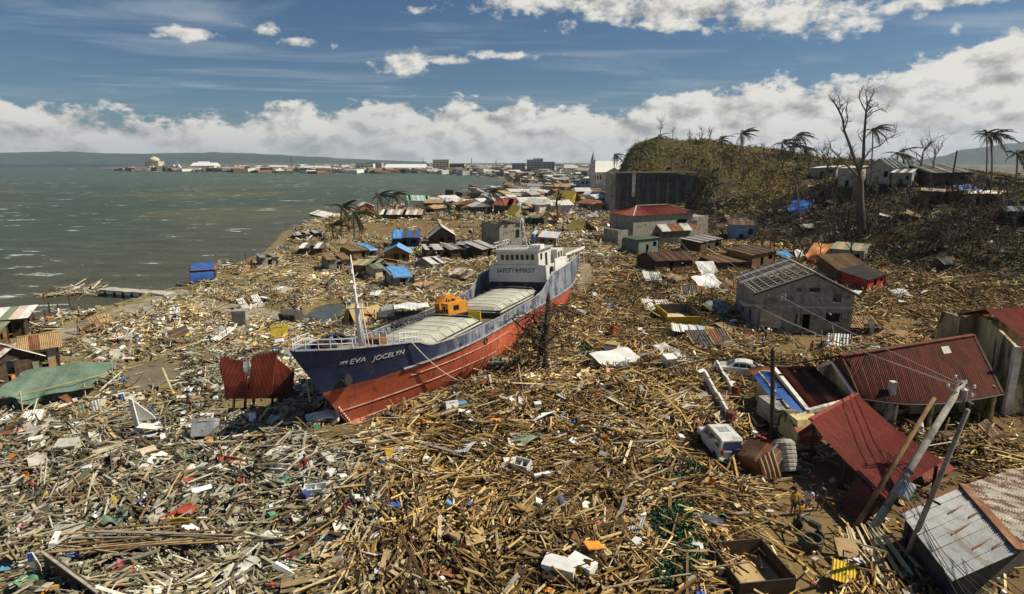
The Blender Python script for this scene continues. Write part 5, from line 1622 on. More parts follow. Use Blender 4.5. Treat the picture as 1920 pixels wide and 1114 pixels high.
mid = [
    ((492, 503), (518, 500), 3.4, 2.6, 'bare grey box-like hut alone on the shore side of the flat', 'mono', ('tin', 'tin_dark'), 'wood_grey', .3, None),
    ((617, 509), (652, 505), 4.2, 2.8, 'tan-roofed hut of pale boards just behind the ship\'s foremast', 'mono', ('tin_tan',), 'wood_grey', .6, None),
    ((664, 512), (706, 520), 4.2, 2.0, 'low hut with two-tone tan roof left of the hut with a light blue cover', 'gable_x', ('tin_tan', 'tin_green'), 'wood_brown', .6, None),
    ((704, 524), (742, 522), 3.8, 2.4, 'hut with grey-green tin roof just behind the hut with a light blue tarp front', 'gable_x', ('tin_green', 'tin'), 'wood_pale', .5, None),
    ((735, 543), (776, 540), 4.0, 2.6, 'grey hut with a light blue tarp across its roof nearest the ship\'s port side', 'mono', ('tin',), 'wood_grey', .4, ('tarp_lightblue', .0, .9, .5)),
    ((564, 481), (604, 479), 4.6, 2.2, 'dark open hut with white sheet and pale blue cloth beside it near the shore', 'mono', ('tin_bright', 'tin_dark', 'tin_bright'), 'wood_dark', .5, None),
    ((662, 489), (706, 486), 5, 2.2, 'hut with straw-coloured roof and a blue tarp corner, left of the blue-gabled hut', 'mono', ('tin_tan', 'tin_tan', 'tin_green'), 'wood_brown', .5, ('tarp_lightblue', .7, 1.05, .3)),
    ((722, 491), (766, 490), 5, 2.6, 'larger hut with bright blue gable roof and dark doorway', 'gable_y', ('tarp_lightblue',), 'wood_brown', 1.2, None),
    ((737, 466), (784, 466), 5, 2.8, 'hut hung with dark blue tarpaulin behind the blue-gabled hut', 'mono', ('tarp_blue', 'tin_dark'), 'tarp_navy', .8, ('tarp_lightblue', .0, .35, .3)),
    ((808, 462), (852, 461), 6, 3.2, 'dark house with pale steep gable roof, tallest of the huts on the flat', 'gable_y', ('tin_bright', 'tin_tan'), 'wood_dark', 2.0, None),
    ((800, 488), (846, 487), 5, 2.8, 'long dark house with white rag-like roof edge, left of its patched twin', 'mono', ('tin_bright', 'tarp_white'), 'wood_dark', .5, None),
    ((848, 488), (892, 485), 5, 2.8, 'dark house with patched white and pinkish roof, next to its long twin', 'mono', ('tin_pink', 'tarp_white', 'tin'), 'wood_dark', .5, None),
    ((810, 507), (838, 503), 4, 1.6, 'collapsed hut under a crumpled whitish sheet behind the crane', 'gable_x', ('tarp_white',), 'wood_grey', .9, None),
    ((905, 486), (934, 483), 5, 2.6, 'hut with half white, half rusty roof left of the ship\'s bridge', 'mono', ('tin_bright', 'tin_bright', 'tin_rust'), 'wood_dark', .9, None),
    ((555, 452), (604, 449), 5, 1.8, 'low shore hut with long flat grey roof on posts at the water', 'mono', ('tin', 'tin_bright'), 'wood_dark', .3, None),
    ((582, 410), (616, 408), 7, 2.6, 'stilted fish shed with white roof in the shallows', 'gable_x', ('tin_bright',), 'wood_grey', 1.2, None),
    ((676, 402), (700, 401), 6, 4, 'small orange-brown house with white roof near the two shore palms', 'gable_y', ('tin_bright',), 'wall_orange', 1.2, None),
    ((764, 392), (806, 391), 9, 5.0, 'pale two-storey house with light green sloping roof at the far shore', 'gable_x', ('tin_mint', 'tin_bright'), 'plaster_white', 1.8, None),
    ((926, 402), (962, 402), 9, 5, 'house with clean red gable roof beside the leaning palm', 'gable_x', ('tin_red',), 'concrete_dark', 2.4, None),
    ((996, 460), (1042, 462), 4, 2.8, 'pale blue-grey roof lying almost flat just right of the ship\'s mast', 'mono', ('tin_sky', 'tin_sky', 'tin_pink'), 'wood_grey', .9, None),
    ((985, 423), (1020, 423), 6, 3, 'dark flat-roofed house in front of the yellow tents', 'mono', ('tin_dark',), 'concrete_dark', .2, None),
    ((715, 411), (790, 409), 8, 2.2, 'long collapsed house with ragged whitish roof beside the grass field', 'gable_x', ('tin_bright', 'tin_tan', 'tin'), 'wood_dark', 1.4, None),
]
M['tarp_navy'] = mat('navy_tarp', (0.025, 0.06, 0.18), (0.02, 0.04, 0.12), 1.5, .5, .2)
M['wall_orange'] = mat('orange_brown_wall', (0.45, 0.2, 0.08), (0.32, 0.14, .06), 1, .9, .1)
M['tin_mint'] = mat('mint_roof', (0.30, 0.52, 0.36), (0.24, 0.42, .3), 1, .6, .05)
M['tin_sky'] = mat('pale_blue_tin', (0.40, 0.47, 0.55), (0.32, 0.38, .45), 1, .6, .05)
for pl, pr, dep, h, lab, rf, ms, wl, rise, cl in mid:
    t = S(pl, pr, dep, h * (.86 if cl else .74), lab, rf, ms, wl, 'shanty', 'house', rise, GS, cloth=cl, skip=(random.randint(0, 5), random.randint(0, 9)))
    t.rotation_euler = (R(random.uniform(-3, 3)), R(random.uniform(-4, 4)), t.rotation_euler.z + R(random.uniform(-14, 14)))
t = S((936, 470), (978, 466), 7, 5.6, 'roofless grey concrete block house just behind the ship\'s bridge', 'mono', ('tin_dark',), 'concrete', 'block_house', 'house', rise=.2, skip=(1, 3, 4))
GR = 'wrecked houses on the right-hand slope'
rw = [
    ((1556, 497), (1616, 494), 6, 3.0, 'grey wrecked house with long torn straw-coloured roof behind the grey two-storey house', 'mono', ('tin_green', 'tin_tan', 'tin_green'), 'concrete', .9, None),
    ((1570, 532), (1628, 526), 5, 2.2, 'collapsed plank house with slanting brown roof boards right of the stripped-roof house', 'mono', ('tin_brown', 'tin_tan', 'tin_brown'), 'wood_brown', 1.6, None),
    ((1624, 546), (1656, 540), 4, 1.8, 'wrecked hut showing a red sheet wall at the slope foot', 'mono', ('tin_dark',), 'red', .6, None),
    ((1408, 505), (1450, 502), 5, 2.6, 'brown board house with flat dark roof left of the orange tarp', 'mono', ('tin_brown', 'tin_dark'), 'wood_brown', .3, None),
    ((1345, 512), (1400, 506), 5, 1.8, 'flattened house with stacked brown roof boards below the blue-fronted house', 'mono', ('tin_brown', 'tin_rust', 'tin_tan'), 'wood_dark', .5, None),
    ((1228, 510), (1296, 506), 5, 2.0, 'low shed with dark brown tent-shaped roof near the green tank', 'gable_x', ('tin_dark', 'tin_rust'), 'wood_dark', 1.0, None),
    ((1196, 478), (1234, 476), 4, 3.0, 'grey-green metal shed standing at the edge of the debris flow', 'mono', ('tin_green',), 'tin_greenwall', .4, None),
    ((1520, 332), (1566, 332), 6, 3.0, 'hilltop house with bright blue-white roof left of the big bare tree', 'mono', ('tarp_lightblue', 'tin_bright', 'tin_bright'), 'wood_grey', .6, None),
    ((1570, 352), (1606, 352), 6, 5.0, 'roofless pale house on the ridge just left of the big bare trunk', 'mono', ('tin_tan', 'tin'), 'concrete_pale', .4, None),
    ((1624, 347), (1668, 347), 7, 4.2, 'pale gabled house on the ridge just right of the big bare trunk', 'gable_y', ('tin_dark', 'tin'), 'concrete_pale', 2.2, None),
    ((1670, 350), (1706, 350), 7, 3.4, 'small grey house with low roof on the ridge beside the gabled house', 'gable_x', ('tin', 'tin_dark'), 'concrete', 1.0, None),
    ((1742, 350), (1818, 352), 9, 3.2, 'long house with wide pale slatted roof on the right ridge', 'mono', ('tin_green', 'tin_bright', 'tin_tan', 'tin'), 'wood_dark', 1.6, None),
    ((1724, 384), (1764, 382), 5, 3.0, 'dark plank shack with a single pale roof, below the long slatted-roof house', 'mono', ('tin_tan', 'tin'), 'wood_dark', .5, None),
    ((1776, 380), (1800, 378), 4, 2.4, 'dark square shack next to the plank shack on the slope', 'mono', ('tin_dark', 'tin_rust'), 'wood_brown', .3, None),
    ((1808, 386), (1870, 384), 5, 2.6, 'collapsed house with long drooping pale roof and splayed wall boards', 'mono', ('tin_tan', 'tin_bright'), 'wood_dark', .4, None),
    ((1888, 420), (1940, 424), 5, 2.2, 'shack with greenish-grey sloping roof at the right edge of the slope', 'mono', ('tin_green', 'tin_sky'), 'wood_dark', .7, None),
]
M['tin_greenwall'] = mat('green_wall', (0.16, 0.19, 0.15), (0.1, 0.13, .1), 1, .8, .1)
for pl, pr, dep, h, lab, rf, ms, wl, rise, cl in rw:
    t = S(pl, pr, dep, h, lab, rf, ms, wl, 'wrecked_house', 'house', rise, GR, cloth=cl)
    t.rotation_euler = (R(random.uniform(-3, 3)), R(random.uniform(-3, 3)), t.rotation_euler.z)
def drape(pl, pr, depth, h0, h1, m_, label, name='tarp', cat='tarp', wav=.12, tilt=0, group=None):
    A, rz, w = px_frame(pl, pr)
    ph = random.uniform(0, 6)
    def fn(u, v):
        return (w * u, depth * v, h0 + (h1 - h0) * v + wav * math.sin(u * 9 + ph + v * 3) + wav * math.sin(v * 8 + u * 4 + ph) * .7 - (.5 * h0 if v == 0 and 0.1 < u < .9 else 0))
    mb = MB().cloth(fn, 14, 10)
    o = mb.build(name, M[m_], None, smooth=True, loc=A, rot=(0, 0, rz))
    return tag(o, label, cat, group)
def tent(pl, pr, depth, h, m_, label, cat='tent'):
    A, rz, w = px_frame(pl, pr)
    t = thing('tent', label, cat, A, rz, 'relief tents and canopies')
    m = w / 2
    def side(s):
        def fn(u, v):
            x = m + s * (m * 1.05) * (1 - v)
            return (x, depth * u, h * (v ** .9) + .06 * math.sin(u * 9 + v * 4) - .15 * math.sin(math.pi * v))
        return fn
    MB().cloth(side(-1), 8, 6).build('fly_sheet', M[m_], t, smooth=True)
    MB().cloth(side(1), 8, 6).build('fly_sheet', M[m_], t, smooth=True)
    MB().add([(0.1, .05, 0), (m * .8, .05, 0), (m, .05, h * .93)], [(0, 1, 2)]).build('front_flap', M[m_], t)
    for y in (.1, depth - .1):
        MB().tube([(m, y, 0), (m, y, h + .1)], .05, 5).build('tent_pole', M['wood_pale'], t)
    return t
M['tarp_olive'] = mat('olive_canvas', (0.34, 0.26, 0.07), (0.25, 0.18, 0.05), 1.0, .8, .2)
tent((640, 612), (668, 616), 3.0, 2.6, 'tarp_tan', 'tan canvas tent just left of the ship\'s foremast')
tent((672, 597), (702, 600), 2.5, 1.4, 'tarp_tan', 'flattened tan canvas lean-to right of the foremast foot')
tent((1012, 421), (1048, 421), 6, 3.6, 'tarp_yellow', 'bright yellow tent in front of the bare spreading tree')
tent((1074, 437), (1120, 434), 5, 3.2, 'tarp_olive', 'folded olive-yellow tent out on the debris right of the spreading tree')
tent((962, 408), (992, 407), 6, 4, 'tarp_yellow', 'yellow canopy next to the red-gabled house')
tent((1066, 384), (1094, 382), 12, 6, 'tarp_yellow', 'far yellow tent beyond the spreading tree')
drape((1508, 494), (1556, 493), 4.5, 1.5, 3.6, 'tarp_orange', 'orange and amber tarp draped over a wrecked roof behind the grey two-storey house')
drape((1474, 402), (1516, 396), 5, 1.0, 3.6, 'tarp_blue', 'crumpled blue tarp over a shelter on the hillside')
drape((1818, 372), (1850, 368), 4, 1.2, 2.8, 'tarp_blue', 'small blue-violet tarp at the end of the drooping ridge roof')
drape((1470, 490), (1490, 486), 3, .8, 1.6, 'tarp_lightblue', 'light blue sheet bunched left of the orange tarp')
drape((1488, 487), (1506, 485), 3, .9, 1.6, 'tarp_white', 'white and navy cloth bunched against the orange tarp')
drape((1127, 700), (1200, 690), 2.2, .9, 1.3, 'tarp_white', 'long white sheet spread over wreckage right of the dead tree', wav=.07)
drape((1222, 660), (1275, 690), 1.4, .5, .9, 'tin_bright', 'crumpled silvery roofing sheet below the yellow skip', 'roofing_sheet', 'metal sheet', wav=.1)
drape((1311, 528), (1346, 526), 3.0, 1.6, 2.8, 'tin_bright', 'upper white corrugated sheet over a wrecked hut left of the grey house', 'roofing_sheet', 'metal sheet', wav=.05)
drape((1312, 548), (1352, 546), 2.0, .9, 2.0, 'tarp_white', 'lower white sheet hanging off the wrecked hut left of the grey house', 'roofing_sheet', 'metal sheet', wav=.12)
drape((1535, 488), (1560, 486), 2.5, .5, 1.2, 'tin_bright', 'pale twisted sheet right of the orange tarp', 'roofing_sheet', 'metal sheet', wav=.2)
def branch_mesh(segs, mb, n=6):
    for pts, rad in segs:
        mb.tube(pts, rad, n)
def grow(mb, p, d, L, r, depth, spread=.55, up=.12, n=5, kink=.25, ratio=.72, kids_n=(2, 3)):
    """recursive bare branch"""
    pts, rad = [Vector(p)], [r]
    d = d.normalized()
    k = 4 if depth > 1 else 3
    q = Vector(p)
    for i in range(k):
        d = (d + Vector((random.gauss(0, kink), random.gauss(0, kink), random.gauss(up, kink * .6)))).normalized()
        q = q + d * (L / k)
        pts.append(q.copy()); rad.append(r * (1 - .45 * (i + 1) / k))
    mb.tube(pts, rad, n, cap=False)
    if depth <= 0:
        return
    for _ in range(random.randint(*kids_n)):
        i = random.randint(1, k)
        a = Vector((random.gauss(0, 1), random.gauss(0, 1), random.gauss(.1, .7))).normalized()
        nd = (d * (1 - spread) + a * spread).normalized()
        grow(mb, pts[i], nd, L * ratio * random.uniform(.8, 1.15), rad[i] * .72, depth - 1, spread, up, max(3, n - 1), kink, ratio, kids_n)
def bare_tree(px, py, h, label, group=None, m_='bark', depth=3, lean=(0, 0), r=None, name='bare_tree', base=None, cat='tree', spread=.55):
    b = base if base is not None else T(px, py)
    t = thing(name, label, cat, b, 0, group)
    r = r or h * .028
    mb = MB()
    k = 5
    pts = [Vector((lean[0] * (i / k) ** 1.3 + random.gauss(0, .03 * h / 5) * (i > 0), lean[1] * (i / k), -.5 + (h * .5 + .5) * i / k)) for i in range(k + 1)]
    mb.tube(pts, [r * (1 - .45 * i / k) for i in range(k + 1)], 7)
    mb.build('trunk', M[m_], t)
    cr = MB()
    for i in (3, 4, 5, 5, 5):
        a = random.uniform(0, 6.28)
        grow(cr, pts[i], Vector((math.cos(a) * .7, math.sin(a) * .7, .9)), h * .26, r * .5, depth, spread, .14)
    cr.build('crown', M[m_], t)
    return t
def big_tree():
    """the tall storm-stripped tree on the slope; limbs follow the photograph, spread in depth"""
    b = T(1616, 436)
    Y = b.y
    t = thing('tall_bare_tree', 'tallest tree, huge and storm-stripped with two main limbs, standing on the right slope', 'tree', b)
    def L(*pp):
        return [P(x, y, Y + dy) - b for x, y, dy in pp]
    mb = MB()
    mb.tube([Vector((0, 0, -1))] + L((1616, 430, 0), (1613, 380, 0), (1613, 345, 0), (1612, 320, 0)), [1.1, .85, .68, .6, .5], 10)
    mb.build('trunk', M['bark'], t, smooth=True)
    limbs = [
        ([(1612, 325, 0), (1603, 300, .5), (1592, 268, 1), (1583, 245, 1.5), (1580, 222, 1.6), (1572, 205, 2), (1562, 188, 2.4)], .34),
        ([(1612, 322, 0), (1619, 295, -.3), (1620, 262, -.6), (1622, 235, -.8), (1624, 210, -1), (1627, 195, -1.2)], .36),
        ([(1613, 335, 0), (1590, 312, -1.5), (1578, 298, -2.5), (1566, 288, -3), (1556, 277, -3.4)], .22),
        ([(1619, 300, 0), (1632, 280, 1.5), (1650, 273, 2), (1662, 262, 2.6), (1676, 254, 3)], .18),
        ([(1583, 245, 1.5), (1590, 222, 2.6), (1586, 205, 3), (1590, 190, 3.3)], .15),
        ([(1624, 222, -1), (1637, 210, -2), (1652, 204, -2.6), (1664, 211, -3)], .12),
        ([(1624, 210, -1), (1616, 196, -2), (1611, 183, -2.4), (1613, 170, -2.6)], .13),
        ([(1627, 195, -1.2), (1634, 182, -1), (1640, 172, -.6)], .12),
        ([(1627, 195, -1.2), (1624, 180, -1.8), (1622, 168, -2)], .11),
        ([(1572, 205, 2), (1575, 190, 1.2), (1572, 178, .8)], .09),
        ([(1613, 350, 0), (1596, 340, 2), (1584, 330, 3)], .16),
    ]
    for pts, r in limbs:
        q = L(*pts)
        mb = MB()
        n = len(q)
        mb.tube(q, [r * (1 - .62 * i / (n - 1)) for i in range(n)], 7)
        for i in range(1, n):
            for _ in range(3 if i >= n - 2 else 1):
                d = (q[i] - q[i - 1]).normalized()
                a = Vector((random.gauss(0, 1), random.gauss(0, 1), random.gauss(.35, .5))).normalized()
                grow(mb, q[i].lerp(q[i - 1], random.random() * .7), (d * .45 + a * .55), random.uniform(1.2, 2.4), r * .30, 2, .6, .12, 4, .3, .66)
        mb.build('limb', M['bark'], t)
    mb = MB()
    for k in range(16):
        a = random.uniform(0, 6.28)
        p = Vector((2.2 * math.cos(a) - 1, 1.6 * math.sin(a), -.4))
        grow(mb, p, Vector((random.gauss(0, .2), random.gauss(0, .2), 1)), random.uniform(3, 6), .10, 1, .4, .2, 4, .12)
    mb.build('basal_shoots', M['bark_red'], t)
M['bark_red'] = mat('reddish_stems', (0.13, 0.075, 0.04), (0.075, 0.045, 0.025), 2.5, .95, .3)
big_tree()
def center_tree():
    b = T(1018, 700)
    t = thing('snapped_tree', 'snapped dead tree with broken bare branches standing right beside the ship', 'tree', b)
    Y = b.y
    L = lambda *pp: [P(x, y, Y + d) - b for x, y, d in pp]
    mb = MB()
    mb.tube(L((1026, 704, 0), (1021, 670, 0), (1022, 630, 0), (1026, 590, .2), (1028, 560, .3), (1029, 549, .3)), [.34, .28, .25, .22, .19, .05], 8)
    mb.build('trunk', M['bark_dark'], t)
    mb = MB()
    mb.tube(L((1006, 706, .4), (1009, 675, .3), (1014, 640, .1), (1020, 620, 0)), [.24, .2, .17, .12], 7)
    mb.build('trunk', M['bark_dark'], t)
    tw = MB()
    for pts in ([(1022, 640, 0), (1026, 600, .2)], [(1012, 660, .2), (1022, 630, 0)], [(1022, 670, 0), (1022, 640, 0)], [(1024, 620, .1), (1028, 575, .3)]):
        q = L(*pts)
        for _ in range(7):
            a = random.uniform(0, 6.28)
            grow(tw, q[0].lerp(q[1], random.random()), Vector((math.cos(a), math.sin(a), random.uniform(-.2, .7))), random.uniform(1.3, 2.6), .07, 2, .6, .02, 4, .35, .68)
    tw.build('twigs', M['bark'], t)
    for pts, r in (([(1014, 640, 0), (985, 622, -.6), (970, 606, -1), (958, 597, -1.3)], .12), ([(1020, 628, 0), (1003, 605, .5), (1000, 590, .8)], .13), ([(1024, 615, 0), (1036, 590, .6), (1040, 572, 1)], .09), ([(1022, 655, 0), (1050, 650, -.6), (1066, 640, -1)], .09), ([(1015, 660, 0), (1000, 640, .6), (992, 622, 1)], .09), ([(1022, 640, 0), (990, 632, -1), (972, 628, -1.4)], .08),
                   ([(1026, 600, .2), (1045, 622, .6), (1052, 640, .8)], .08), ([(1022, 650, 0), (1042, 628, .4), (1058, 612, .5)], .09), ([(1016, 655, 0), (995, 660, -.4), (980, 672, -.7)], .07)):
        q = L(*pts)
        mb = MB(); mb.tube(q, [r * (1 - .6 * i / (len(q) - 1)) for i in range(len(q))], 5)
        for i in range(1, len(q)):
            for _ in range(3):
                grow(mb, q[i], Vector((random.gauss(0, 1), random.gauss(0, 1), random.gauss(-.1, .6))), random.uniform(.8, 1.7), r * .5, 2, .6, 0, 4, .35)
        mb.build('branch', M['bark_dark'], t)
center_tree()
def spreading_tree():
    t = bare_tree(1046, 418, 13, 'bare spreading tree with many forked limbs on the flat beyond the ship\'s bridge', None, 'bark_red', 4, (-.5, 0), .45, spread=.68)
spreading_tree()
_frond_cache = {}
def frond_mesh(kind, m_):
    key = (kind, m_.name)
    if key in _frond_cache:
        return _frond_cache[key]
    rnd = random.Random(kind * 7 + 1)
    mb = MB()
    L = 3.6
    pts = []
    for i in range(8):
        f = i / 7
        pts.append(Vector((L * f, .15 * math.sin(f * 3 + kind), 0.9 * f - 2.0 * f * f * (1 + .3 * (kind % 3)))))
    mb.tube(pts, [.05 * (1 - .8 * i / 7) for i in range(8)], 3, cap=False)
    for i in range(15):
        f = .12 + .86 * i / 14
        j = min(int(f * 7), 6)
        p = pts[j].lerp(pts[j + 1], f * 7 - j)
        for s in (-1, 1):
            ll = 1.05 * math.sin(math.pi * min(.97, .18 + f * .8)) * rnd.uniform(.7, 1.1)
            tip = p + Vector((.55 * ll, s * .45 * ll, -.62 * ll + rnd.uniform(-.1, .1)))
            mid = p.lerp(tip, .5) + Vector((0, 0, .10))
            w = Vector((.055, 0, 0.02))
            mb.add([p - w, p + w, mid + w, mid - w, tip], [(0, 1, 2, 3), (3, 2, 4)])
    me = mb.mesh('frond', m_)
    _frond_cache[key] = me
    return me
def palm(px, py, top, label, lean=None, size=1.0, n=15, wind=0.0, group='wind-blown palms', dense=1.0, base=None, dry=False):
    """palm whose crown centre the photograph shows at pixel top"""
    b = base if base is not None else T(px, py)
    c = P(top[0], top[1], b.y) - b
    t = thing('palm_tree', label, 'palm', b, 0, group)
    mb = MB()
    k = 6
    pts = [Vector((c.x * (i / k) ** 1.6, 0.12 * math.sin(i) * size, -.4 + (c.z + .4) * i / k)) for i in range(k + 1)]
    r = .19 * (size ** .5)
    mb.tube(pts, [r * 1.25] + [r * (1 - .3 * i / k) for i in range(1, k + 1)], 7)
    mb.build('trunk', M['bark_pale'] if not dry else M['bark'], t)
    cm = MB(); cm.lathe([(.08, -.35), (.3, -.1), (.26, .25), (.05, .45)], 8, (0, 0, 0)); cr = cm.build('crown', M['palm_dry'], t)
    cr.location = pts[-1]
    for q in range(n):
        a = q / n * 6.283 + random.uniform(-.2, .2)
        d = Vector((math.cos(a), math.sin(a)))
        w = Vector((math.cos(wind), math.sin(wind)))
        dd = d * .75 + w * .62
        ang = math.atan2(dd.y, dd.x)
        up = random.uniform(-.9, .7)
        f = put('frond', frond_mesh(random.randint(0, 4), M['palm_dry'] if (dry or random.random() < .18) else M['palm_leaf']), cr)
        f.rotation_euler = (random.uniform(-.4, .4), -up, ang)
        s = size * 1.08 * random.uniform(.75, 1.1) * (0.75 + .35 * dd.length)
        f.scale = (s, s, s)
    return t
PALMS = [
    (708, 405, (709, 367), 'left palm of the pair standing at the far shore', 1.35),
    (735, 404, (737, 365), 'right palm of the pair standing at the far shore', 1.35),
    (626, 452, (622, 424), 'short bushy palm, leftmost of the trio by the shore', 1.1),
    (640, 448, (640, 390), 'tall dark palm in the middle of the shore trio', 1.4),
    (664, 450, (664, 402), 'palm on the right of the shore trio', 1.3),
    (832, 412, (835, 383), 'low ragged palm beside the long collapsed house', 1.1),
    (908, 425, (918, 360), 'tall thin palm bent by the wind beside the red-gabled house', 1.35),
    (1012, 352, (1013, 328), 'distant lone palm on the ruined coast strip beyond the spreading tree', 1.5),
    (1386, 360, (1389, 252), 'straight tall palm on the hill with a tattered one-sided crown', 1.5),
    (1346, 368, (1349, 262), 'slim tall palm on the hill, left of the straight tattered palm', 1.2),
    (1352, 352, (1354, 285), 'shorter palm hidden behind the slim hill palm', 1.2),
    (1234, 272, (1236, 255), 'small palm on the hill crest under the thin bare tree', 1.2),
    (1222, 282, (1224, 262), 'small palm on the left shoulder of the hill crest', 1.2),
    (1196, 300, (1199, 277), 'leaning palm just above the church roof', 1.4),
    (1152, 310, (1152, 291), 'palm behind the church roof ridge', 1.3),
    (1184, 305, (1182, 284), 'ragged palm between church and hill', 1.2),
    (1462, 315, (1466, 268), 'windswept palm at the left of the hill crest group', 1.6),
    (1485, 315, (1494, 254), 'highest windswept palm of the hill crest group', 1.7),
    (1478, 310, (1482, 275), 'middle palm of the hill crest group with drooping fronds', 1.6),
    (1508, 318, (1507, 277), 'dark drooping palm at the right of the hill crest group', 1.5),
    (1632, 345, (1636, 243), 'windswept palm seen between the limbs of the tall bare tree', 1.1),
    (1676, 350, (1684, 288), 'leaning windswept palm on the ridge right of the tall bare tree', 1.1),
    (1855, 388, (1856, 254), 'tall windswept palm against the mountains at the right', 1.15),
    (1843, 390, (1849, 249), 'thin-stemmed palm sharing its crown with the tall right palm', .8),
    (1897, 398, (1907, 289), 'drooping palm at the right edge of the ridge', 1.05),
    (1344, 452, (1333, 352), 'dark stripped palm with a black bunched crown in front of the slope', .75),
    (1500, 420, (1487, 322), 'leaning dark palm with a bunched crown above the blue tarp', .75),
    (1430, 470, (1408, 395), 'broken palm with drooping dry fronds beside the blue-fronted house', .8),
]
for i, (px, py, top, lab, sz) in enumerate(PALMS):
    base = None
    far = {8: 235, 9: 228, 10: 232, 11: 312, 12: 318, 13: 275, 14: 285, 15: 280, 16: 262, 17: 262, 18: 264, 19: 255, 20: 158, 21: 165, 22: 138, 23: 138, 24: 128}
    if i in far:
        q = P(px, py, far[i]); base = at(q.x, q.y)
    palm(px, py, top, lab, size=sz, n=16 if i < 25 else 11, base=base, wind=random.uniform(-.25, .3), dry=i >= 27)
GB = 'bare storm-stripped trees on the hill'
BT = [(1237, 272, 308, 13, 'thin bare tree rising highest on the left hill crest'), (1315, 265, 300, 9, 'small bare tree on the middle of the hill crest'),
      (1262, 270, 305, 7, 'low bare tree near the left hill crest'), (1290, 266, 300, 6, 'twiggy bare tree between two others on the hill crest'),
      (1545, 350, 175, 12, 'bare forked tree on the ridge left of the tallest tree'), (1560, 352, 172, 9, 'small bare tree touching the left of the tallest tree'),
      (1690, 345, 165, 10, 'bare tree on the ridge beside the leaning palm'), (1720, 352, 158, 14, 'bare twisting tree on the ridge right of the leaning palm'),
      (1745, 350, 155, 12, 'bare leaning tree in front of the mountain foot'), (1585, 348, 168, 11, 'bare thin tree behind the roofless ridge house'),
      (1820, 385, 142, 7, 'low bare tree beside the drooping ridge roof'), (1412, 330, 240, 7, 'bare bushy tree on the hillside right of the straight palm'),
      (1330, 265, 298, 8, 'bare spindly tree at the top of the hill'), (1700, 352, 160, 8, 'small crooked bare tree on the ridge'),
      (1600, 352, 150, 9, 'bare thin tree at the ridge right behind the tallest trunk')]
for px, py, Y, h, lab in BT:
    q = P(px, py, Y)
    bare_tree(px, py, h, lab, GB, random.choice(['bark', 'bark_pale', 'bark']), 3, (random.uniform(-.8, .8), 0), base=at(q.x, q.y), r=h * .02)
SN = [(1520, 470, 5), (1555, 455, 6), (1580, 450, 7), (1640, 455, 6), (1665, 462, 7), (1690, 470, 5), (1710, 430, 6), (1740, 440, 5), (1770, 420, 5), (1440, 430, 6), (1465, 420, 5), (1790, 470, 4.5), (1400, 405, 6), (1365, 385, 6),
      (1530, 400, 5), (1650, 400, 5), (1850, 430, 5), (1870, 420, 5), (1600, 470, 5), (1620, 480, 4), (1480, 450, 5), (1560, 420, 5), (1575, 395, 5), (1420, 360, 6), (1450, 345, 6), (1735, 470, 5), (1660, 490, 4), (1680, 500, 4),
      (1230, 560, 4), (1340, 570, 3.5), (1310, 590, 4), (1180, 580, 3)]
SN += [(random.randint(1400, 1900), random.randint(365, 500), random.uniform(3.5, 7.5)) for _ in range(125)] + [(random.randint(1310, 1560), random.randint(300, 400), random.uniform(3, 6)) for _ in range(24)] + [(random.randint(1195, 1560), random.randint(268, 350), random.uniform(3.5, 8)) for _ in range(64)]
SP = [(1492, 390, 'the blue hillside tarp'), (1530, 480, 'the orange tarp'), (1616, 425, 'the foot of the tallest bare tree'), (1742, 372, 'the plank shack on the ridge'), (1845, 385, 'the drooping pale ridge roof'), (1590, 520, 'the slanting board roof'),
      (1700, 495, 'the bottom of the slope'), (1390, 440, 'the blue-fronted house'), (1388, 340, 'the straight hill palm'), (1640, 350, 'the gabled ridge house'), (1830, 480, 'the dark gully at the right'), (1890, 420, 'the shack at the right edge'), (1250, 600, 'the yellow skip'),
      (1330, 540, 'the white corrugated sheets'), (1470, 320, 'the hill crest palms'), (1560, 460, 'the long torn straw-coloured roof'), (1440, 380, 'the middle of the slope'), (1780, 430, 'the brown slope below the shack'), (1240, 285, 'the left shoulder of the hill'), (1310, 275, 'the top of the hill'), (1300, 315, 'the ground above the dark wall'), (1400, 300, 'the middle of the hill crest'), (1540, 320, 'the blue-white hilltop house')]
for i, (px, py, h) in enumerate(SN):
    bm_ = random.choice(['bark', 'bark_dark', 'bark_red'])
    pl_ = min(SP, key=lambda q: (q[0] - px) ** 2 + (q[1] - py) ** 2)[2]
    bare_tree(px, py, h * 1.1, f"{'tall' if h > 5.5 else 'short' if h < 4.6 else 'middling'} {dict(bark='grey-brown', bark_dark='blackish', bark_red='reddish')[bm_]} bare snag near {pl_}", 'bare snags on slope and debris',
              bm_, 2, (random.uniform(-1.5, 1.5), random.uniform(-1, 1)), r=h * .025, name='snag', cat='dead tree')
for px, py, tx, ty, lab, r in ((1448, 832, 1449, 652, 'tall blackened timber pole standing beside the blue roof strip', .17),):
    b = T(px, py)
    tp = P(tx, ty, b.y) - b
    t = thing('timber_pole', lab, 'pole', b)
    MB().tube([(0, 0, -.6), tp * .5, tp * .97, tp], [r, r * .95, r * .85, .03], 8).build('pole_shaft', M['wood_dark'], t)
    for k in range(6):
        MB().bb(-.12, .3, -r - .05, -r, 1.5 + k * .9, 1.62 + k * .9).build('step_cleat', M['wood_dark'], t)
b = at(*P(1788, 320, 150).xy)
tag(MB().tube([(0, 0, -.5), (0, 0, 4.5), (.1, 0, 8.5)], [.2, .18, .15], 7).build('timber_pole', M['bark_dark'], None, loc=b), 'stout dark pole on the ridge in front of the mountains', 'pole')
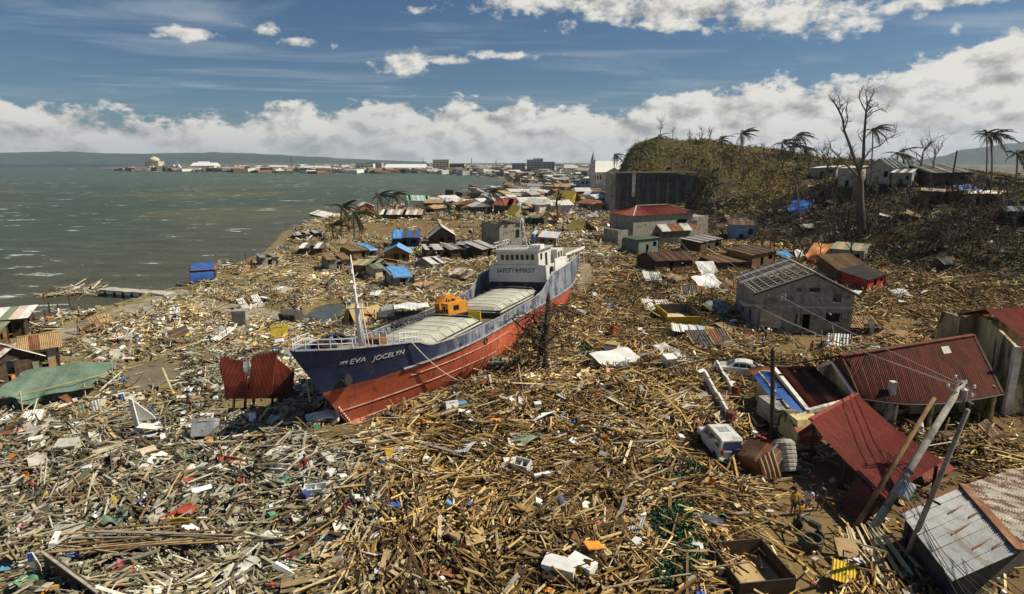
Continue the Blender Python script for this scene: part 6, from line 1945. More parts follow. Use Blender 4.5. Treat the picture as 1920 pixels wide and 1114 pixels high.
def leaf_stuff(name, pts, cols, rad, leaf, per, m_, seed, squash=.7):
    """clumps at pts (N,3) with radius rad: each has per random leaf quads"""
    r2 = np.random.default_rng(seed)
    N = len(pts)
    c = np.repeat(pts, per, 0)
    rr = np.repeat(rad, per)
    d = r2.normal(size=(N * per, 3)); d /= np.linalg.norm(d, axis=1)[:, None]
    off = d * (rr * r2.uniform(.25, 1, N * per) ** .6)[:, None]
    off[:, 2] = np.abs(off[:, 2]) * squash
    p = c + off
    a = r2.normal(size=(N * per, 3)); a /= np.linalg.norm(a, axis=1)[:, None]
    b = np.cross(a, r2.normal(size=(N * per, 3))); b /= np.linalg.norm(b, axis=1)[:, None]
    s = (leaf * r2.uniform(.5, 1.3, N * per))[:, None]
    quad = np.stack([p - a * s, p + b * s * .45, p + a * s, p - b * s * .45], 1).reshape(-1, 3)
    col = np.repeat(np.repeat(cols, per, 0) * r2.uniform(.75, 1.25, (N * per, 1)), 4, 0)
    return mesh_np(name, quad, np.arange(len(quad)).reshape(-1, 4), col, m_)
def mesh_np(name, verts, faces, col, m_):
    me = bpy.data.meshes.new(name)
    me.vertices.add(len(verts)); me.vertices.foreach_set('co', np.ascontiguousarray(verts, np.float32).ravel())
    k = faces.shape[1]
    me.loops.add(faces.size); me.loops.foreach_set('vertex_index', np.ascontiguousarray(faces, np.int32).ravel())
    me.polygons.add(len(faces)); me.polygons.foreach_set('loop_start', np.arange(0, faces.size, k, dtype=np.int32)); me.polygons.foreach_set('loop_total', np.full(len(faces), k, np.int32))
    at_ = me.attributes.new('Col', 'FLOAT_COLOR', 'POINT')
    at_.data.foreach_set('color', np.ascontiguousarray(np.column_stack([np.clip(col, 0, 1), np.ones(len(col))]), np.float32).ravel())
    me.polygons.foreach_set('use_smooth', np.zeros(len(faces), bool))
    me.update(calc_edges=True)
    me.materials.append(m_)
    return stuff(put(name, me))
def attr_mat(name, rough=.9, bump=.0, spec=.2, grain=True):
    m_ = bpy.data.materials.new(name)
    m_.use_nodes = True
    t = NT(m_.node_tree)
    a = t.n('ShaderNodeAttribute', attribute_name='Col').outputs['Color']
    tc = t.n('ShaderNodeTexCoord').outputs['Object']
    c = a
    if grain:
        n = t.noise(tc, 5.0, 4, .6)
        c = t.mix(1.0, a, t.ramp(n, [(.3, (.62,) * 3), (.7, (1.2,) * 3)]), 'MULTIPLY')
    b = t.n('ShaderNodeBsdfPrincipled')
    t.l(c, b.inputs['Base Color'])
    b.inputs['Roughness'].default_value = rough
    b.inputs['Specular IOR Level'].default_value = spec
    o = t.n('ShaderNodeOutputMaterial'); t.l(b.outputs[0], o.inputs[0])
    return m_
M['attr'] = attr_mat('mixed_debris')
M['attr_leaf'] = attr_mat('mixed_leaves', .8, grain=False)
def hill_scrub():
    r2 = np.random.default_rng(5)
    n = 8500
    x = r2.uniform(35, 190, n); y = r2.uniform(180, 345, n)
    h = land_h(x, y) - .6
    px = x / y
    keep = (h > 3.0) & (px > .14) & (px < .62) & (vnoise(x, y, 14) + .35 * vnoise(x, y, 5) > .40)
    x, y = x[keep], y[keep]
    z = ground_z(x, y)
    pal = np.array([(.20, .20, .04), (.28, .23, .06), (.30, .20, .075), (.13, .105, .045), (.36, .25, .10), (.10, .10, .03)])
    k = (np.clip(vnoise(x + 40, y, 22) * 5.2, 0, 5)).astype(int)
    k = np.where(r2.random(len(x)) < .3, r2.integers(0, 6, len(x)), k)
    leaf_stuff('scrub', np.column_stack([x, y, z]), pal[k], np.exp(r2.normal(-.15, .55, len(x))), .32, 25, M['attr_leaf'], 6, 1.0)
    n = 8200
    x = r2.uniform(38, 150, n); y = r2.uniform(85, 200, n)
    h = land_h(x, y) - .6
    g = vnoise(x, y, 9)
    keep = (h > .7) & (x / y < 1.05) & (x / y > .3) & (g > .36)
    x, y, g = x[keep], y[keep], g[keep]
    z = ground_z(x, y)
    pal = np.array([(.085, .055, .028), (.05, .035, .02), (.12, .08, .04), (.045, .048, .018), (.03, .024, .016), (.10, .095, .03)])  # brown and black brush, darkened further to put the slope's shade into the colour
    k = r2.integers(0, 6, len(x))
    leaf_stuff('dry_brush', np.column_stack([x, y, z]), pal[k], r2.uniform(.4, 1.1, len(x)), .22, 26, M['attr_leaf'], 9, .9)
    n = 4000
    x = r2.uniform(30, 100, n); y = r2.uniform(60, 118, n)
    keep = (x / y > .52) & (vnoise(x, y, 7) > .5) & (in_poly(x, y, gpoly((1580, 620), (1700, 590), (1930, 520), (1980, 600), (1760, 640), (1640, 650))) | in_poly(x, y, gpoly((1700, 480), (1930, 450), (1980, 590), (1700, 600))))
    x, y = x[keep], y[keep]
    pal = np.array([(.10, .12, .025), (.14, .14, .04), (.07, .085, .02), (.17, .15, .06)])
    leaf_stuff('grass', np.column_stack([x, y, ground_z(x, y)]), pal[r2.integers(0, 4, len(x))], r2.uniform(.3, .8, len(x)), .16, 22, M['attr_leaf'], 19, .5)
    bp = []
    for cx, cy, rx, ry, n in ((1225, 550, 40, 14, 60), (1320, 575, 40, 14, 60), (1290, 470, 50, 8, 40), (1480, 590, 90, 40, 30), (1150, 690, 40, 20, 16), (1380, 480, 60, 12, 60), (985, 640, 30, 20, 30)):
        for _ in range(n):
            bp.append(T(cx + random.gauss(0, rx * .6), cy + random.gauss(0, ry * .6)) + Vector((0, 0, .2)))
    bp = np.array([tuple(p) for p in bp])
    pal = np.array([(.07, .05, .03), (.045, .035, .022), (.11, .08, .04), (.06, .06, .025)])
    leaf_stuff('dead_brush', bp, pal[r2.integers(0, 4, len(bp))], r2.uniform(.4, 1.0, len(bp)), .15, 60, M['attr_leaf'], 59, .9)
    pts = []
    for cx, cy, rx, ry, n in ((1262, 985, 26, 30, 60), (1285, 1040, 24, 40, 80), (1262, 1090, 30, 20, 40), (1235, 1000, 14, 26, 24), (1100, 665, 18, 18, 26), (1290, 900, 40, 30, 10), (1240, 880, 10, 8, 8)):
        for _ in range(n):
            pts.append(T(cx + random.gauss(0, rx * .5), cy + random.gauss(0, ry * .5)) + Vector((0, 0, .5)))
    pts = np.array([tuple(p) for p in pts])
    pal = np.array([(.025, .085, .04), (.02, .06, .028), (.05, .11, .05)])
    leaf_stuff('green_vines', pts, pal[r2.integers(0, 3, len(pts))], r2.uniform(.25, .5, len(pts)), .10, 50, M['attr_leaf'], 29, .7)
hill_scrub()
def wheel(parent, x, y, z, r=.34, w=.22, name='wheel'):
    tt = MB().lathe([(r * .62, -w / 2), (r * .93, -w / 2), (r, -w * .3), (r, w * .3), (r * .93, w / 2), (r * .62, w / 2)], 16, (0, 0, 0), Matrix.Rotation(R(90), 3, 'Y')).build(name, M['black'], parent, loc=(x, y, z))
    MB().lathe([(.02, -w * .36), (r * .6, -w * .40), (r * .6, w * .40), (.02, w * .36)], 12, (0, 0, 0), Matrix.Rotation(R(90), 3, 'Y')).build('rim', M['tin'], tt)
    return tt
def loft(mb, secs):
    """secs: list of rings (same count) joined in order, capped"""
    n = len(secs[0])
    vs_ = [p for s in secs for p in s]
    fs_ = []
    for i in range(len(secs) - 1):
        for k in range(n):
            k2 = (k + 1) % n
            fs_.append((i * n + k, (i + 1) * n + k, (i + 1) * n + k2, i * n + k2))
    fs_.append(tuple(range(n)))
    fs_.append(tuple((len(secs) - 1) * n + k for k in range(n - 1, -1, -1)))
    mb.add(vs_, fs_)
def car(kind, loc, rz, label, body_m):
    """y runs rear (-) to front (+)"""
    suv = kind == 'suv'
    t = thing('suv' if suv else 'sedan', label, 'car', loc, rz)
    L, W = (4.2, 1.74) if suv else (4.4, 1.72)
    hw = W / 2
    def ring(y, zb, zs, zt, wt, ws):
        return [(-ws * .94, y, zb), (-ws, y, zb + .18), (-ws, y, zs), (-wt, y, zt), (wt, y, zt), (ws, y, zs), (ws, y, zb + .18), (ws * .94, y, zb)]
    if suv:
        low = [(-L / 2, .38, .92, 1.0, hw * .9), (-L / 2 + .12, .32, 1.0, 1.06, hw), (-.6, .30, 1.02, 1.07, hw), (.75, .30, 1.02, 1.06, hw), (1.1, .30, 1.0, 1.04, hw), (1.9, .32, .93, .97, hw * .97), (L / 2, .4, .78, .82, hw * .86)]
        cab = [(-L / 2 + .06, 1.0, 1.04, hw * .93), (-L / 2 + .2, 1.02, 1.66, hw * .80), (-L / 2 + .35, 1.02, 1.76, hw * .80), (.35, 1.02, 1.78, hw * .80), (.62, 1.03, 1.70, hw * .78), (1.2, 1.03, 1.06, hw * .88)]
        rr = .36
    else:
        low = [(-L / 2, .42, .80, .86, hw * .86), (-L / 2 + .2, .3, .90, .95, hw * .97), (-.7, .26, .92, .95, hw), (.8, .26, .90, .93, hw), (1.5, .28, .84, .88, hw * .98), (2.0, .3, .72, .76, hw * .92), (L / 2, .38, .6, .64, hw * .78)]
        cab = [(-1.75, .9, .95, hw * .86), (-1.05, .92, 1.36, hw * .70), (-.5, .92, 1.44, hw * .70), (.05, .92, 1.43, hw * .70), (.4, .92, 1.34, hw * .69), (1.15, .9, .93, hw * .84)]
        rr = .31
    mb = MB(); loft(mb, [ring(y, zb, zs, zt, ws * .95, ws) for y, zb, zs, zt, ws in low]); mb.build('body', body_m, t)
    mb = MB(); loft(mb, [[(-hw * .96, y, zb - .02), (-wt, y, zt), (wt, y, zt), (hw * .96, y, zb - .02)] for y, zb, zt, wt in cab]); rf = mb.build('cabin', body_m, t)
    def side_x(z, zb, zt, wt):
        return hw * .96 + (wt - hw * .96) * (z - zb) / (zt - zb)
    spans = [(-1.75, -1.0), (-.88, -.1), (.02, .78)] if suv else [(-1.15, -.62), (-.55, .0), (.07, .62)]
    for s in (-1, 1):
        for y0, y1 in spans:
            z0, z1 = (1.12, 1.58) if suv else (.99, 1.29)
            zt, wt = (1.77, hw * .8) if suv else (1.44, hw * .7)
            zb = 1.02 if suv else .92
            sl0 = .0 if (y0 > spans[0][0]) else (.10 if suv else .35)
            sl1 = .0 if (y1 < spans[-1][1]) else .22
            x0, x1 = side_x(z0, zb, zt, wt) + .015, side_x(z1, zb, zt, wt) + .015
            MB().add([(s * x0, y0, z0), (s * x0, y1 , z0), (s * x1, y1 - sl1, z1), (s * x1, y0 + sl0, z1)], [(0, 1, 2, 3)]).build('side_window', M['glass'], rf)
        for y in ((-1.32, 1.28) if suv else (-1.35, 1.32)):
            wheel(t, s * (hw - .09), y, rr)
        MB().bb(s * hw - .02, s * hw + .02, -.05, .1, .86 if not suv else .98, .9 if not suv else 1.02).build('door_handle', M['grey_dark'], t)
        MB().box((s * (hw + .08), .85 if suv else .75, 1.08 if suv else .97), (.16, .1, .13)).build('wing_mirror', body_m, t)
        MB().box((s * hw * .72, L / 2 - .04, .66 if not suv else .76), (.36, .12, .16)).build('headlight', M['glass_clear'], t)
        MB().box((s * hw * .82, -L / 2 + .02, .95 if suv else .76), (.18, .10, .34 if suv else .18)).build('tail_light', M['red'], t)
    if suv:
        MB().add([(-.62, -2.075, 1.12), (.62, -2.075, 1.12), (.56, -1.935, 1.6), (-.56, -1.935, 1.6)], [(0, 1, 2, 3)]).build('rear_window', M['window_violet'], rf)
        MB().add([(-.68, 1.17, 1.13), (.68, 1.17, 1.13), (.6, .70, 1.66), (-.6, .70, 1.66)], [(3, 2, 1, 0)]).build('windscreen', M['glass'], rf)
        MB().bb(-.36, .36, -.75, .0, 1.775, 1.79).build('sunroof', M['tin'], rf)
        MB().lathe([(.18, -.1), (.34, -.1), (.36, .0), (.34, .1), (.02, .1)], 16, (.22, -2.24, .92), Matrix.Rotation(R(90), 3, 'X')).build('spare_wheel_cover', M['window_violet'], t)
        MB().bb(-hw * .95, hw * .95, -L / 2 - .1, -L / 2 + .1, .38, .58).build('bumper', M['tin'], t)
    else:
        MB().add([(-.62, -1.70, .975), (.62, -1.70, .975), (.52, -1.12, 1.34), (-.52, -1.12, 1.34)], [(0, 1, 2, 3)]).build('rear_window', M['glass'], rf)
        MB().add([(-.66, 1.10, .96), (.66, 1.10, .96), (.54, .45, 1.335), (-.54, .45, 1.335)], [(3, 2, 1, 0)]).build('windscreen', M['glass'], rf)
    return t
M['glass_clear'] = mat('lamp_glass', (0.6, 0.62, 0.62), None, 3, .15, 0, spec=.5)
M['window_violet'] = mat('bluish_window', (0.035, 0.04, 0.11), (0.02, 0.025, .06), 2, .2, 0, spec=.5)
M['car_white'] = mat('white_car_paint', (0.66, 0.66, 0.62), (0.55, 0.54, .48), 1.4, .35, .03, c3=(.33, .29, .21), spec=.5)
car('suv', T(1354, 858) + Vector((0, .7, .12)), R(4), 'dusty white off-road car with a covered spare wheel, half in the debris', M['car_white'])
car('sedan', T(1385, 704) + Vector((0, 0, .05)), R(70), 'white sedan stranded behind the broken yard walls', M['car_white'])
def place(name, label, cat, px, py, rz=0, group=None, dz=0, rx=0, ry=0):
    t = thing(name, label, cat, T(px, py) + Vector((0, 0, dz)), 0, group)
    t.rotation_euler = (R(rx), R(ry), R(rz))
    return t
t = place('truck', 'yellow-fronted truck parked in the shade under the red carport', 'truck', 1513, 850, 8)
MB().prism([(-.9, 0, .6), (-.9, -.1, 1.5), (-.8, .25, 2.3), (-.8, 2.0, 2.35), (-.9, 2.2, .6)], (0, 0, 0), (1.75, 0, 0)).build('cab', M['truck_yellow'] if 'truck_yellow' in M else M['plaster_yellow'], t)
MB().add([(-.78, -.03, 1.55), (.72, -.03, 1.55), (.68, .21, 2.2), (-.72, .21, 2.2)], [(0, 1, 2, 3)]).build('windscreen', M['glass'], t)
MB().bb(-.75, .7, -.16, -.11, .75, 1.25).build('grille', M['red'], t)
MB().bb(-1.0, .95, -.3, -.12, .4, .62).build('bumper', M['tin'], t)
for x in (-.72, .62):
    MB().lathe([(.13, 0), (.13, .1), (.02, .12)], 10, (x, -.1, 1.38), Matrix.Rotation(R(90), 3, 'X')).build('headlight', M['glass_clear'], t)
    wheel(t, x, .5, .42, .42, .25); wheel(t, x, 3.6, .42, .42, .25)
MB().bb(-.95, .9, 2.3, 5.0, .8, 2.2).build('cargo_box', M['concrete'], t)
t = place('motorcycle', 'dark motorcycle parked by the people in the dirt clearing', 'motorcycle', 1515, 1003, 30, rx=0)
for y in (-.62, .62):
    MB().lathe([(.2, -.05), (.29, -.05), (.29, .05), (.2, .05)], 14, (0, y, .29), Matrix.Rotation(R(90), 3, 'Y')).build('wheel', M['black'], t)
MB().tube([(0, .62, .3), (0, .42, .9), (0, .36, 1.0)], .035, 5).tube([(-.33, .3, 1.02), (0, .38, 1.0), (.33, .3, 1.02)], .02, 5).build('fork', M['tin'], t)
MB().prism([(-.12, -.62, .62), (-.12, -.1, .6), (-.12, .35, .8), (-.12, .3, .9), (-.12, .0, .82), (-.12, -.6, .78)], (0, 0, 0), (.24, 0, 0)).build('body', M['grey_dark'], t)
MB().bb(-.13, .13, -.6, .0, .8, .87).build('saddle', M['black'], t)
MB().lathe([(.09, 0), (.09, .08), (.02, .1)], 10, (0, .45, .85), Matrix.Rotation(R(-90), 3, 'X')).build('headlight', M['glass_clear'], t)
t = place('crushed_container', 'crushed brown sheet-metal container standing between the off-road car and dark pole', 'container', 1436, 888, 26, rx=-14, ry=-16); t.scale = (.88, .88, .88)
MB().prism([(-1.0, -.8, -.3), (.95, -.8, -.3), (1.25, -.85, 1.4), (.2, -.9, 2.5), (-1.2, -.8, 1.9)], (0, 0, 0), (0, 1.8, 0)).build('shell', M['tin_rust'], t)
for k, (z0, z1) in enumerate(((.3, .9), (1.0, 1.5), (1.6, 2.0))):
    MB().beam((-1.0 + .2 * k, -.92, z0), (1.0, -.95, z1), .1, .08).build('rib', M['tin'], t)
MB().corr((-1.1, -.95, .1), (.2, -1.3, .0), (.5, -1.0, 1.9), (-1.0, -.9, 1.8), 4, .06, 3, .15).build('torn_panel', M['tin_brown'], t)
t = place('water_tank', 'dented grey ribbed water tank lying in front of the yellow truck', 'tank', 1476, 890, 5, dz=.1)
mb = MB()
prof = [(.05, 0), (.6, .05)]
for k in range(7):
    prof += [(.72, .12 + k * .26), (.72, .26 + k * .26), (.68, .3 + k * .26)]
mb.lathe(prof + [(.5, 2.05), (.05, 2.1)], 14, (0, 0, 0), Matrix.Rotation(R(-28), 3, 'X')).build('tank_shell', M['concrete'], t)
MB().lathe([(.2, 2.08), (.2, 2.2), (.05, 2.22)], 10, (0, 0, 0), Matrix.Rotation(R(-28), 3, 'X')).build('tank_lid', M['grey_dark'], t)
for (a, b, h, lab) in (((1320, 726), (1362, 798), 1.5, 'long white broken yard wall beside the off-road car'), ((1342, 700), (1372, 748), 1.3, 'short pale yard wall standing behind the longer white wall')):
    A, B = T(*a), T(*b)
    t = thing('yard_wall', lab, 'wall', A)
    d = B - A
    for k in range(5):
        p, q = d * (k / 5 + .004), d * ((k + 1) / 5 - .004)
        MB().beam(Vector((p.x, p.y, h / 2 - .2)), Vector((q.x, q.y, h / 2 - .2)), .18, h + .4 - .12 * ((k * 7) % 3)).build('wall_panel', M['plaster_white'], t)
    MB().beam(Vector((d.x, d.y, .5)), Vector((d.x + .35, d.y - .4, .5)), .4, 1.6).build('end_pier', M['tin_maroon'], t)
t = place('skip', 'open yellow steel skip half filled with wreckage on the debris flow', 'skip', 1250, 612, 4)
w, d_, h = 4.1, 4.4, 1.7
MB().prism([(0, 0, -.3), (w, 0, -.3), (w + .1, -.2, h - .5), (-.1, -.2, h - .5)], (0, 0, 0), (0, .12, 0)).build('front_plate', M['yellow'], t)
MB().prism([(0, 0, -.3), (0, d_, -.3), (-.15, d_ + .1, h), (-.15, -.2, h)], (0, 0, 0), (.1, 0, 0)).build('side_plate', M['yellow'], t)
MB().prism([(w, 0, -.3), (w, d_, -.3), (w + .15, d_ + .1, h), (w + .15, -.2, h * .8)], (-.1, 0, 0), (0, 0, 0)).build('side_plate', M['yellow_dark'] if 'yellow_dark' in M else M['grey_dark'], t)
MB().bb(0.1, w - .1, d_ - .1, d_, -.3, h).build('back_plate', M['grey_dark'], t)
MB().bb(.1, w - .1, .1, d_ - .1, .3, .5).build('fill', M['wood_pale'], t)
t = place('wrecked_van', 'wrecked white and orange van body jammed in debris in front of the yellow skip', 'van', 1262, 640, -4, rx=-4, ry=4)
MB().prism([(0, 0, -.2), (4.4, 0, -.3), (4.5, -.1, 1.1), (0, -.1, 1.25)], (0, 0, 0), (0, .1, 0)).build('side_panel', M['tin_dark'], t)
for k, m_ in enumerate(('tin_bright', 'tarp_white', 'tin_bright', 'tin_sky', 'tarp_tan')):
    MB().corr((k * .95 - .3, -.4, 1.25), (k * .95 + .6, -.4, 1.15), (k * .95 + .8, 1.5, 1.65), (k * .95 - .2, 1.5, 1.75), 3, .04, 2, .1).build('roof_panel', M[m_], t)
for x in (0.1, 2.1, 4.2):
    MB().bb(x, x + .12, -.3, -.18, -.5, 1.2).build('pillar', M['wood_dark'], t)
MB().box((-.5, -.1, .6), (.9, .1, 1.5), Matrix.Rotation(R(20), 3, 'Y')).build('door', M['tin_green'], t)
t = place('wrecked_jeepney', 'wrecked dark passenger vehicle with whitish roof lying along the ship\'s port side', 'vehicle', 755, 603, 14, rx=3)
MB().bb(-3, 2.6, -1, 1, .3, 1.0).build('body', M['grey_dark'], t)
MB().cloth(lambda u, v: (-1.0 + 4.2 * u, -1.2 + 2.4 * v, 2.0 + .12 * math.sin(u * 9 + v * 4) - .3 * (v - .5) ** 2), 10, 5).build('roof', M['tarp_white'], t)
MB().prism([(-2.9, -.95, 1.0), (-1.0, -.95, 1.0), (-1.0, -.95, 1.95), (-2.5, -.95, 1.7)], (0, 0, 0), (0, 1.9, 0)).build('cab', M['tin'], t)
for k in range(5):
    MB().bb(-.9 + k * .85, -.8 + k * .85, -1.0, -.9, 1.0, 1.95).build('pillar', M['black'], t)
for x in (-2, 1.6):
    wheel(t, -2.0 if x < 0 else 1.6, -1.0, .35, .42, .3)
c = T(490, 772)
t = thing('rusty_plate_screen', 'torn rust-red corrugated steel sheets standing on posts just ahead of the ship\'s bow', 'sheet metal', c)
Y = c.y
def pl(pts, m_, waves=9):
    q = [P(x, y, Y + dy) - c for x, y, dy in pts]
    return MB().corr(q[0], q[1], q[2], q[3], waves * 2, .02, 3, .12).build('steel_sheet', M[m_], t)
pl([(424, 748, -.3), (468, 748, -.2), (456, 676, .2), (413, 671, .2)], 'tin_rustred')
pl([(466, 748, -.1), (508, 747, .1), (521, 658, .5), (472, 668, .3)], 'tin_rustred')
pl([(505, 746, .2), (549, 744, .5), (548, 695, .7), (508, 662, .7)], 'tin_rustred', 10)
pl([(414, 702, .3), (432, 708, .3), (430, 668, .4), (412, 670, .4)], 'tin_rustred', 4)
pl([(428, 748, .25), (530, 747, .6), (530, 712, .75), (424, 706, .4)], 'tin_rustred', 14)
pl([(456, 706, .15), (470, 704, .15), (468, 678, .2), (456, 680, .2)], 'tin_bright', 3)
pl([(482, 672, .5), (526, 664, .5), (526, 656, .6), (484, 660, .6)], 'tin_dark', 4)
for x, dx in ((440, 3), (478, -2), (512, 2), (546, 4), (462, 0), (530, -3)):
    a, b = P(x, 806, Y + .5) - c, P(x + dx, 690, Y + .9) - c
    a.z = -.5
    MB().beam(a, b, .16).build('post', M['wood_dark'], t)
MB().beam(P(424, 745, Y + .2) - c, P(560, 738, Y + .6) - c, .12).build('rail', M['wood_dark'], t)
M_ = [(545, 806, -.4), (577, 806, -.4), (572, 770, .1), (541, 768, .1)]
q = [P(x, y, Y + dy) for x, y, dy in M_]
tag(MB().corr(*[p - q[0] for p in q], 6, .03, 2, .1).build('steel_sheet', M['tin_rustred'], None, loc=q[0]), 'small rust-red sheet leaning below the torn red screen next to the bow', 'sheet metal')
def leaning(a, b, za, zb, r, label, m_, parts=True):
    A, B = T(*a), P(b[0], b[1], zb)
    t = thing('utility_pole', label, 'pole', A)
    d = B - A
    MB().tube([-d.normalized() * .8, d * .5, d], [r, r * .88, r * .7], 9).build('pole_shaft', M[m_], t, smooth=True)
    return t, A, d
t1, A1, d1 = leaning((1622, 1016), (1806, 716), 0, 33.0, .22, 'thick leaning concrete utility pole carrying a pale blue transformer', 'concrete')
nrm = d1.normalized()
c = d1 * .30 + Vector((.35, -.25, .15))
MB().lathe([(.04, -.5), (.3, -.48), (.32, -.3), (.32, .3), (.3, .42), (.1, .5)], 14, c, nrm.to_track_quat('Z', 'Y').to_matrix()).build('transformer', M['tin_sky'], t1)
for k in (.2, .38, .42):
    MB().tube([d1 * k - nrm * .05, d1 * k + nrm * .05], .27, 9).build('pole_band', M['grey_dark'], t1)
for k, off in ((.93, 1.1), (.99, .9)):
    p = d1 * k
    MB().beam(p + Vector((-off * .6, -.2, .35)), p + Vector((off, .1, -.75)), .12).build('cross_arm', M['tin'], t1)
    for s in (-.5, .2, .8):
        MB().lathe([(.05, 0), (.09, .05), (.05, .14), (.08, .18), (.02, .24)], 8, p + Vector((s * off, 0, .05 - s * .45))).build('insulator', M['white'], t1)
MB().lathe([(.05, -.4), (.2, -.38), (.22, .3), (.05, .4)], 10, d1 * .9 + Vector((.55, .1, .1))).build('second_transformer', M['tin'], t1)
t2, A2, d2 = leaning((1596, 1004), (1752, 746), 0, 32.2, .15, 'brown timber pole leaning tight alongside the thick concrete pole', 'wood_brown')
for k in (.3, .75):
    MB().beam(d2 * k + Vector((-.3, 0, .2)), d2 * k + Vector((.35, 0, -.2)), .08).build('cross_arm', M['wood_dark'], t2)
t3, A3, d3 = leaning((1692, 1062), (1815, 768), 0, 24.6, .13, 'third leaning timber pole, nearest the silver-roofed shack', 'wood_grey')
MB().beam(d3 * .45 + Vector((-.5, 0, .3)), d3 * .45 + Vector((.5, 0, -.2)), .1).build('cross_arm', M['wood_dark'], t3)
def cable(pts, sag, label, r=.022, m_='cable', group=None, n=14):
    mb = MB()
    q = []
    for a, b in zip(pts[:-1], pts[1:]):
        for k in range(n):
            f = k / n
            p = Vector(a).lerp(Vector(b), f)
            p.z -= sag * math.sin(math.pi * f)
            q.append(p)
    q.append(Vector(pts[-1]))
    mb.tube(q, r, 4)
    return tag(mb.build('cable', M[m_]), label, 'cable', group)
top = A1 + d1 * .96
far1, far2 = P(1262, 452, 120), P(1300, 430, 128)
for k, (f, s) in enumerate(((far1, 2.6), (far1 + Vector((1, 0, .4)), 3.1), (far2, 2.0))):
    cable([top + Vector((k * .5 - .5, 0, .2 - k * .1)), f], s, ['lowest of the pale wires running from the leaning pole past the grey house', 'middle pale wire running from the leaning pole past the grey house', 'highest pale wire running from the leaning pole towards the red hip roof'][k], .028, 'cable_grey', 'wires across the right side', 24)
mid = A1 + d1 * .36
for k in range(9):
    a = mid + Vector((random.uniform(-.3, .5), random.uniform(-.3, .2), random.uniform(0, .4)))
    pxs = 1800 + k * 17
    e = P(pxs, 1125, 19.5 + k * .15)
    cable([a, e], random.uniform(.3, .9), 'black cable slanting down across the silver roof to the frame edge', .016, 'cable', 'black cables over the silver roof', 12)
for k in range(6):
    a = A1 + d1 * (.34 + .02 * k)
    e = P(1470 + k * 16, 655 + 9 * k, 54)
    cable([a, e], random.uniform(.4, 1.0), 'thin black wire slanting over the red carport roof', .014, 'cable', 'thin wires over the carport', 14)
cable([P(1580, 682, 45), P(1612, 716, 44), P(1660, 742, 41.8)], .4, 'slack pale wire hanging down the maroon roof', .025, 'cable_grey')
cable([A1 + Vector((0, 0, .5)), T(1520, 1108) + Vector((0, 0, .2))], .2, 'thin tan cable trailing from the pole foot into the dirt clearing', .02, 'rope')
LMK = []
def item(px, py, phrase):
    LMK.append((px, py, phrase))
def boxy(px, py, size, rz, m_, label, name='box', cat='box', open_=False, rx=0, ry=0, dz=.35, trim=None, phrase=None):
    t = place(name, label, cat, px, py, rz, None, dz, rx, ry)
    w, d, h = size
    if open_:
        th = .05
        MB().bb(-w / 2, w / 2, -d / 2, d / 2, 0, th).build('bottom', M[m_], t)
        for q in ((-w / 2, w / 2, -d / 2, -d / 2 + th), (-w / 2, w / 2, d / 2 - th, d / 2), (-w / 2, -w / 2 + th, -d / 2 + th, d / 2 - th), (w / 2 - th, w / 2, -d / 2 + th, d / 2 - th)):
            MB().bb(q[0], q[1], q[2], q[3], th, h).build('side', M[m_], t)
        MB().bb(-.02, .02, -d / 2 + th, d / 2 - th, th, h * .8).build('divider', M[m_], t)
    else:
        MB().bb(-w / 2, w / 2, -d / 2, d / 2, 0, h * .8).build('body', M[m_], t)
        MB().bb(-w / 2 - .015, w / 2 + .015, -d / 2 - .015, d / 2 + .015, h * .8 + .01, h).build('lid', M[trim or m_], t)
        MB().bb(-w * .2, w * .2, -d / 2 - .04, -d / 2 - .016, h * .82, h * .9).build('handle', M['tin'], t)
    if phrase:
        item(px, py, phrase)
    return t
M['crate_red'] = paint('faded_red_plastic', (0.45, 0.10, 0.06), .5, .3)
boxy(1050, 1086, (1.5, .75, .55), -24, 'foam', 'longer of two big white boxes lying at the bottom edge of the frame', rx=8, phrase='the two big white boxes')
boxy(1092, 1082, (1.25, .62, .5), -42, 'foam', 'shorter big white box, right of its longer twin at the bottom edge', rx=6)
boxy(1112, 1058, (.8, .6, .08), 20, 'tarp_tan_light' if False else 'orange', 'small orange board lying on the big white boxes', 'board', 'board', ry=10, dz=.9)
boxy(593, 936, (1.25, .6, .42), 12, 'foam', 'open white two-compartment foam box right of the red dressed person', open_=True, rx=6, phrase='the open white foam box')
boxy(528, 893, (1.3, .6, .3), -8, 'foam', 'shallow white tray with violet-grey side below the bow wreckage', open_=True, rx=4, phrase='the shallow white tray')
boxy(738, 960, (.9, .45, .15), -10, 'foam', 'flat white and blue lid lying in the sticks', trim='tarp_blue', phrase='the flat white and blue lid')
boxy(692, 945, (1.0, .8, .12), 35, 'foam', 'white board on which a grey-clothed person stands', 'board', 'board', phrase='the white board with a person on it')
boxy(437, 884, (1.5, .55, .5), -18, 'crate_red', 'open faded red trough lying in grey rubble', 'trough', 'trough', open_=True, rx=12, phrase='the faded red trough')
boxy(353, 922, (.6, .5, .4), 15, 'crate_red', 'small dark red box above the red and yellow boat bow', phrase='the small dark red box')
boxy(847, 778, (.95, .7, .7), 25, 'foam', 'upright white box with dark side close to the hull shadow', rx=-20, phrase='the upright white box near the hull')
boxy(865, 771, (.8, .6, .3), 15, 'tarp_lightblue', 'pale blue lid right next to the upright white box', 'lid', 'lid')
boxy(1150, 632, (1.0, .7, .8), 30, 'crate_red', 'bright red box standing out right of the dead tree', ry=20, phrase='the bright red box')
boxy(1147, 668, (1.3, 1.0, 1.0), -25, 'foam', 'white carton with tan flap beside the long white sheet', trim='tarp_tan', phrase='the white carton with tan flap')
boxy(1252, 690, (1.1, .9, .9), 20, 'white', 'white broken washing machine near the silvery roofing sheet', 'washing_machine', 'appliance', rx=15, phrase='the broken washing machine')
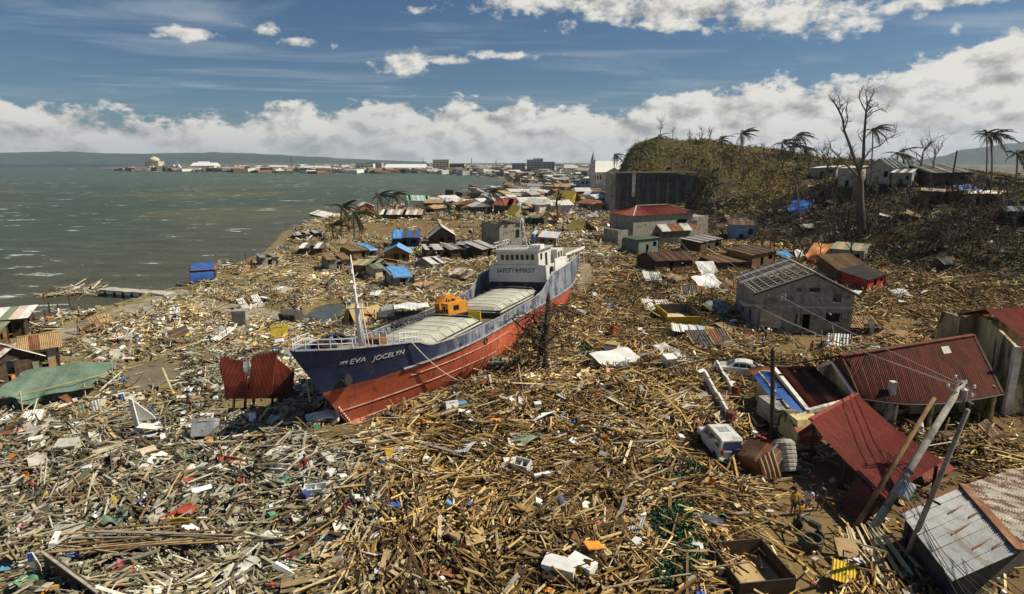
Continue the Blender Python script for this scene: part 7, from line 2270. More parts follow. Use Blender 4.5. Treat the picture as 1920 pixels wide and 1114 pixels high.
boxy(980, 890, (1.1, .7, .6), -30, 'tin_bright', 'grey open-ended metal case among sticks in the centre foreground', 'metal_case', 'case', open_=True, rx=18, phrase='the open grey metal case')
boxy(130, 852, (1.2, .9, .6), 14, 'concrete_pale', 'pale grey block leaning in the left rubble', 'concrete_block', 'block', rx=14, phrase='the pale grey block')
boxy(385, 828, (1.5, 1.0, 1.2), 8, 'tin', 'grey metal cabinet lying on its back below the red sheets', 'cabinet', 'cabinet', rx=-26, phrase='the grey metal cabinet')
boxy(452, 612, (1.6, 1.2, 2.2), 6, 'concrete', 'grey concrete stub standing in rubble left of the bow', 'concrete_stub', 'block', dz=-.2, phrase='the concrete stub')
boxy(548, 606, (2.4, 1.6, 1.1), -20, 'concrete_dark', 'dark concrete block lying at the end of the footpath', 'concrete_block', 'block', rx=10, phrase='the dark block at the path end')
boxy(525, 636, (1.8, .12, 1.6), 24, 'yellow', 'mustard yellow board standing upright left of the bow', 'board', 'board', rx=-10, dz=.0, phrase='the mustard yellow board')
boxy(205, 862, (1.6, 1.2, .12), 40, 'concrete_pale', 'broad pale slab tilted in the left rubble', 'slab', 'slab', rx=22, phrase='the broad pale slab')
boxy(1008, 775, (.5, .5, .45), 10, 'white', 'small white pail half buried near the rope end', 'pail', 'pail', phrase='the small white pail')
boxy(1590, 1050, (1.2, 1.1, .06), -12, 'tin_tan', 'tan square panel lying on planks at the pole foot', 'panel', 'panel', rx=18, dz=.6, phrase='the tan square panel')
t = place('roofing_sheet', 'yellow corrugated sheet lying on planks at the bottom right', 'metal sheet', 1578, 1098, -30, None, .7, 8, 4)
MB().corr((-.5, -.7, 0), (.5, -.7, 0), (.5, .7, 0), (-.5, .7, 0), 7, .03).build('sheet', M['yellow'], t)
t = place('well_ring', 'round dark concrete well ring in the dirt clearing', 'well ring', 1520, 1030, 0, None, -.1)
MB().lathe([(.52, 0), (.55, .75), (.45, .76), (.42, .1)], 18).build('ring', M['concrete_dark'], t)
MB().lathe([(.02, .1), (.42, .12)], 16).build('inside_floor', M['black'], t)
t = place('timber_trailer', 'open dark timber trailer box cut off by the bottom edge', 'trailer', 1405, 1092, 8, None, .2)
for q in ((-1.3, 1.3, -1.4, 1.4, 0, .1),):
    MB().bb(*q).build('floor', M['wood_tan'], t)
for q, n in (((-1.36, -1.3, -1.4, 1.4, .0, .95), 0), ((1.3, 1.36, -1.4, 1.4, 0, .95), 0), ((-1.36, 1.36, 1.4, 1.46, 0, 1.0), 0), ((-1.36, 1.36, -1.46, -1.4, 0, .9), 0)):
    MB().bb(*q).build('side_board', M['wood_dark'], t)
item(1405, 1060, 'the dark timber trailer')
item(1520, 1025, 'the round well ring')
t = place('boat_bow', 'broken wooden boat bow painted dark red with yellow outer side', 'boat', 338, 985, 0, None, .25, 6, 0)
MB().prism([(-1.0, -.35, .1), (.9, -.75, .0), (1.05, -.8, .75), (.4, -.55, .62), (-.5, -.35, .38)], (0, 0, 0), (.02, .08, 0)).build('yellow_side', M['yellow'], t)
MB().prism([(-.9, -.25, .0), (.2, .9, .0), (.2, .9, .5), (-.9, -.25, .4)], (0, 0, 0), (.1, -.06, 0)).build('red_side', M['crate_red'], t)
MB().prism([(-.3, .8, .4), (.7, .7, .35), (.6, .1, .3), (-.1, .1, .35)], (0, 0, 0), (0, 0, .08)).build('thwart', M['crate_red'], t)
MB().bb(-.4, .5, -.3, -.1, .2, .3).build('keel_board', M['wood_pale'], t)
item(338, 985, 'the red and yellow boat bow')
t = place('boat_hull_half', 'long dark wooden half hull leaning at the bottom left corner', 'boat', 128, 1108, -24, None, .3, 0, 0)
MB().prism([(-1.6, 0, -.2), (2.2, 0, -.4), (2.3, 0, .3), (.8, 0, .75), (-1.5, 0, 1.25)], (0, 0, 0), (.05, .1, 0)).build('planking', M['wood_dark'], t)
MB().beam((-1.5, -.05, 1.28), (2.3, -.05, .32), .12, .08).build('gunwale', M['wood_grey'], t)
t = place('toy_board', 'blue, white and orange foam board propped at the bottom left', 'board', 74, 1092, 12, None, .2, 0, -8)
MB().prism([(-.12, 0, 0), (.14, 0, .0), (.22, 0, .5), (.1, 0, 1.25), (-.1, 0, 1.25), (-.2, 0, .6)], (0, 0, 0), (0, .07, 0)).build('core', M['foam'], t)
MB().prism([(.05, -.02, .05), (.15, -.02, .05), (.2, -.02, .5), (.08, -.02, 1.0)], (0, 0, 0), (0, .015, 0)).build('stripe', M['orange'], t)
MB().prism([(-.16, -.02, .8), (.12, -.02, .85), (.1, -.02, 1.26), (-.1, -.02, 1.26)], (0, 0, 0), (0, .015, 0)).build('nose', M['tarp_blue'], t)
item(74, 1085, 'the blue, white and orange foam board')
for px, py, s, m_, lab in ((58, 1108, 1.1, 'green_sheet', 'bright green plastic sheet at the bottom left corner'), (215, 990, 1.3, 'tarp_green', 'torn pale green sheet standing in the left rubble'), (530, 920, .9, 'green_sheet2', 'bunched teal-green net right of the shallow tray'),
                           (240, 1040, 1.2, 'tarp_green', 'thin pale green film over the long laths at lower left'), (1125, 745, .8, 'pink', 'crumpled pink and red cloth below the long white sheet'), (560, 890, .7, 'crate_red', 'red cloth heap beside the shallow tray')):
    M.setdefault('green_sheet', mat('green_plastic', (0.10, 0.30, 0.14), None, 2)); M.setdefault('green_sheet2', mat('teal_net', (0.16, 0.33, 0.24), None, 6)); M.setdefault('pink', mat('pink_cloth', (0.55, 0.2, 0.22), (0.4, .1, .1), 2))
    ph = random.uniform(0, 6)
    tag(MB().cloth(lambda u, v: ((u - .5) * s, (v - .5) * s * .8, .25 + .18 * math.sin(u * 7 + ph) * math.cos(v * 6) + .1 * math.sin(v * 11 + ph)), 9, 8).build('cloth', M[m_], None, True, T(px, py) + Vector((0, 0, .25))), lab, 'cloth')
t = place('ruined_hut', 'tall leaning white wooden house frame wreck in the left rubble', 'ruin', 272, 826, 4, None, -.1)
MB().prism([(-.5, 0, 0), (-.15, 0, 0), (-.5, 0, 3.2), (-.75, 0, 3.3)], (0, 0, 0), (0, .15, 0)).build('post', M['white'], t)
MB().prism([(-.45, 0, 1.5), (.75, .1, 1.6), (.5, .1, 2.0), (-.5, 0, 3.0)], (0, .2, 0), (0, .28, 0)).build('panel', M['plaster_white'], t)
for q in ((-.2, 1.1, 1.2, .35), (-.1, 1.2, .5, .5)):
    MB().box((.5, -.1, q[2]), (1.4, .9, .08), Matrix.Rotation(R(q[3] * 25), 3, 'Y')).build('shelf', M['white'], t)
MB().beam((1.3, .1, -.2), (1.45, .1, 1.9), .16).build('post', M['wood_grey'], t)
item(272, 790, 'the leaning white frame')
a, b = G(318, 551, .9), G(196, 541, 1.0)
t = thing('jetty', 'narrow concrete jetty on dark piles reaching out from the shore road', 'jetty', (a.x, a.y, 0))
d = Vector((b.x - a.x, b.y - a.y, 0))
n = Vector((-d.y, d.x, 0)).normalized() * 1.0
for k in range(8):
    p, q = d * (k / 8), d * ((k + .97) / 8)
    zz = 1.0 + .05 * (k % 2)
    MB().quad_slab(*(v + Vector((0, 0, zz)) for v in (p - n, p + n, q + n, q - n)), .22).build('deck_slab', M['concrete_pale'], t)
for k in range(7):
    for s in (-.8, .8):
        p = d * ((k + .8) / 7.4) + n * s
        MB().tube([(p.x, p.y, -1.5), (p.x, p.y, 1.0)], .14, 6).build('pile', M['wood_dark'], t)
for k, (px, py, h) in enumerate(((95, 598, 2.2), (86, 604, 1.6), (131, 575, 1.8), (357, 522, 2.2), (150, 590, 1.5), (461, 490, 1.6), (110, 588, 1.4))):
    p = G(px, py, 0)
    tag(MB().tube([(0, 0, -1), (.05, 0, h)], .09, 5).build('mooring_post', M['wood_dark'], None, loc=p), ['dark post standing in the shallows, tallest at the left', 'short dark post beside the tallest shallows post', 'dark post in front of the jetty wreckage', 'post at the water edge left of the blue tarp hut', 'slanting post in the shallows below the jetty', 'post at the shoreline left of the grey box hut', 'thin post between the shallows posts'][k], 'post')
def collapsed(px, py, w, d, h, mats, cn, near, rz, tilt):
    b = T(px, py)
    t = thing('collapsed_shelter', f'collapsed {cn} roof with splayed boards near {near}', 'wreckage', b, 0, 'collapsed roofs lying in the debris')
    t.rotation_euler = (R(tilt), R(tilt * random.uniform(-1, 1)), R(rz))
    n = max(2, int(w / .9))
    a, bb, c, e = (-w / 2, -d / 2, h * .4), (w / 2, -d / 2, h * .25), (w / 2, d / 2, h), (-w / 2, d / 2, h * .9)
    roof_slope(t, a, bb, c, e, n, [M[q] for q in mats], 4, .035, 2, jit=.12, sag=-.15, skip=(random.randint(0, n + 1),))
    purlins(t, a, bb, c, e, 3, M['wood_brown'], .1, lift=-.06)
    rafters(t, a, bb, c, e, 3, M['wood_tan'], .1)
    for _ in range(5):
        x, y = random.uniform(-w / 2, w / 2), random.uniform(-d / 2, d / 2)
        MB().beam((x, y, -.3), (x + random.uniform(-.8, .8), y + random.uniform(-.8, .3), h * random.uniform(.7, 1.5)), .1, .06).build('splayed_board', M[random.choice(['wood_pale', 'wood_brown', 'wood_grey', 'wood_dark'])], t)
    for _ in range(2):
        x = random.uniform(-w / 2, w / 2)
        MB().box((x, -d / 2 + .2, h * .2), (1.2, .08, h * .8), Matrix.Rotation(R(random.uniform(-30, 30)), 3, 'Y') @ Matrix.Rotation(R(random.uniform(-30, 10)), 3, 'X')).build('wall_board', M[random.choice(['wood_dark', 'plaster_white', 'wood_brown', 'concrete'])], t)
RM = {'rust-brown': ('tin_rust', 'tin_brown'), 'silver-grey': ('tin', 'tin_bright'), 'tan': ('tin_tan', 'tin_brown'), 'sooty': ('tin_dark', 'tin_dark', 'tin_rust'), 'whitish': ('tin_bright', 'tarp_white'), 'greenish': ('tin_green', 'tin'), 'pinkish': ('tin_pink', 'tin')}
WR = [(1215, 530, 'silver-grey', 'the green shed'), (1262, 525, 'tan', 'the dark tent-shaped roof'), (1300, 555, 'sooty', 'the white hanging sheets'), (1372, 545, 'rust-brown', 'the left wall of the grey house'), (1350, 585, 'greenish', 'the right end of the yellow skip'), (1372, 625, 'tan', 'the grey house corner'),
      (1330, 650, 'sooty', 'the wrecked white van body'), (1230, 580, 'whitish', 'the left end of the yellow skip'), (1440, 520, 'rust-brown', 'the brown board house'), (1545, 520, 'greenish', 'the back of the grey house'), (1600, 560, 'silver-grey', 'the right gable of the grey house'), (1650, 520, 'sooty', 'the red sheet wall'),
      (1690, 560, 'whitish', 'the grassy foot of the slope'), (1610, 620, 'tan', 'the lane end'), (1690, 640, 'rust-brown', 'the ridge of the long house'), (1560, 655, 'silver-grey', 'the lower side of the lane'), (1850, 840, 'rust-brown', 'the dark yard behind the carport'), (1780, 500, 'sooty', 'the dark gully on the slope'),
      (1440, 465, 'tan', 'the blue-fronted house'), (1520, 430, 'silver-grey', 'the blue hillside tarp'), (1460, 400, 'sooty', 'the broken dry palm'), (1660, 410, 'silver-grey', 'the trunk of the tallest tree'), (1710, 410, 'tan', 'the plank shack on the ridge'), (1560, 385, 'sooty', 'the roofless ridge house'),
      (560, 525, 'tan', 'the bare grey box hut'), (610, 540, 'sooty', 'the tan-roofed hut behind the mast'), (520, 550, 'silver-grey', 'the far side of the pond'), (690, 560, 'whitish', 'the foremast top'), (800, 545, 'tan', 'the orange crane'), (865, 520, 'pinkish', 'the ship\'s port quarter'), (470, 580, 'whitish', 'the bend of the footpath'),
      (340, 600, 'whitish', 'the jetty root'), (240, 640, 'pinkish', 'the shore road litter'), (420, 640, 'silver-grey', 'the concrete stub'), (330, 640, 'sooty', 'the open mud left of the bow'), (180, 620, 'tan', 'the landward side of the shore road'), (640, 460, 'tan', 'the shore palm trio'), (700, 465, 'sooty', 'the grass field'),
      (870, 450, 'rust-brown', 'the tall pale-gabled house'), (1130, 470, 'tan', 'the muddy patch at the stern'), (1150, 440, 'rust-brown', 'the left wing of the red hip-roofed block'), (1110, 410, 'silver-grey', 'the olive folded tent'), (170, 790, 'greenish', 'the front pole of the tarp shelter'), (60, 800, 'whitish', 'the lower left of the tarp shelter'),
      (150, 930, 'greenish', 'the torn green sheet'), (40, 960, 'sooty', 'the left frame edge')]
for i, (px, py, cn, nr) in enumerate(WR):
    far = py < 480
    near = py > 740
    collapsed(px, py, random.uniform(2.2, 4.6) * (1.4 if far else .5 if near else 1), random.uniform(1.8, 3.2) * (.55 if near else 1), random.uniform(.7, 1.6), RM[cn], cn, nr, random.uniform(-60, 60), random.uniform(-9, 9))
SKIN = mat('brown_skin', (0.22, 0.12, 0.07), (0.18, 0.095, 0.055), 3, .6, 0)
HAIR = mat('black_hair', (0.012, 0.01, 0.009), None, 4, .6, 0)
def skin_mesh(name, joints, edges, m_, sub=2):
    me = bpy.data.meshes.new(name)
    keys = list(joints)
    ix = {k: i for i, k in enumerate(keys)}
    me.from_pydata([joints[k][0] for k in keys], [(ix[a], ix[b]) for a, b in edges], [])
    o = bpy.data.objects.new('tmp_body', me)
    COL.objects.link(o)
    o.modifiers.new('skin', 'SKIN')
    for k in keys:
        sv = me.skin_vertices[0].data[ix[k]]
        r = joints[k][1]
        sv.radius = r if isinstance(r, tuple) else (r, r)
        sv.use_root = ix[k] == 0
    s = o.modifiers.new('sub', 'SUBSURF'); s.levels = sub; s.render_levels = sub
    dg = bpy.context.evaluated_depsgraph_get()
    res = bpy.data.meshes.new_from_object(o.evaluated_get(dg))
    bpy.data.objects.remove(o)
    res.name = name
    res.materials.clear(); res.materials.append(m_)
    res.polygons.foreach_set('use_smooth', [True] * len(res.polygons))
    return res
def person(loc, rz, label, shirt, shorts, pose='stand', h=1.66, lean=0.0):
    """faces local -y"""
    k = h / 1.70
    walk = .16 if pose == 'walk' else 0.0
    bend = {'stand': 0.02, 'walk': .06, 'bend': .42, 'carry': .08}[pose]
    V = lambda x, y, z: Vector((x * k, y * k, z * k))
    fy = lambda z: -bend * max(0, z - .92) * 1.6        # upper body tips forward
    fz = lambda z: z - (bend * bend * max(0, z - .92) * .9)
    J = {}
    J['pelvis'] = (V(0, 0, .93), (.13 * k, .10 * k))
    J['waist'] = (V(0, fy(1.08), fz(1.08)), (.125 * k, .09 * k))
    J['chest'] = (V(0, fy(1.28), fz(1.28)), (.15 * k, .10 * k))
    J['neck0'] = (V(0, fy(1.42), fz(1.42)), .07 * k)
    J['neck'] = (V(0, fy(1.49) - .01, fz(1.49)), .048 * k)
    J['head0'] = (V(0, fy(1.56) - .015, fz(1.55)), (.072 * k, .085 * k))
    J['head1'] = (V(0, fy(1.64) - .01, fz(1.64)), (.077 * k, .092 * k))
    J['head2'] = (V(0, fy(1.69), fz(1.685)), .05 * k)
    E = [('pelvis', 'waist'), ('waist', 'chest'), ('chest', 'neck0'), ('neck0', 'neck'), ('neck', 'head0'), ('head0', 'head1'), ('head1', 'head2')]
    for s, n in ((-1, 'r'), (1, 'l')):
        st = walk * s
        J['hip' + n] = (V(.09 * s, 0, .88), .095 * k)
        J['knee' + n] = (V(.10 * s, -st * .6 - .02, .49), .06 * k)
        J['calf' + n] = (V(.10 * s, -st * .55 + .02, .34), .056 * k)
        J['ank' + n] = (V(.11 * s, -st + .03, .08), .038 * k)
        J['toe' + n] = (V(.13 * s, -st - .15, .035), (.04 * k, .028 * k))
        E += [('pelvis', 'hip' + n), ('hip' + n, 'knee' + n), ('knee' + n, 'calf' + n), ('calf' + n, 'ank' + n), ('ank' + n, 'toe' + n)]
        sw = -walk * s * .9
        J['sho' + n] = (V(.175 * s, fy(1.39), fz(1.39)), .062 * k)
        if pose in ('bend', 'carry'):
            el, wr, hd = (.24, -.12, -.26), (.20, -.32, -.34 if pose == 'bend' else -.22), (.17, -.40, -.40 if pose == 'bend' else -.22)
        else:
            el, wr, hd = (.235, -sw * .5 + .02, -.29), (.245, -sw - .06, -.53), (.24, -sw - .09, -.61)
        for nm, q, r in (('elb', el, .043), ('wri', wr, .030), ('pal', hd, (.038, .022))):
            J[nm + n] = (V(q[0] * s, fy(1.39) + q[1], fz(1.39) + q[2]), tuple(a * k for a in r) if isinstance(r, tuple) else r * k)
        E += [('neck0', 'sho' + n), ('sho' + n, 'elb' + n), ('elb' + n, 'wri' + n), ('wri' + n, 'pal' + n)]
        pd = (Vector(hd) - Vector(wr)).normalized()
        p0 = Vector(hd)
        for i, (dx, ln) in enumerate(((-.026, .070), (-.009, .082), (.009, .078), (.025, .062))):
            a = p0 + pd * .03 + Vector((dx * .4, dx, 0)); b = a + pd * ln * .6; c2 = b + (pd * .8 + Vector((-.5, -.2, 0)).normalized() * .5).normalized() * ln * .5
            for q, nm in ((a, 'fa'), (b, 'fb'), (c2, 'fc')):
                J[f'{nm}{i}{n}'] = (V(q.x * s, fy(1.39) + q.y, fz(1.39) + q.z), .009 * k)
            E += [('pal' + n, f'fa{i}{n}'), (f'fa{i}{n}', f'fb{i}{n}'), (f'fb{i}{n}', f'fc{i}{n}')]
        a = p0 + Vector((-.015, -.035, .0)); b = a + pd * .04 + Vector((-.02, -.02, 0))
        for q, nm in ((a, 'ta'), (b, 'tb')):
            J[f'{nm}{n}'] = (V(q.x * s, fy(1.39) + q.y, fz(1.39) + q.z), .010 * k)
        E += [('pal' + n, 'ta' + n), ('ta' + n, 'tb' + n)]
    t = thing('person', label, 'person', loc, rz, 'people among the wreckage')
    put('body', skin_mesh('body', J, E, SKIN, 1), t)
    up = lambda r, f: tuple(q * f for q in r) if isinstance(r, tuple) else r * f
    mid = lambda a, b, f: Vector(J[a][0]).lerp(Vector(J[b][0]), f)
    SJ = {'waist': (mid('pelvis', 'waist', .2), (.155 * k, .125 * k)), 'chest': (J['chest'][0], (.178 * k, .13 * k)), 'neck0': (mid('chest', 'neck0', .75), .10 * k)}
    SE = [('waist', 'chest'), ('chest', 'neck0')]
    for n in 'rl':
        SJ['sho' + n] = (J['sho' + n][0], .083 * k); SJ['slv' + n] = (mid('sho' + n, 'elb' + n, .65), .072 * k)
        SE += [('neck0', 'sho' + n), ('sho' + n, 'slv' + n)]
    put('shirt', skin_mesh('shirt', SJ, SE, shirt, 1), t)
    PJ = {'pelvis': (J['pelvis'][0] + V(0, 0, .05), (.15 * k, .122 * k)), 'crotch': (J['pelvis'][0] - V(0, 0, .06), (.145 * k, .12 * k))}
    PE = [('pelvis', 'crotch')]
    for n in 'rl':
        PJ['hip' + n] = (J['hip' + n][0] - V(0, 0, .06), .112 * k); PJ['kn' + n] = (mid('hip' + n, 'knee' + n, .85), .092 * k)
        PE += [('crotch', 'hip' + n), ('hip' + n, 'kn' + n)]
    put('shorts', skin_mesh('shorts', PJ, PE, shorts, 1), t)
    hc = J['head1'][0]
    mb = MB()
    mb.lathe([(.088 * k, -.05 * k), (.094 * k, .0), (.085 * k, .05 * k), (.05 * k, .085 * k), (.01, .095 * k)], 12, Vector(hc) + V(0, .018, .012), Matrix.Rotation(R(-18), 3, 'X')).build('hair', HAIR, t, smooth=True)
    f = MB()
    f.prism([tuple(Vector(hc) + V(-.012, -.085, -.06)), tuple(Vector(hc) + V(.012, -.085, -.06)), tuple(Vector(hc) + V(0, -.088, -.01))], (0, 0, 0), V(0, -.022, -.004)).build('nose', SKIN, t)
    for s in (-1, 1):
        MB().lathe([(.004, -.006), (.012, 0), (.004, .006)], 8, Vector(hc) + V(.03 * s, -.088, -.012), Matrix.Rotation(R(90), 3, 'X')).build('eye', HAIR, t)
        MB().lathe([(.01, -.008), (.026, 0), (.01, .008)], 8, Vector(hc) + V(.078 * s, .0, -.02), Matrix.Rotation(R(90), 3, 'Y')).build('ear', SKIN, t)
    MB().box(Vector(hc) + V(0, -.083, -.085), (.04 * k, .012, .01)).build('mouth', M['crate_red'], t)
    return t
def cl(n, c):
    return mat('cloth_' + n, c, tuple(q * .8 for q in c), 4, .9, 0)
person(T(1486, 968), R(12), 'person in a yellow shirt and dark shorts standing leftmost in the dirt clearing', cl('yellow', (.62, .42, .03)), cl('dark', (.05, .05, .06)))
person(T(1513, 966), R(-20), 'person in a white shirt and pale shorts standing in the dirt clearing', cl('white', (.72, .72, .72)), cl('pale', (.45, .45, .45)), 'carry')
person(T(1497, 992), R(40), 'person in an orange shirt and dark trousers walking nearest in the clearing', cl('orange', (.68, .28, .02)), cl('dark', (.05, .05, .06)), 'walk')
person(T(1536, 958), R(160), 'dark-clothed person standing right of the white-shirted person', cl('navy', (.05, .06, .09)), cl('dark', (.05, .05, .06)))
person(T(574, 900), R(30), 'person in dark red clothes standing in sticks below the bow', cl('maroon', (.28, .04, .03)), cl('black', (.03, .03, .03)))
person(T(694, 944), R(-30), 'person in grey clothes standing on the white board', cl('grey', (.2, .2, .17)), cl('khaki', (.2, .18, .11)))
person(T(480, 896), R(80), 'dark-clothed person bending over rubble right of the red trough', cl('black', (.03, .03, .03)), cl('black', (.03, .03, .03)), 'bend')
person(T(645, 985), R(60), 'person in a dark red top bending over the sticks', cl('maroon', (.28, .04, .03)), cl('dark', (.05, .05, .06)), 'bend')
person(T(1436, 640), R(0), 'small figure in white standing in the lane below the grey house', cl('white', (.72, .72, .72)), cl('dark', (.05, .05, .06)))
person(T(1520, 668), R(20), 'figure in reddish clothes walking on the sandy lane', cl('maroon', (.28, .04, .03)), cl('khaki', (.2, .18, .11)), 'walk')
person(T(356, 770), R(-50), 'person in dark clothes with red shorts in the left rubble', cl('navy', (.05, .06, .09)), cl('redshort', (.4, .06, .04)))
PAL_WOOD = np.array([(.56, .38, .14), (.38, .235, .08), (.26, .15, .055), (.66, .49, .22), (.15, .09, .04), (.74, .60, .33), (.46, .29, .09), (.085, .055, .03), (.36, .27, .14), (.12, .075, .035), (.19, .115, .05)])
PAL_GREY = np.array([(.46, .43, .32), (.30, .275, .20), (.66, .63, .52), (.18, .155, .11), (.36, .29, .17), (.50, .43, .28), (.22, .17, .10), (.74, .72, .65), (.10, .085, .06)])
PAL_DARK = np.array([(.14, .10, .06), (.09, .065, .04), (.22, .165, .10), (.30, .25, .17), (.06, .045, .03), (.36, .33, .27)])
PAL_ACC = np.array([(.50, .06, .05), (.08, .14, .42), (.60, .42, .05), (.78, .78, .76), (.78, .78, .76), (.15, .35, .5), (.6, .25, .28), (.12, .32, .18), (.62, .25, .05), (.78, .77, .72)])
def leftness(x, y):
    """1 in the grey rubble on the left, 0 in the timber of the middle"""
    edge = -9.5 - .12 * (y - 25) + 5 * (vnoise(x, y, 8) - .5)
    e2 = np.where(y > 42, SHIP_TIP.x + (y - SHIP_TIP.y) * SHIP_AX.x / SHIP_AX.y - 1, edge)
    return 1 - sst(x, e2 - 4, e2 + 4)
def boxes_np(name, c, half, yaw, pitch, roll, col, m_=None):
    n = len(c)
    cy, sy, cp, sp, cr, sr = np.cos(yaw), np.sin(yaw), np.cos(pitch), np.sin(pitch), np.cos(roll), np.sin(roll)
    ex = np.stack([cy * cp, sy * cp, sp], 1)
    e0 = np.stack([-sy, cy, np.zeros(n)], 1)
    ez0 = np.cross(ex, e0)
    ey = e0 * cr[:, None] + ez0 * sr[:, None]
    ez = np.cross(ex, ey)
    V = []
    for sz in (-1, 1):
        for sy_ in (-1, 1):
            for sx in (-1, 1):
                V.append(c + ex * (half[:, :1] * sx) + ey * (half[:, 1:2] * sy_) + ez * (half[:, 2:3] * sz))
    V = np.stack(V, 1).reshape(-1, 3)
    F = np.array([(4, 5, 7, 6), (0, 1, 5, 4), (2, 6, 7, 3), (0, 4, 6, 2), (1, 3, 7, 5)])
    F = (F[None] + (np.arange(n) * 8)[:, None, None]).reshape(-1, 4)
    return mesh_np(name, V, F, np.repeat(col, 8, 0), m_ or M['attr'])
def scatter(y0, y1, per_m2, seed, xl=-.93, xr=.95):
    r2 = np.random.default_rng(seed)
    area = (xr - xl) * (y1 ** 2 - y0 ** 2) / 2
    n = int(area * per_m2)
    y = np.sqrt(r2.uniform(y0 ** 2, y1 ** 2, n))
    x = r2.uniform(xl, xr, n) * y
    return x, y, r2
def lay(name, x, y, r2, kind, size):
    lh = land_h(x, y)
    cm = clear_mask(x, y, .7)
    slope = np.clip((lh - 1.2) / 2, 0, 1)
    if y.max() > 60:
        dn = .55 + .9 * (vnoise(x, y, 6) - .3)
    else:
        dn = np.ones_like(x)
    lf = leftness(x, y) * sst(y, 36, 50) * (1 - sst(lh, 1.2, 2))
    dn = dn * (1 - lf * np.clip(1.05 - 1.6 * vnoise(x + 7, y, 7.5) - .5 * vnoise(x, y, 2.6), .05, .88))
    lf0 = leftness(x, y) * (1 - sst(lh, 1.2, 2))
    dn = dn * (1 - .5 * lf0 if kind == 'stick' else 1.0 if kind == 'twig' else .62 + .38 * lf0)
    fl = {'stick': .05, 'twig': .22, 'panel': .10, 'chunk': .34}[kind] * sst(cm, -.5, .2)
    cm = np.maximum(cm, fl)
    keep = (lh > .42) & (r2.random(len(x)) < cm * np.clip(dn, .08, 1) * (1 - .62 * slope) * (1 - .85 * sst(lh, 7, 12)) + .012 * (lh > .42))
    for poly in (POND, POND2, ROAD):
        keep &= ~(in_poly(x, y, poly) & (r2.random(len(x)) > .04))
    t = (x - SHIP_TIP.x) * SHIP_AX.x + (y - SHIP_TIP.y) * SHIP_AX.y
    s = np.abs((x - SHIP_TIP.x) * SHIP_SB.x + (y - SHIP_TIP.y) * SHIP_SB.y)
    keep &= ~((t > 4) & (t < 50) & (s < 4.0 * np.clip((t - 2) / 12, 0, 1)))
    bow = ship_xy(3.5, 1.6)
    keep &= (np.hypot(x - bow.x, y - bow.y) > 3.4) | (r2.random(len(x)) < .45)
    x, y, lh, slope = x[keep], y[keep], lh[keep], slope[keep]
    n = len(x)
    left = leftness(x, y) * (1 - slope)
    L = left > r2.random(n)
    far = sst(y, 60, 200)
    yaw = 6.283 * vnoise(x, y, 7) * 1.5 + r2.normal(0, .55, n)
    pitch = r2.normal(0, .20, n); roll = r2.normal(0, .35, n)
    zo = r2.uniform(0, 1, n) ** 1.6
    if kind == 'stick':
        ln = np.exp(r2.normal(math.log(1.15), .55, n)) * size
        hx = np.clip(ln, .22, 4.2) / 2
        hy = np.clip(np.exp(r2.normal(math.log(.034), .42, n)), .014, .11) * (1 + far * 1.3) * np.where(L, 1.25, 1)
        hz = r2.uniform(.012, .04, n) * (1 + far * 1.3)
    elif kind == 'twig':
        hx = np.exp(r2.normal(math.log(.7), .5, n)) * size / 2
        hy = r2.uniform(.012, .03, n) * (1 + far * 2); hz = hy.copy()
        pitch = r2.normal(0, .4, n)
    elif kind == 'panel':
        hx = np.clip(np.exp(r2.normal(math.log(.22), .45, n)), .1, .75) * size * (1 + far * .6); hy = hx * r2.uniform(.35, .95, n); hz = r2.uniform(.008, .022, n) + .01 * far
        pitch = r2.normal(0, .30, n); roll = r2.normal(0, .30, n)
    else:
        hx = np.clip(np.exp(r2.normal(math.log(.065), .55, n)), .03, .28) * size * (1 + far); hy = hx * r2.uniform(.4, 1, n); hz = hx * r2.uniform(.2, .8, n)
        pitch = r2.normal(0, .5, n); roll = r2.normal(0, .6, n)
    z = ground_z(x, y) + hz + zo * .62 * (1 - .4 * far) + np.abs(np.sin(pitch)) * hx * .55
    cw = PAL_WOOD[r2.integers(0, len(PAL_WOOD), n)]
    cg = np.minimum(PAL_GREY[r2.integers(0, len(PAL_GREY), n)] * (np.array([[1.18, 1.16, 1.08]]) * (.66 + .34 * sst(y, 34, 56))[:, None]), .8)
    cd = PAL_DARK[r2.integers(0, len(PAL_DARK), n)]
    c = np.where(L[:, None], cg, cw)
    if kind == 'panel':
        c = np.where((r2.random(n) < .28)[:, None], cg, c)
    if kind == 'chunk':
        c = np.where((r2.random(n) < .5)[:, None], PAL_GREY[r2.integers(0, 9, n)], c)
    tan = (left > .5) & (y > 60) & (r2.random(n) < .55)
    c = np.where(tan[:, None], PAL_WOOD[r2.integers(0, 9, n)] * .9 + .04, c)
    c = np.where((slope > r2.random(n))[:, None], cd, c)
    acc = r2.random(n) < {'stick': .004, 'twig': .0, 'panel': .08, 'chunk': .08}[kind]
    c = np.where(acc[:, None], PAL_ACC[r2.integers(0, len(PAL_ACC), n)], c)
    c = c * (0.55 + .8 * vnoise(x + 90, y, 5.5) * (.6 + .8 * vnoise(x, y + 50, 17)))[:, None] * r2.uniform(.8, 1.15, (n, 1))
    boxes_np(name, np.stack([x, y, z], 1), np.stack([hx, hy, hz], 1), yaw, pitch, roll, c)
    return n
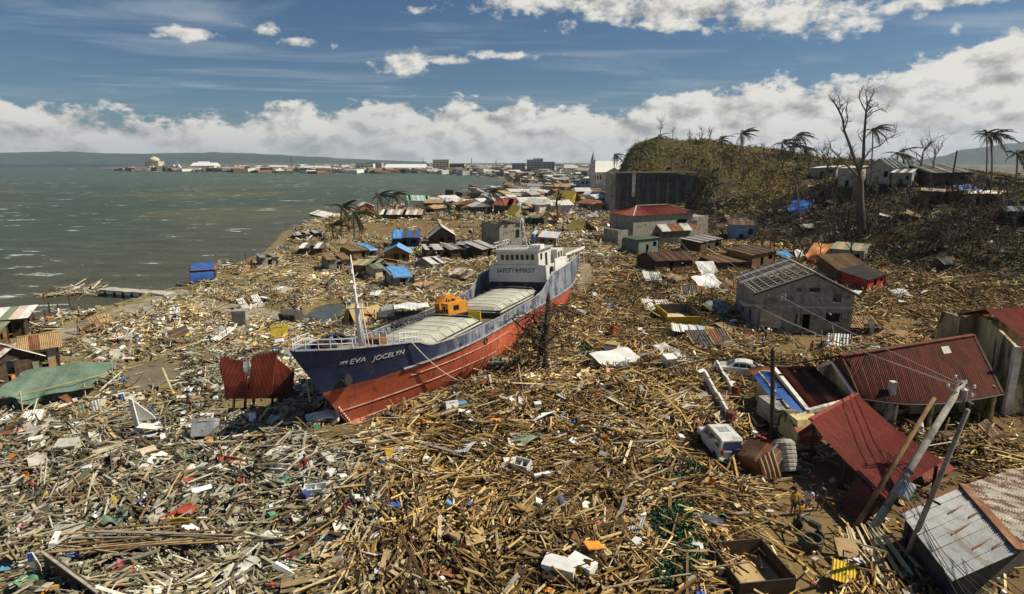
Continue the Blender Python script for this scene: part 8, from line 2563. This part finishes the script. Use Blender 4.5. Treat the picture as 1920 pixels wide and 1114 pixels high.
def build_debris():
    tot = 0
    for y0, y1, d in ((17, 34, 1.0), (34, 58, .72), (58, 95, .58), (95, 160, .27), (160, 330, .05)):
        sz = {17: .82, 34: .8, 58: .72, 95: .92, 160: 1.6}[y0]
        xr = .95
        x, y, r2 = scatter(y0, y1, 22 * d, y0 * 3 + 1, xr=xr); tot += lay('timber_litter', x, y, r2, 'stick', sz)
        if y0 < 95:
            x, y, r2 = scatter(y0, y1, 6 * d, y0 * 3 + 2, xr=xr); tot += lay('twig_litter', x, y, r2, 'twig', sz)
        x, y, r2 = scatter(y0, y1, 4.2 * d, y0 * 3 + 3, xr=xr); tot += lay('sheet_litter', x, y, r2, 'panel', sz)
        x, y, r2 = scatter(y0, y1, 7.5 * d, y0 * 3 + 4, xr=xr); tot += lay('rubble', x, y, r2, 'chunk', sz)
    r2 = np.random.default_rng(77)
    pts = []
    for cx, cy, rx, ry, n in ((150, 545, 34, 8, 260), (92, 553, 12, 4, 60), (130, 600, 60, 10, 150), (60, 625, 50, 8, 90), (420, 500, 30, 8, 80), (570, 428, 30, 5, 90), (590, 412, 20, 3, 40)):
        for _ in range(n):
            pts.append(tuple(G(cx + r2.normal(0, rx * .5), cy + r2.normal(0, ry * .5), .1)))
    c = np.array(pts); n = len(c)
    c[:, 2] = np.maximum(ground_z(c[:, 0], c[:, 1]), -.05) + r2.uniform(0, .35, n) * np.exp(-((c[:, 1] - 85) / 30) ** 2) + .05
    hx = np.exp(r2.normal(math.log(.8), .6, n)); w = r2.uniform(.03, .14, n)
    boxes_np('shore_wrack', c, np.stack([hx, w, w * .6], 1), r2.uniform(0, 6.3, n), r2.normal(0, .14, n), r2.normal(0, .5, n), np.vstack([PAL_GREY, PAL_DARK])[r2.integers(0, 15, n)])
    print('debris pieces', tot)
build_debris()
PLACES = [(655, 800, "the ship's bow"), (900, 640, "the ship's starboard side"), (480, 800, 'the torn red steel sheets'), (100, 760, 'the tarp shelter'), (1020, 700, 'the snapped dead tree'), (1165, 695, 'the long white sheet'),
        (1280, 600, 'the yellow skip'), (1360, 850, 'the off-road car'), (1340, 760, 'the broken yard wall'), (1500, 960, 'the people in the clearing'), (1270, 1010, 'the green vines'), (1660, 1040, 'the leaning pole foot'),
        (1480, 620, 'the grey two-storey house'), (270, 710, 'the muddy puddle'), (128, 1090, 'the half boat hull'), (574, 890, 'the red-clothed person'), (600, 590, 'the pond'), (1420, 890, 'the crushed container'), (1600, 900, 'the red carport'),
        (700, 1110, 'the bottom edge left of centre'), (950, 1010, 'the open stretch of sticks in front'), (250, 1060, 'the long laths at lower left'), (1170, 850, 'the stick field between tree and car'), (20, 900, 'the left edge')] + LMK
def where(px, py):
    return min(PLACES, key=lambda q: (q[0] - px) ** 2 + ((q[1] - py) * 1.3) ** 2)[2]
def mk(mb, name, m_):
    return mb.mesh(name, M[m_])
def plank_proto(L, w, th, m_, bent=False):
    mb = MB()
    if bent:
        mb.quad_slab((-L / 2, -w / 2, 0), (0, -w / 2, .08), (0, w / 2, .08), (-L / 2, w / 2, 0), th)
        mb.quad_slab((0, -w / 2, .08), (L / 2, -w / 2, -.03), (L / 2, w / 2 * .8, -.03), (0, w / 2, .08), th)
    else:
        mb.prism([(-L / 2, -w / 2, 0), (L / 2 - random.uniform(0, .15), -w / 2, 0), (L / 2, w / 2 * .2, 0), (L / 2 - random.uniform(.05, .2), w / 2, 0), (-L / 2 + .06, w / 2, 0)], (0, 0, 0), (0, 0, th))
    return mb
KINDS = []
def reg(name, cat, group, n, protos, y0, y1, dz, tilt, xl=-.9, xr=.82, left=None):
    KINDS.append((name, cat, group, n, protos, y0, y1, dz, tilt, xl, xr, left))
WC = (('wood_tan', 'tan'), ('wood_brown', 'brown'), ('wood_pale', 'bleached pale'), ('wood_grey', 'grey'), ('wood_dark', 'blackened'))
reg('plank', 'plank', 'loose planks in the debris field', 300, [(mk(plank_proto(L, w, .045, m_), 'plank', m_), f'{sz} {cn} plank') for m_, cn in WC for L, w, sz in ((2.6, .2, 'long'), (1.5, .24, 'short broad'), (3.6, .16, 'very long thin'))], 19, 52, .5, .22)
reg('bamboo_pole', 'pole', 'loose bamboo and poles in the debris field', 170, [(mk(MB().tube([(-L / 2, 0, 0), (0, .04, .05), (L / 2, 0, 0)], [.035 * k, .045 * k, .03 * k], 5), 'pole', m_), f'{sz} {cn} pole') for m_, cn, k in (('bamboo', 'straw-coloured', 1.1), ('wood_pale', 'pale', 1), ('wood_brown', 'brown', 1.2)) for L, sz in ((3.0, 'short'), (5.0, 'long'))], 19, 60, .6, .16)
reg('board', 'board', 'loose boards and panels in the debris field', 210, [(mk(MB().prism([(-w / 2, -d / 2, 0), (w / 2, -d / 2 * .9, 0), (w / 2 * .85, d / 2, 0), (-w / 2, d / 2 * .8, 0)], (0, 0, 0), (0, 0, .03)), 'board', m_), f'{sz} {cn} board') for m_, cn in (('wood_tan', 'tan'), ('wood_pale', 'pale'), ('plaster_white', 'white'), ('wood_brown', 'brown'), ('concrete_pale', 'light grey')) for w, d, sz in ((1.3, .9, 'broad'), (.8, .6, 'small'))], 19, 58, .45, .38)
reg('roofing_sheet', 'metal sheet', 'loose roofing sheets in the debris field', 120, [(mk(MB().corr((-w / 2, -.9, 0), (w / 2, -.9, .05), (w / 2, .9, .12), (-w / 2, .9, 0), 6, .025, 3, .18, .02), 'roofing_sheet', m_), f'{sz} {cn} roofing sheet') for m_, cn in (('tin', 'grey'), ('tin_bright', 'bright'), ('tin_rust', 'rusty'), ('tin_brown', 'brown'), ('tin_green', 'greenish')) for w, sz in ((.9, 'bent'), (.6, 'narrow bent'))], 24, 95, .5, .3)
reg('broken_concrete', 'concrete piece', 'broken concrete pieces in the grey rubble', 130, [(mk(MB().prism([(-w / 2, -d / 2, 0), (w / 2 * .8, -d / 2, 0), (w / 2, d / 2 * .5, 0), (0, d / 2, 0), (-w / 2 * .9, d / 2 * .7, 0)], (0, 0, 0), (0, 0, th)), 'broken_concrete', m_), f'{sz} {cn} concrete piece') for m_, cn in (('concrete', 'grey'), ('concrete_pale', 'pale'), ('plaster_white', 'whitish')) for w, d, th, sz in ((1.5, 1.1, .14, 'large'), (.8, .6, .12, 'small'))], 21, 80, .35, .4, -.92, .1, True)
reg('foam_block', 'foam block', 'white foam and plastic blocks in the debris field', 110, [(mk(MB().prism([(-w / 2, -d / 2, 0), (w / 2, -d / 2, 0), (w / 2 * .9, d / 2, 0), (-w / 2, d / 2 * .8, 0)], (0, 0, 0), (0, 0, .22)), 'foam_block', 'foam'), f'{sz} white block') for w, d, sz in ((.7, .4, 'oblong'), (.45, .4, 'square'), (.9, .25, 'long narrow'))], 19, 70, .5, .4)
CC = (('crate_red', 'red'), ('tarp_blue', 'blue'), ('yellow', 'yellow'), ('tarp_lightblue', 'light blue'), ('orange', 'orange'), ('pink', 'pink'), ('green_sheet', 'green'), ('tarp_white', 'white'))
def rag(s, k):
    r_ = random.Random(k)
    a = [r_.uniform(0, 6) for _ in range(4)]
    return MB().cloth(lambda u, v: ((u - .5) * s * (1 + .3 * math.sin(v * 5 + a[0])), (v - .5) * s * .7, .12 * math.sin(u * 6 + a[1]) * math.cos(v * 7 + a[2]) + .08 * math.sin(9 * v + a[3])), 5, 4)
reg('rag', 'cloth', 'coloured cloths strewn over the debris', 120, [(mk(rag(s, i), 'rag', m_), f'crumpled {cn} cloth') for i, (m_, cn) in enumerate(CC) for s in (.55, .8)], 19, 75, .55, .2)
reg('bucket', 'bucket', 'plastic buckets and tubs in the debris', 50, [(mk(MB().lathe([(.12, 0), (.17, .32), (.18, .33), (.15, .3), (.11, .03)], 10), 'bucket', m_), f'{cn} plastic bucket') for m_, cn in CC if cn != 'pink'], 19, 60, .5, 1.3)
def individuals():
    r2 = np.random.default_rng(123)
    for name, cat, group, n, protos, y0, y1, dz, tilt, xl, xr, left in KINDS:
        made = 0
        while made < n:
            y = math.sqrt(r2.uniform(y0 ** 2, y1 ** 2)); x = r2.uniform(xl, xr) * y
            lh = float(land_h(x, y))
            if lh < .5 or lh > 4 or float(clear_mask(x, y)) < .5:
                continue
            lf = float(leftness(x, y))
            if left and lf < .5:
                continue
            me, d = protos[int(r2.integers(0, len(protos)))]
            if lf > .6 and (' tan ' in d or ' brown ' in d) and r2.random() < .6:
                continue
            o = bpy.data.objects.new(name, me)
            COL.objects.link(o)
            z = ground_z(float(x), float(y)) + dz * r2.uniform(.5, 1.2)
            o.location = (x, y, z)
            yaw = 6.283 * float(vnoise(x, y, 7)) * 1.5 + r2.normal(0, .6)
            o.rotation_euler = (r2.normal(0, tilt), r2.normal(0, tilt * .7), yaw)
            s = r2.uniform(.8, 1.2)
            o.scale = (s, s, s)
            zc = y * math.cos(PITCH) + (CAM_H - z) * math.sin(PITCH)
            px = 960 + FPX * x / zc
            py = 557 + FPX * ((CAM_H - z) * math.cos(PITCH) - y * math.sin(PITCH)) / zc
            if not (-5 < px < 1925 and py < 1118):
                bpy.data.objects.remove(o)
                continue
            o['label'] = f'{d} lying near {where(px, py)}'
            o['category'] = cat
            o['group'] = group
            made += 1
individuals()
for k in range(15):
    a, b = T(20 + random.uniform(0, 180), 1060 + random.uniform(-30, 12)), T(330 + random.uniform(0, 160), 1030 + random.uniform(-25, 12))
    o = MB().beam((0, 0, 0), b - a, .10, .05).build('lath', M[random.choice(['wood_brown', 'wood_grey', 'wood_tan'])], None, loc=a + Vector((0, 0, .55 + .04 * k)))
    tag(o, 'long weathered lath in the fan of laths at the lower left', 'lath', 'fan of long laths at the lower left')
for k in range(16):
    a = T(1575 + k * 5 + random.uniform(-6, 6), 1000 + random.uniform(-10, 14)); b = T(1590 + k * 9, 1100 + random.uniform(-10, 10))
    tag(MB().beam((0, 0, 0), b - a, .11, .05).build('lath', M[['wood_tan', 'wood_pale', 'bamboo'][k % 3]], None, loc=a + Vector((0, 0, .3 + .03 * k))), 'pale plank in the row of planks below the leaning pole foot', 'lath', 'row of planks at the pole foot')
def flat_block(name, px0, px1, pyb, pyt, Y, m_, label, cat='building', roof=None, d=None, wins=0, group=None, gable=0.0):
    a, b = P(px0, pyb, Y), P(px1, pyb, Y)
    w, h = (b - a).length, P(px0, pyt, Y).z
    d = d or w * .6
    t = thing(name, label, cat, (a.x, Y, 0), 0, group)
    MB().bb(0, w, 0, d, -1, h * (1 - gable)).build('walls', M[m_], t)
    o = w * .015
    if gable:
        MB().prism([(-o, -o, h * (1 - gable)), (-o, d + o, h * (1 - gable)), (-o, d / 2, h)], (0, 0, 0), (w + 2 * o, 0, 0)).build('roof', M[roof or m_], t)
    else:
        MB().bb(-o, w + o, -o, d + o, h + .02, h + .8).build('roof', M[roof or m_], t)
    nf = max(1, int(h / 4))
    for f in range(nf if wins else 0):
        for k in range(wins):
            x = w * (k + .25) / wins
            MB().bb(x, x + w / wins * .5, -.15, -.02, f * 4 + 1.2, f * 4 + 3).build('window', M['glass'], t)
    return t
def ferry(px0, px1, pyb, pyt, Y, label, hull='white', dark=False):
    a, b = P(px0, pyb, Y), P(px1, pyb, Y)
    L = (b - a).length
    H_ = P(px0, pyt, Y).z
    t = thing('ferry' if not dark else 'barge', label, 'ship', (a.x, Y, 0))
    W = L * .16
    MB().prism([(0, 0, .2), (L * .94, 0, .2), (L, 0, H_ * .38), (L * .02, 0, H_ * .34)], (0, 0, 0), (0, W, 0)).build('hull', M[hull], t)
    MB().bb(L * .06, L * .72, W * .1, W * .9, H_ * .36, H_ * .6).build('deckhouse', M['white'] if not dark else M['tin_rust'], t)
    MB().bb(L * .1, L * .5, W * .15, W * .85, H_ * .6, H_ * .8).build('upper_deck', M['whiter'], t)
    MB().bb(L * .58, L * .68, W * .2, W * .8, H_ * .6, H_ * .85).build('bridge', M['whiter'], t)
    MB().bb(L * .1, L * .68, W * .08, W * .09, H_ * .44, H_ * .52).build('window_band', M['glass'], t)
    MB().tube([(L * .62, W / 2, H_ * .8), (L * .62, W / 2, H_ * 1.35)], L * .006, 4).build('mast', M['white'], t)
    MB().lathe([(L * .03, H_ * .78), (L * .03, H_ * 1.05)], 8, (L * .3, W / 2, 0)).build('funnel', M['tin_red'] if dark else M['tarp_blue'], t)
    return t
ferry(300, 352, 322, 306, 1350, 'largest white ferry moored at the far pier')
ferry(262, 300, 321, 310, 1380, 'smaller white vessel moored left of the largest ferry')
ferry(232, 258, 321, 312, 1400, 'small whitish boat at the tip of the far pier')
ferry(613, 648, 328, 314, 1150, 'white tugboat with tall bridge out in the bay')
ferry(648, 667, 327, 313, 1160, 'dark blue-black vessel moored beside the white tugboat', 'tarp_navy', True)
ferry(450, 490, 326, 317, 1230, 'rust-orange barge moored along the far quay', 'tin_rust', True)
t = flat_block('assembly_hall', 272, 298, 322, 302, 1500, 'yellowish', 'domed yellowish hall on the far point behind the ferries') if False else None
M['cream'] = paint('cream_wall', (0.60, 0.55, 0.38), .8, .2)
t = flat_block('domed_hall', 273, 298, 318, 303, 1520, 'cream', 'domed cream building on the far point behind the ferries', d=26)
w = (P(298, 318, 1520) - P(273, 318, 1520)).length
MB().lathe([(w * .42, 0), (w * .36, w * .16), (w * .2, w * .28), (.3, w * .36)], 14, (w / 2, 13, P(285, 303, 1520).z + .8)).build('dome', M['cream'], t, smooth=True)
FB = [(358, 402, 320, 305, 1420, 'whiter', 'big white warehouse with two-step roof on the far quay', 'whiter', .4, 0), (370, 390, 314, 303, 1450, 'whiter', 'white upper hall rising behind the white warehouse', 'whiter', .3, 0), (405, 450, 322, 313, 1400, 'tin_dark', 'long dark shed on the far quay', 'tin_bright', .3, 0),
      (505, 535, 322, 310, 1350, 'plaster_white', 'low white shed left of the lattice tower', 'tin_bright', .3, 0), (562, 612, 323, 311, 1300, 'cream', 'long cream warehouse with two bright roof strips', 'tin_bright', .35, 0), (668, 700, 322, 307, 1300, 'plaster_white', 'white block with dark windows on the quay', 'tin', 0, 4),
      (688, 716, 320, 305, 1340, 'concrete_pale', 'pale square building behind the quay', 'tin', 0, 5), (722, 795, 322, 308, 1250, 'cream', 'very long cream warehouse with shining white roof', 'whiter', .45, 0), (812, 842, 322, 300, 1280, 'cream', 'tall cream concrete hotel block above the bay', 'concrete_pale', 0, 5),
      (843, 870, 322, 308, 1290, 'concrete_dark', 'dark block right of the tall cream hotel', 'concrete', 0, 4), (988, 1012, 318, 300, 1100, 'concrete_pale', 'white office block with flat top in the coastal town', 'whiter', 0, 4), (1000, 1018, 318, 298, 1120, 'tin_sky', 'bluish office block with higher roof behind the white office', 'concrete', 0, 4),
      (1018, 1040, 319, 304, 1080, 'concrete', 'lower grey block right of the office blocks', 'concrete_pale', 0, 3), (1088, 1112, 356, 337, 420, 'tin_sky', 'pale blue-grey building in front of the white church', 'tin', 0, 3), (960, 985, 320, 307, 1000, 'concrete', 'grey building left of the office blocks', 'tin', 0, 3), (1058, 1078, 322, 309, 900, 'cream', 'small cream building near the church', 'tin_bright', .3, 0)]
for x0, x1, yb, yt, Y, m_, lab, rf, gb, wn in FB:
    flat_block('far_building', x0, x1, yb, yt, Y, m_, lab, 'building', rf, None, wn, 'buildings of the town across the bay', gb)
for px, pt, Y, lab in ((545, 292, 1400, 'tallest lattice mast rising above the far quay'), (793, 297, 1350, 'thin lattice mast left of the tall cream hotel'), (884, 296, 1300, 'thin mast over the coastal town'), (930, 298, 1300, 'far thin mast right of the tall hotel')):
    z = P(px, pt, Y).z
    t = thing('lattice_mast', lab, 'mast', (P(px, pt, Y).x, Y, 0))
    mb = MB()
    for sx, sy in ((-1, -1), (1, -1), (0, 1)):
        mb.tube([(sx * 1.4, sy * 1.2, 0), (sx * .25, sy * .2, z)], .22, 4)
    for k in range(10):
        f = 1.4 * (1 - .82 * k / 10)
        mb.tube([(-f, -f, z * k / 10), (f, -f, z * (k + 1) / 10)], .12, 3)
    mb.build('lattice', M['grey_dark'], t)
def small_town():
    """the nearest small houses of the ruined coast one by one, the rest and the trees as one mass each"""
    r2 = np.random.default_rng(41)
    CP = [(1030, 412, 'the bright yellow tent'), (943, 390, 'the red-gabled house'), (1046, 395, 'the bare spreading tree'), (1113, 338, 'the white church'), (1000, 318, 'the office blocks'), (827, 322, 'the tall cream hotel'), (1013, 345, 'the distant lone palm'),
          (1078, 380, 'the far yellow tent'), (1130, 385, 'the dark retaining wall'), (870, 380, 'the leaning shore palm'), (880, 328, 'the head of the bay'), (940, 332, 'the curve of the bay'), (1060, 350, 'the pale blue-grey building'), (970, 365, 'the yellow canopy')]
    protos = []
    for m_, rf, cn in (('tin_dark', 'tin_bright', 'white-roofed'), ('wood_brown', 'tin', 'grey-roofed'), ('concrete', 'tin_rust', 'rust-roofed'), ('plaster_white', 'tin_bright', 'pale'), ('wood_dark', 'tin_tan', 'tan-roofed')):
        me1 = MB().bb(-3, 3, -2.4, 2.4, -.6, 2.6).mesh('walls', M[m_])
        me2 = MB().prism([(-3.4, -2.8, 2.5), (-3.4, 2.8, 2.5), (-3.4, .2, 3.9)], (0, 0, 0), (6.8, 0, 0)).mesh('roof', M[rf])
        protos.append((me1, me2, cn))
    n = 0
    tries = 0
    while n < 230 and tries < 6000:
        tries += 1
        px, py = r2.uniform(800, 1128), 322 + 78 * r2.random() ** 1.5
        g = G(px, py, .6)
        if float(land_h(g.x, g.y)) < .4 or (px < 930 and py > 338 and py < 372):
            continue
        i = int(r2.integers(0, 5))
        me1, me2, cn = protos[i]
        nr = min(CP, key=lambda q: (q[0] - px) ** 2 + 4 * (q[1] - py) ** 2)[2]
        t = thing('coast_house', f'small {cn} house on the ruined coast strip near {nr}', 'house', (g.x, g.y, .5), r2.uniform(0, 3.1), 'small houses of the ruined coast strip')
        s = r2.uniform(.7, 1.5)
        t.scale = (s, s * r2.uniform(.8, 1.2), s * r2.uniform(.5, 1.1))
        put('walls', me1, t); put('roof', me2, t)
        n += 1
    N = 5200
    x = r2.uniform(-900, 900, N); y = 350 + 2200 * r2.random(N) ** 1.3
    keep = (land_h(x, y) > .35) & (np.abs(x / y) < 1.0) & (x < .3 * y)
    x, y = x[keep], y[keep]; n = len(x)
    hx = r2.uniform(3, 9, n) * (1 + (y > 900)); hz = r2.uniform(1.2, 3.0, n) * (1 + .5 * (y > 900))
    pal = np.array([(.62, .6, .54), (.3, .28, .24), (.16, .13, .1), (.42, .36, .27), (.25, .15, .1), (.72, .7, .66), (.1, .1, .08)])
    boxes_np('far_roofs', np.stack([x, y, hz * .8], 1), np.stack([hx, hx * r2.uniform(.4, .9, n), hz], 1), r2.uniform(0, 3, n), r2.normal(0, .05, n), r2.normal(0, .08, n), pal[r2.integers(0, 7, n)])
    N = 8000
    x = r2.uniform(-900, 900, N); y = 420 + 2200 * r2.random(N) ** 1.1
    keep = (land_h(x, y) > .5) & (np.abs(x / y) < 1.0) & (x < .4 * y)
    x, y = x[keep], y[keep]
    pal = np.array([(.05, .055, .03), (.075, .07, .035), (.10, .085, .05), (.035, .045, .025)])
    leaf_stuff('far_trees', np.stack([x, y, np.full(len(x), .5)], 1), pal[r2.integers(0, 4, len(x))], r2.uniform(2.0, 5.5, len(x)), 1.3, 16, M['attr_leaf'], 43, 1.2)
small_town()
hz = bpy.data.materials.new('sea_haze')
hz.use_nodes = True
ht = NT(hz.node_tree)
pv = ht.n('ShaderNodeVolumePrincipled')
pv.inputs['Color'].default_value = (0.62, 0.78, 1.0, 1)
pv.inputs['Density'].default_value = 0.00006
pv.inputs['Anisotropy'].default_value = 0.2
ho = ht.n('ShaderNodeOutputMaterial')
ht.l(pv.outputs[0], ho.inputs['Volume'])
stuff(MB().bb(-8600, 8600, -600, 8600, -5, 260).build('haze', hz))
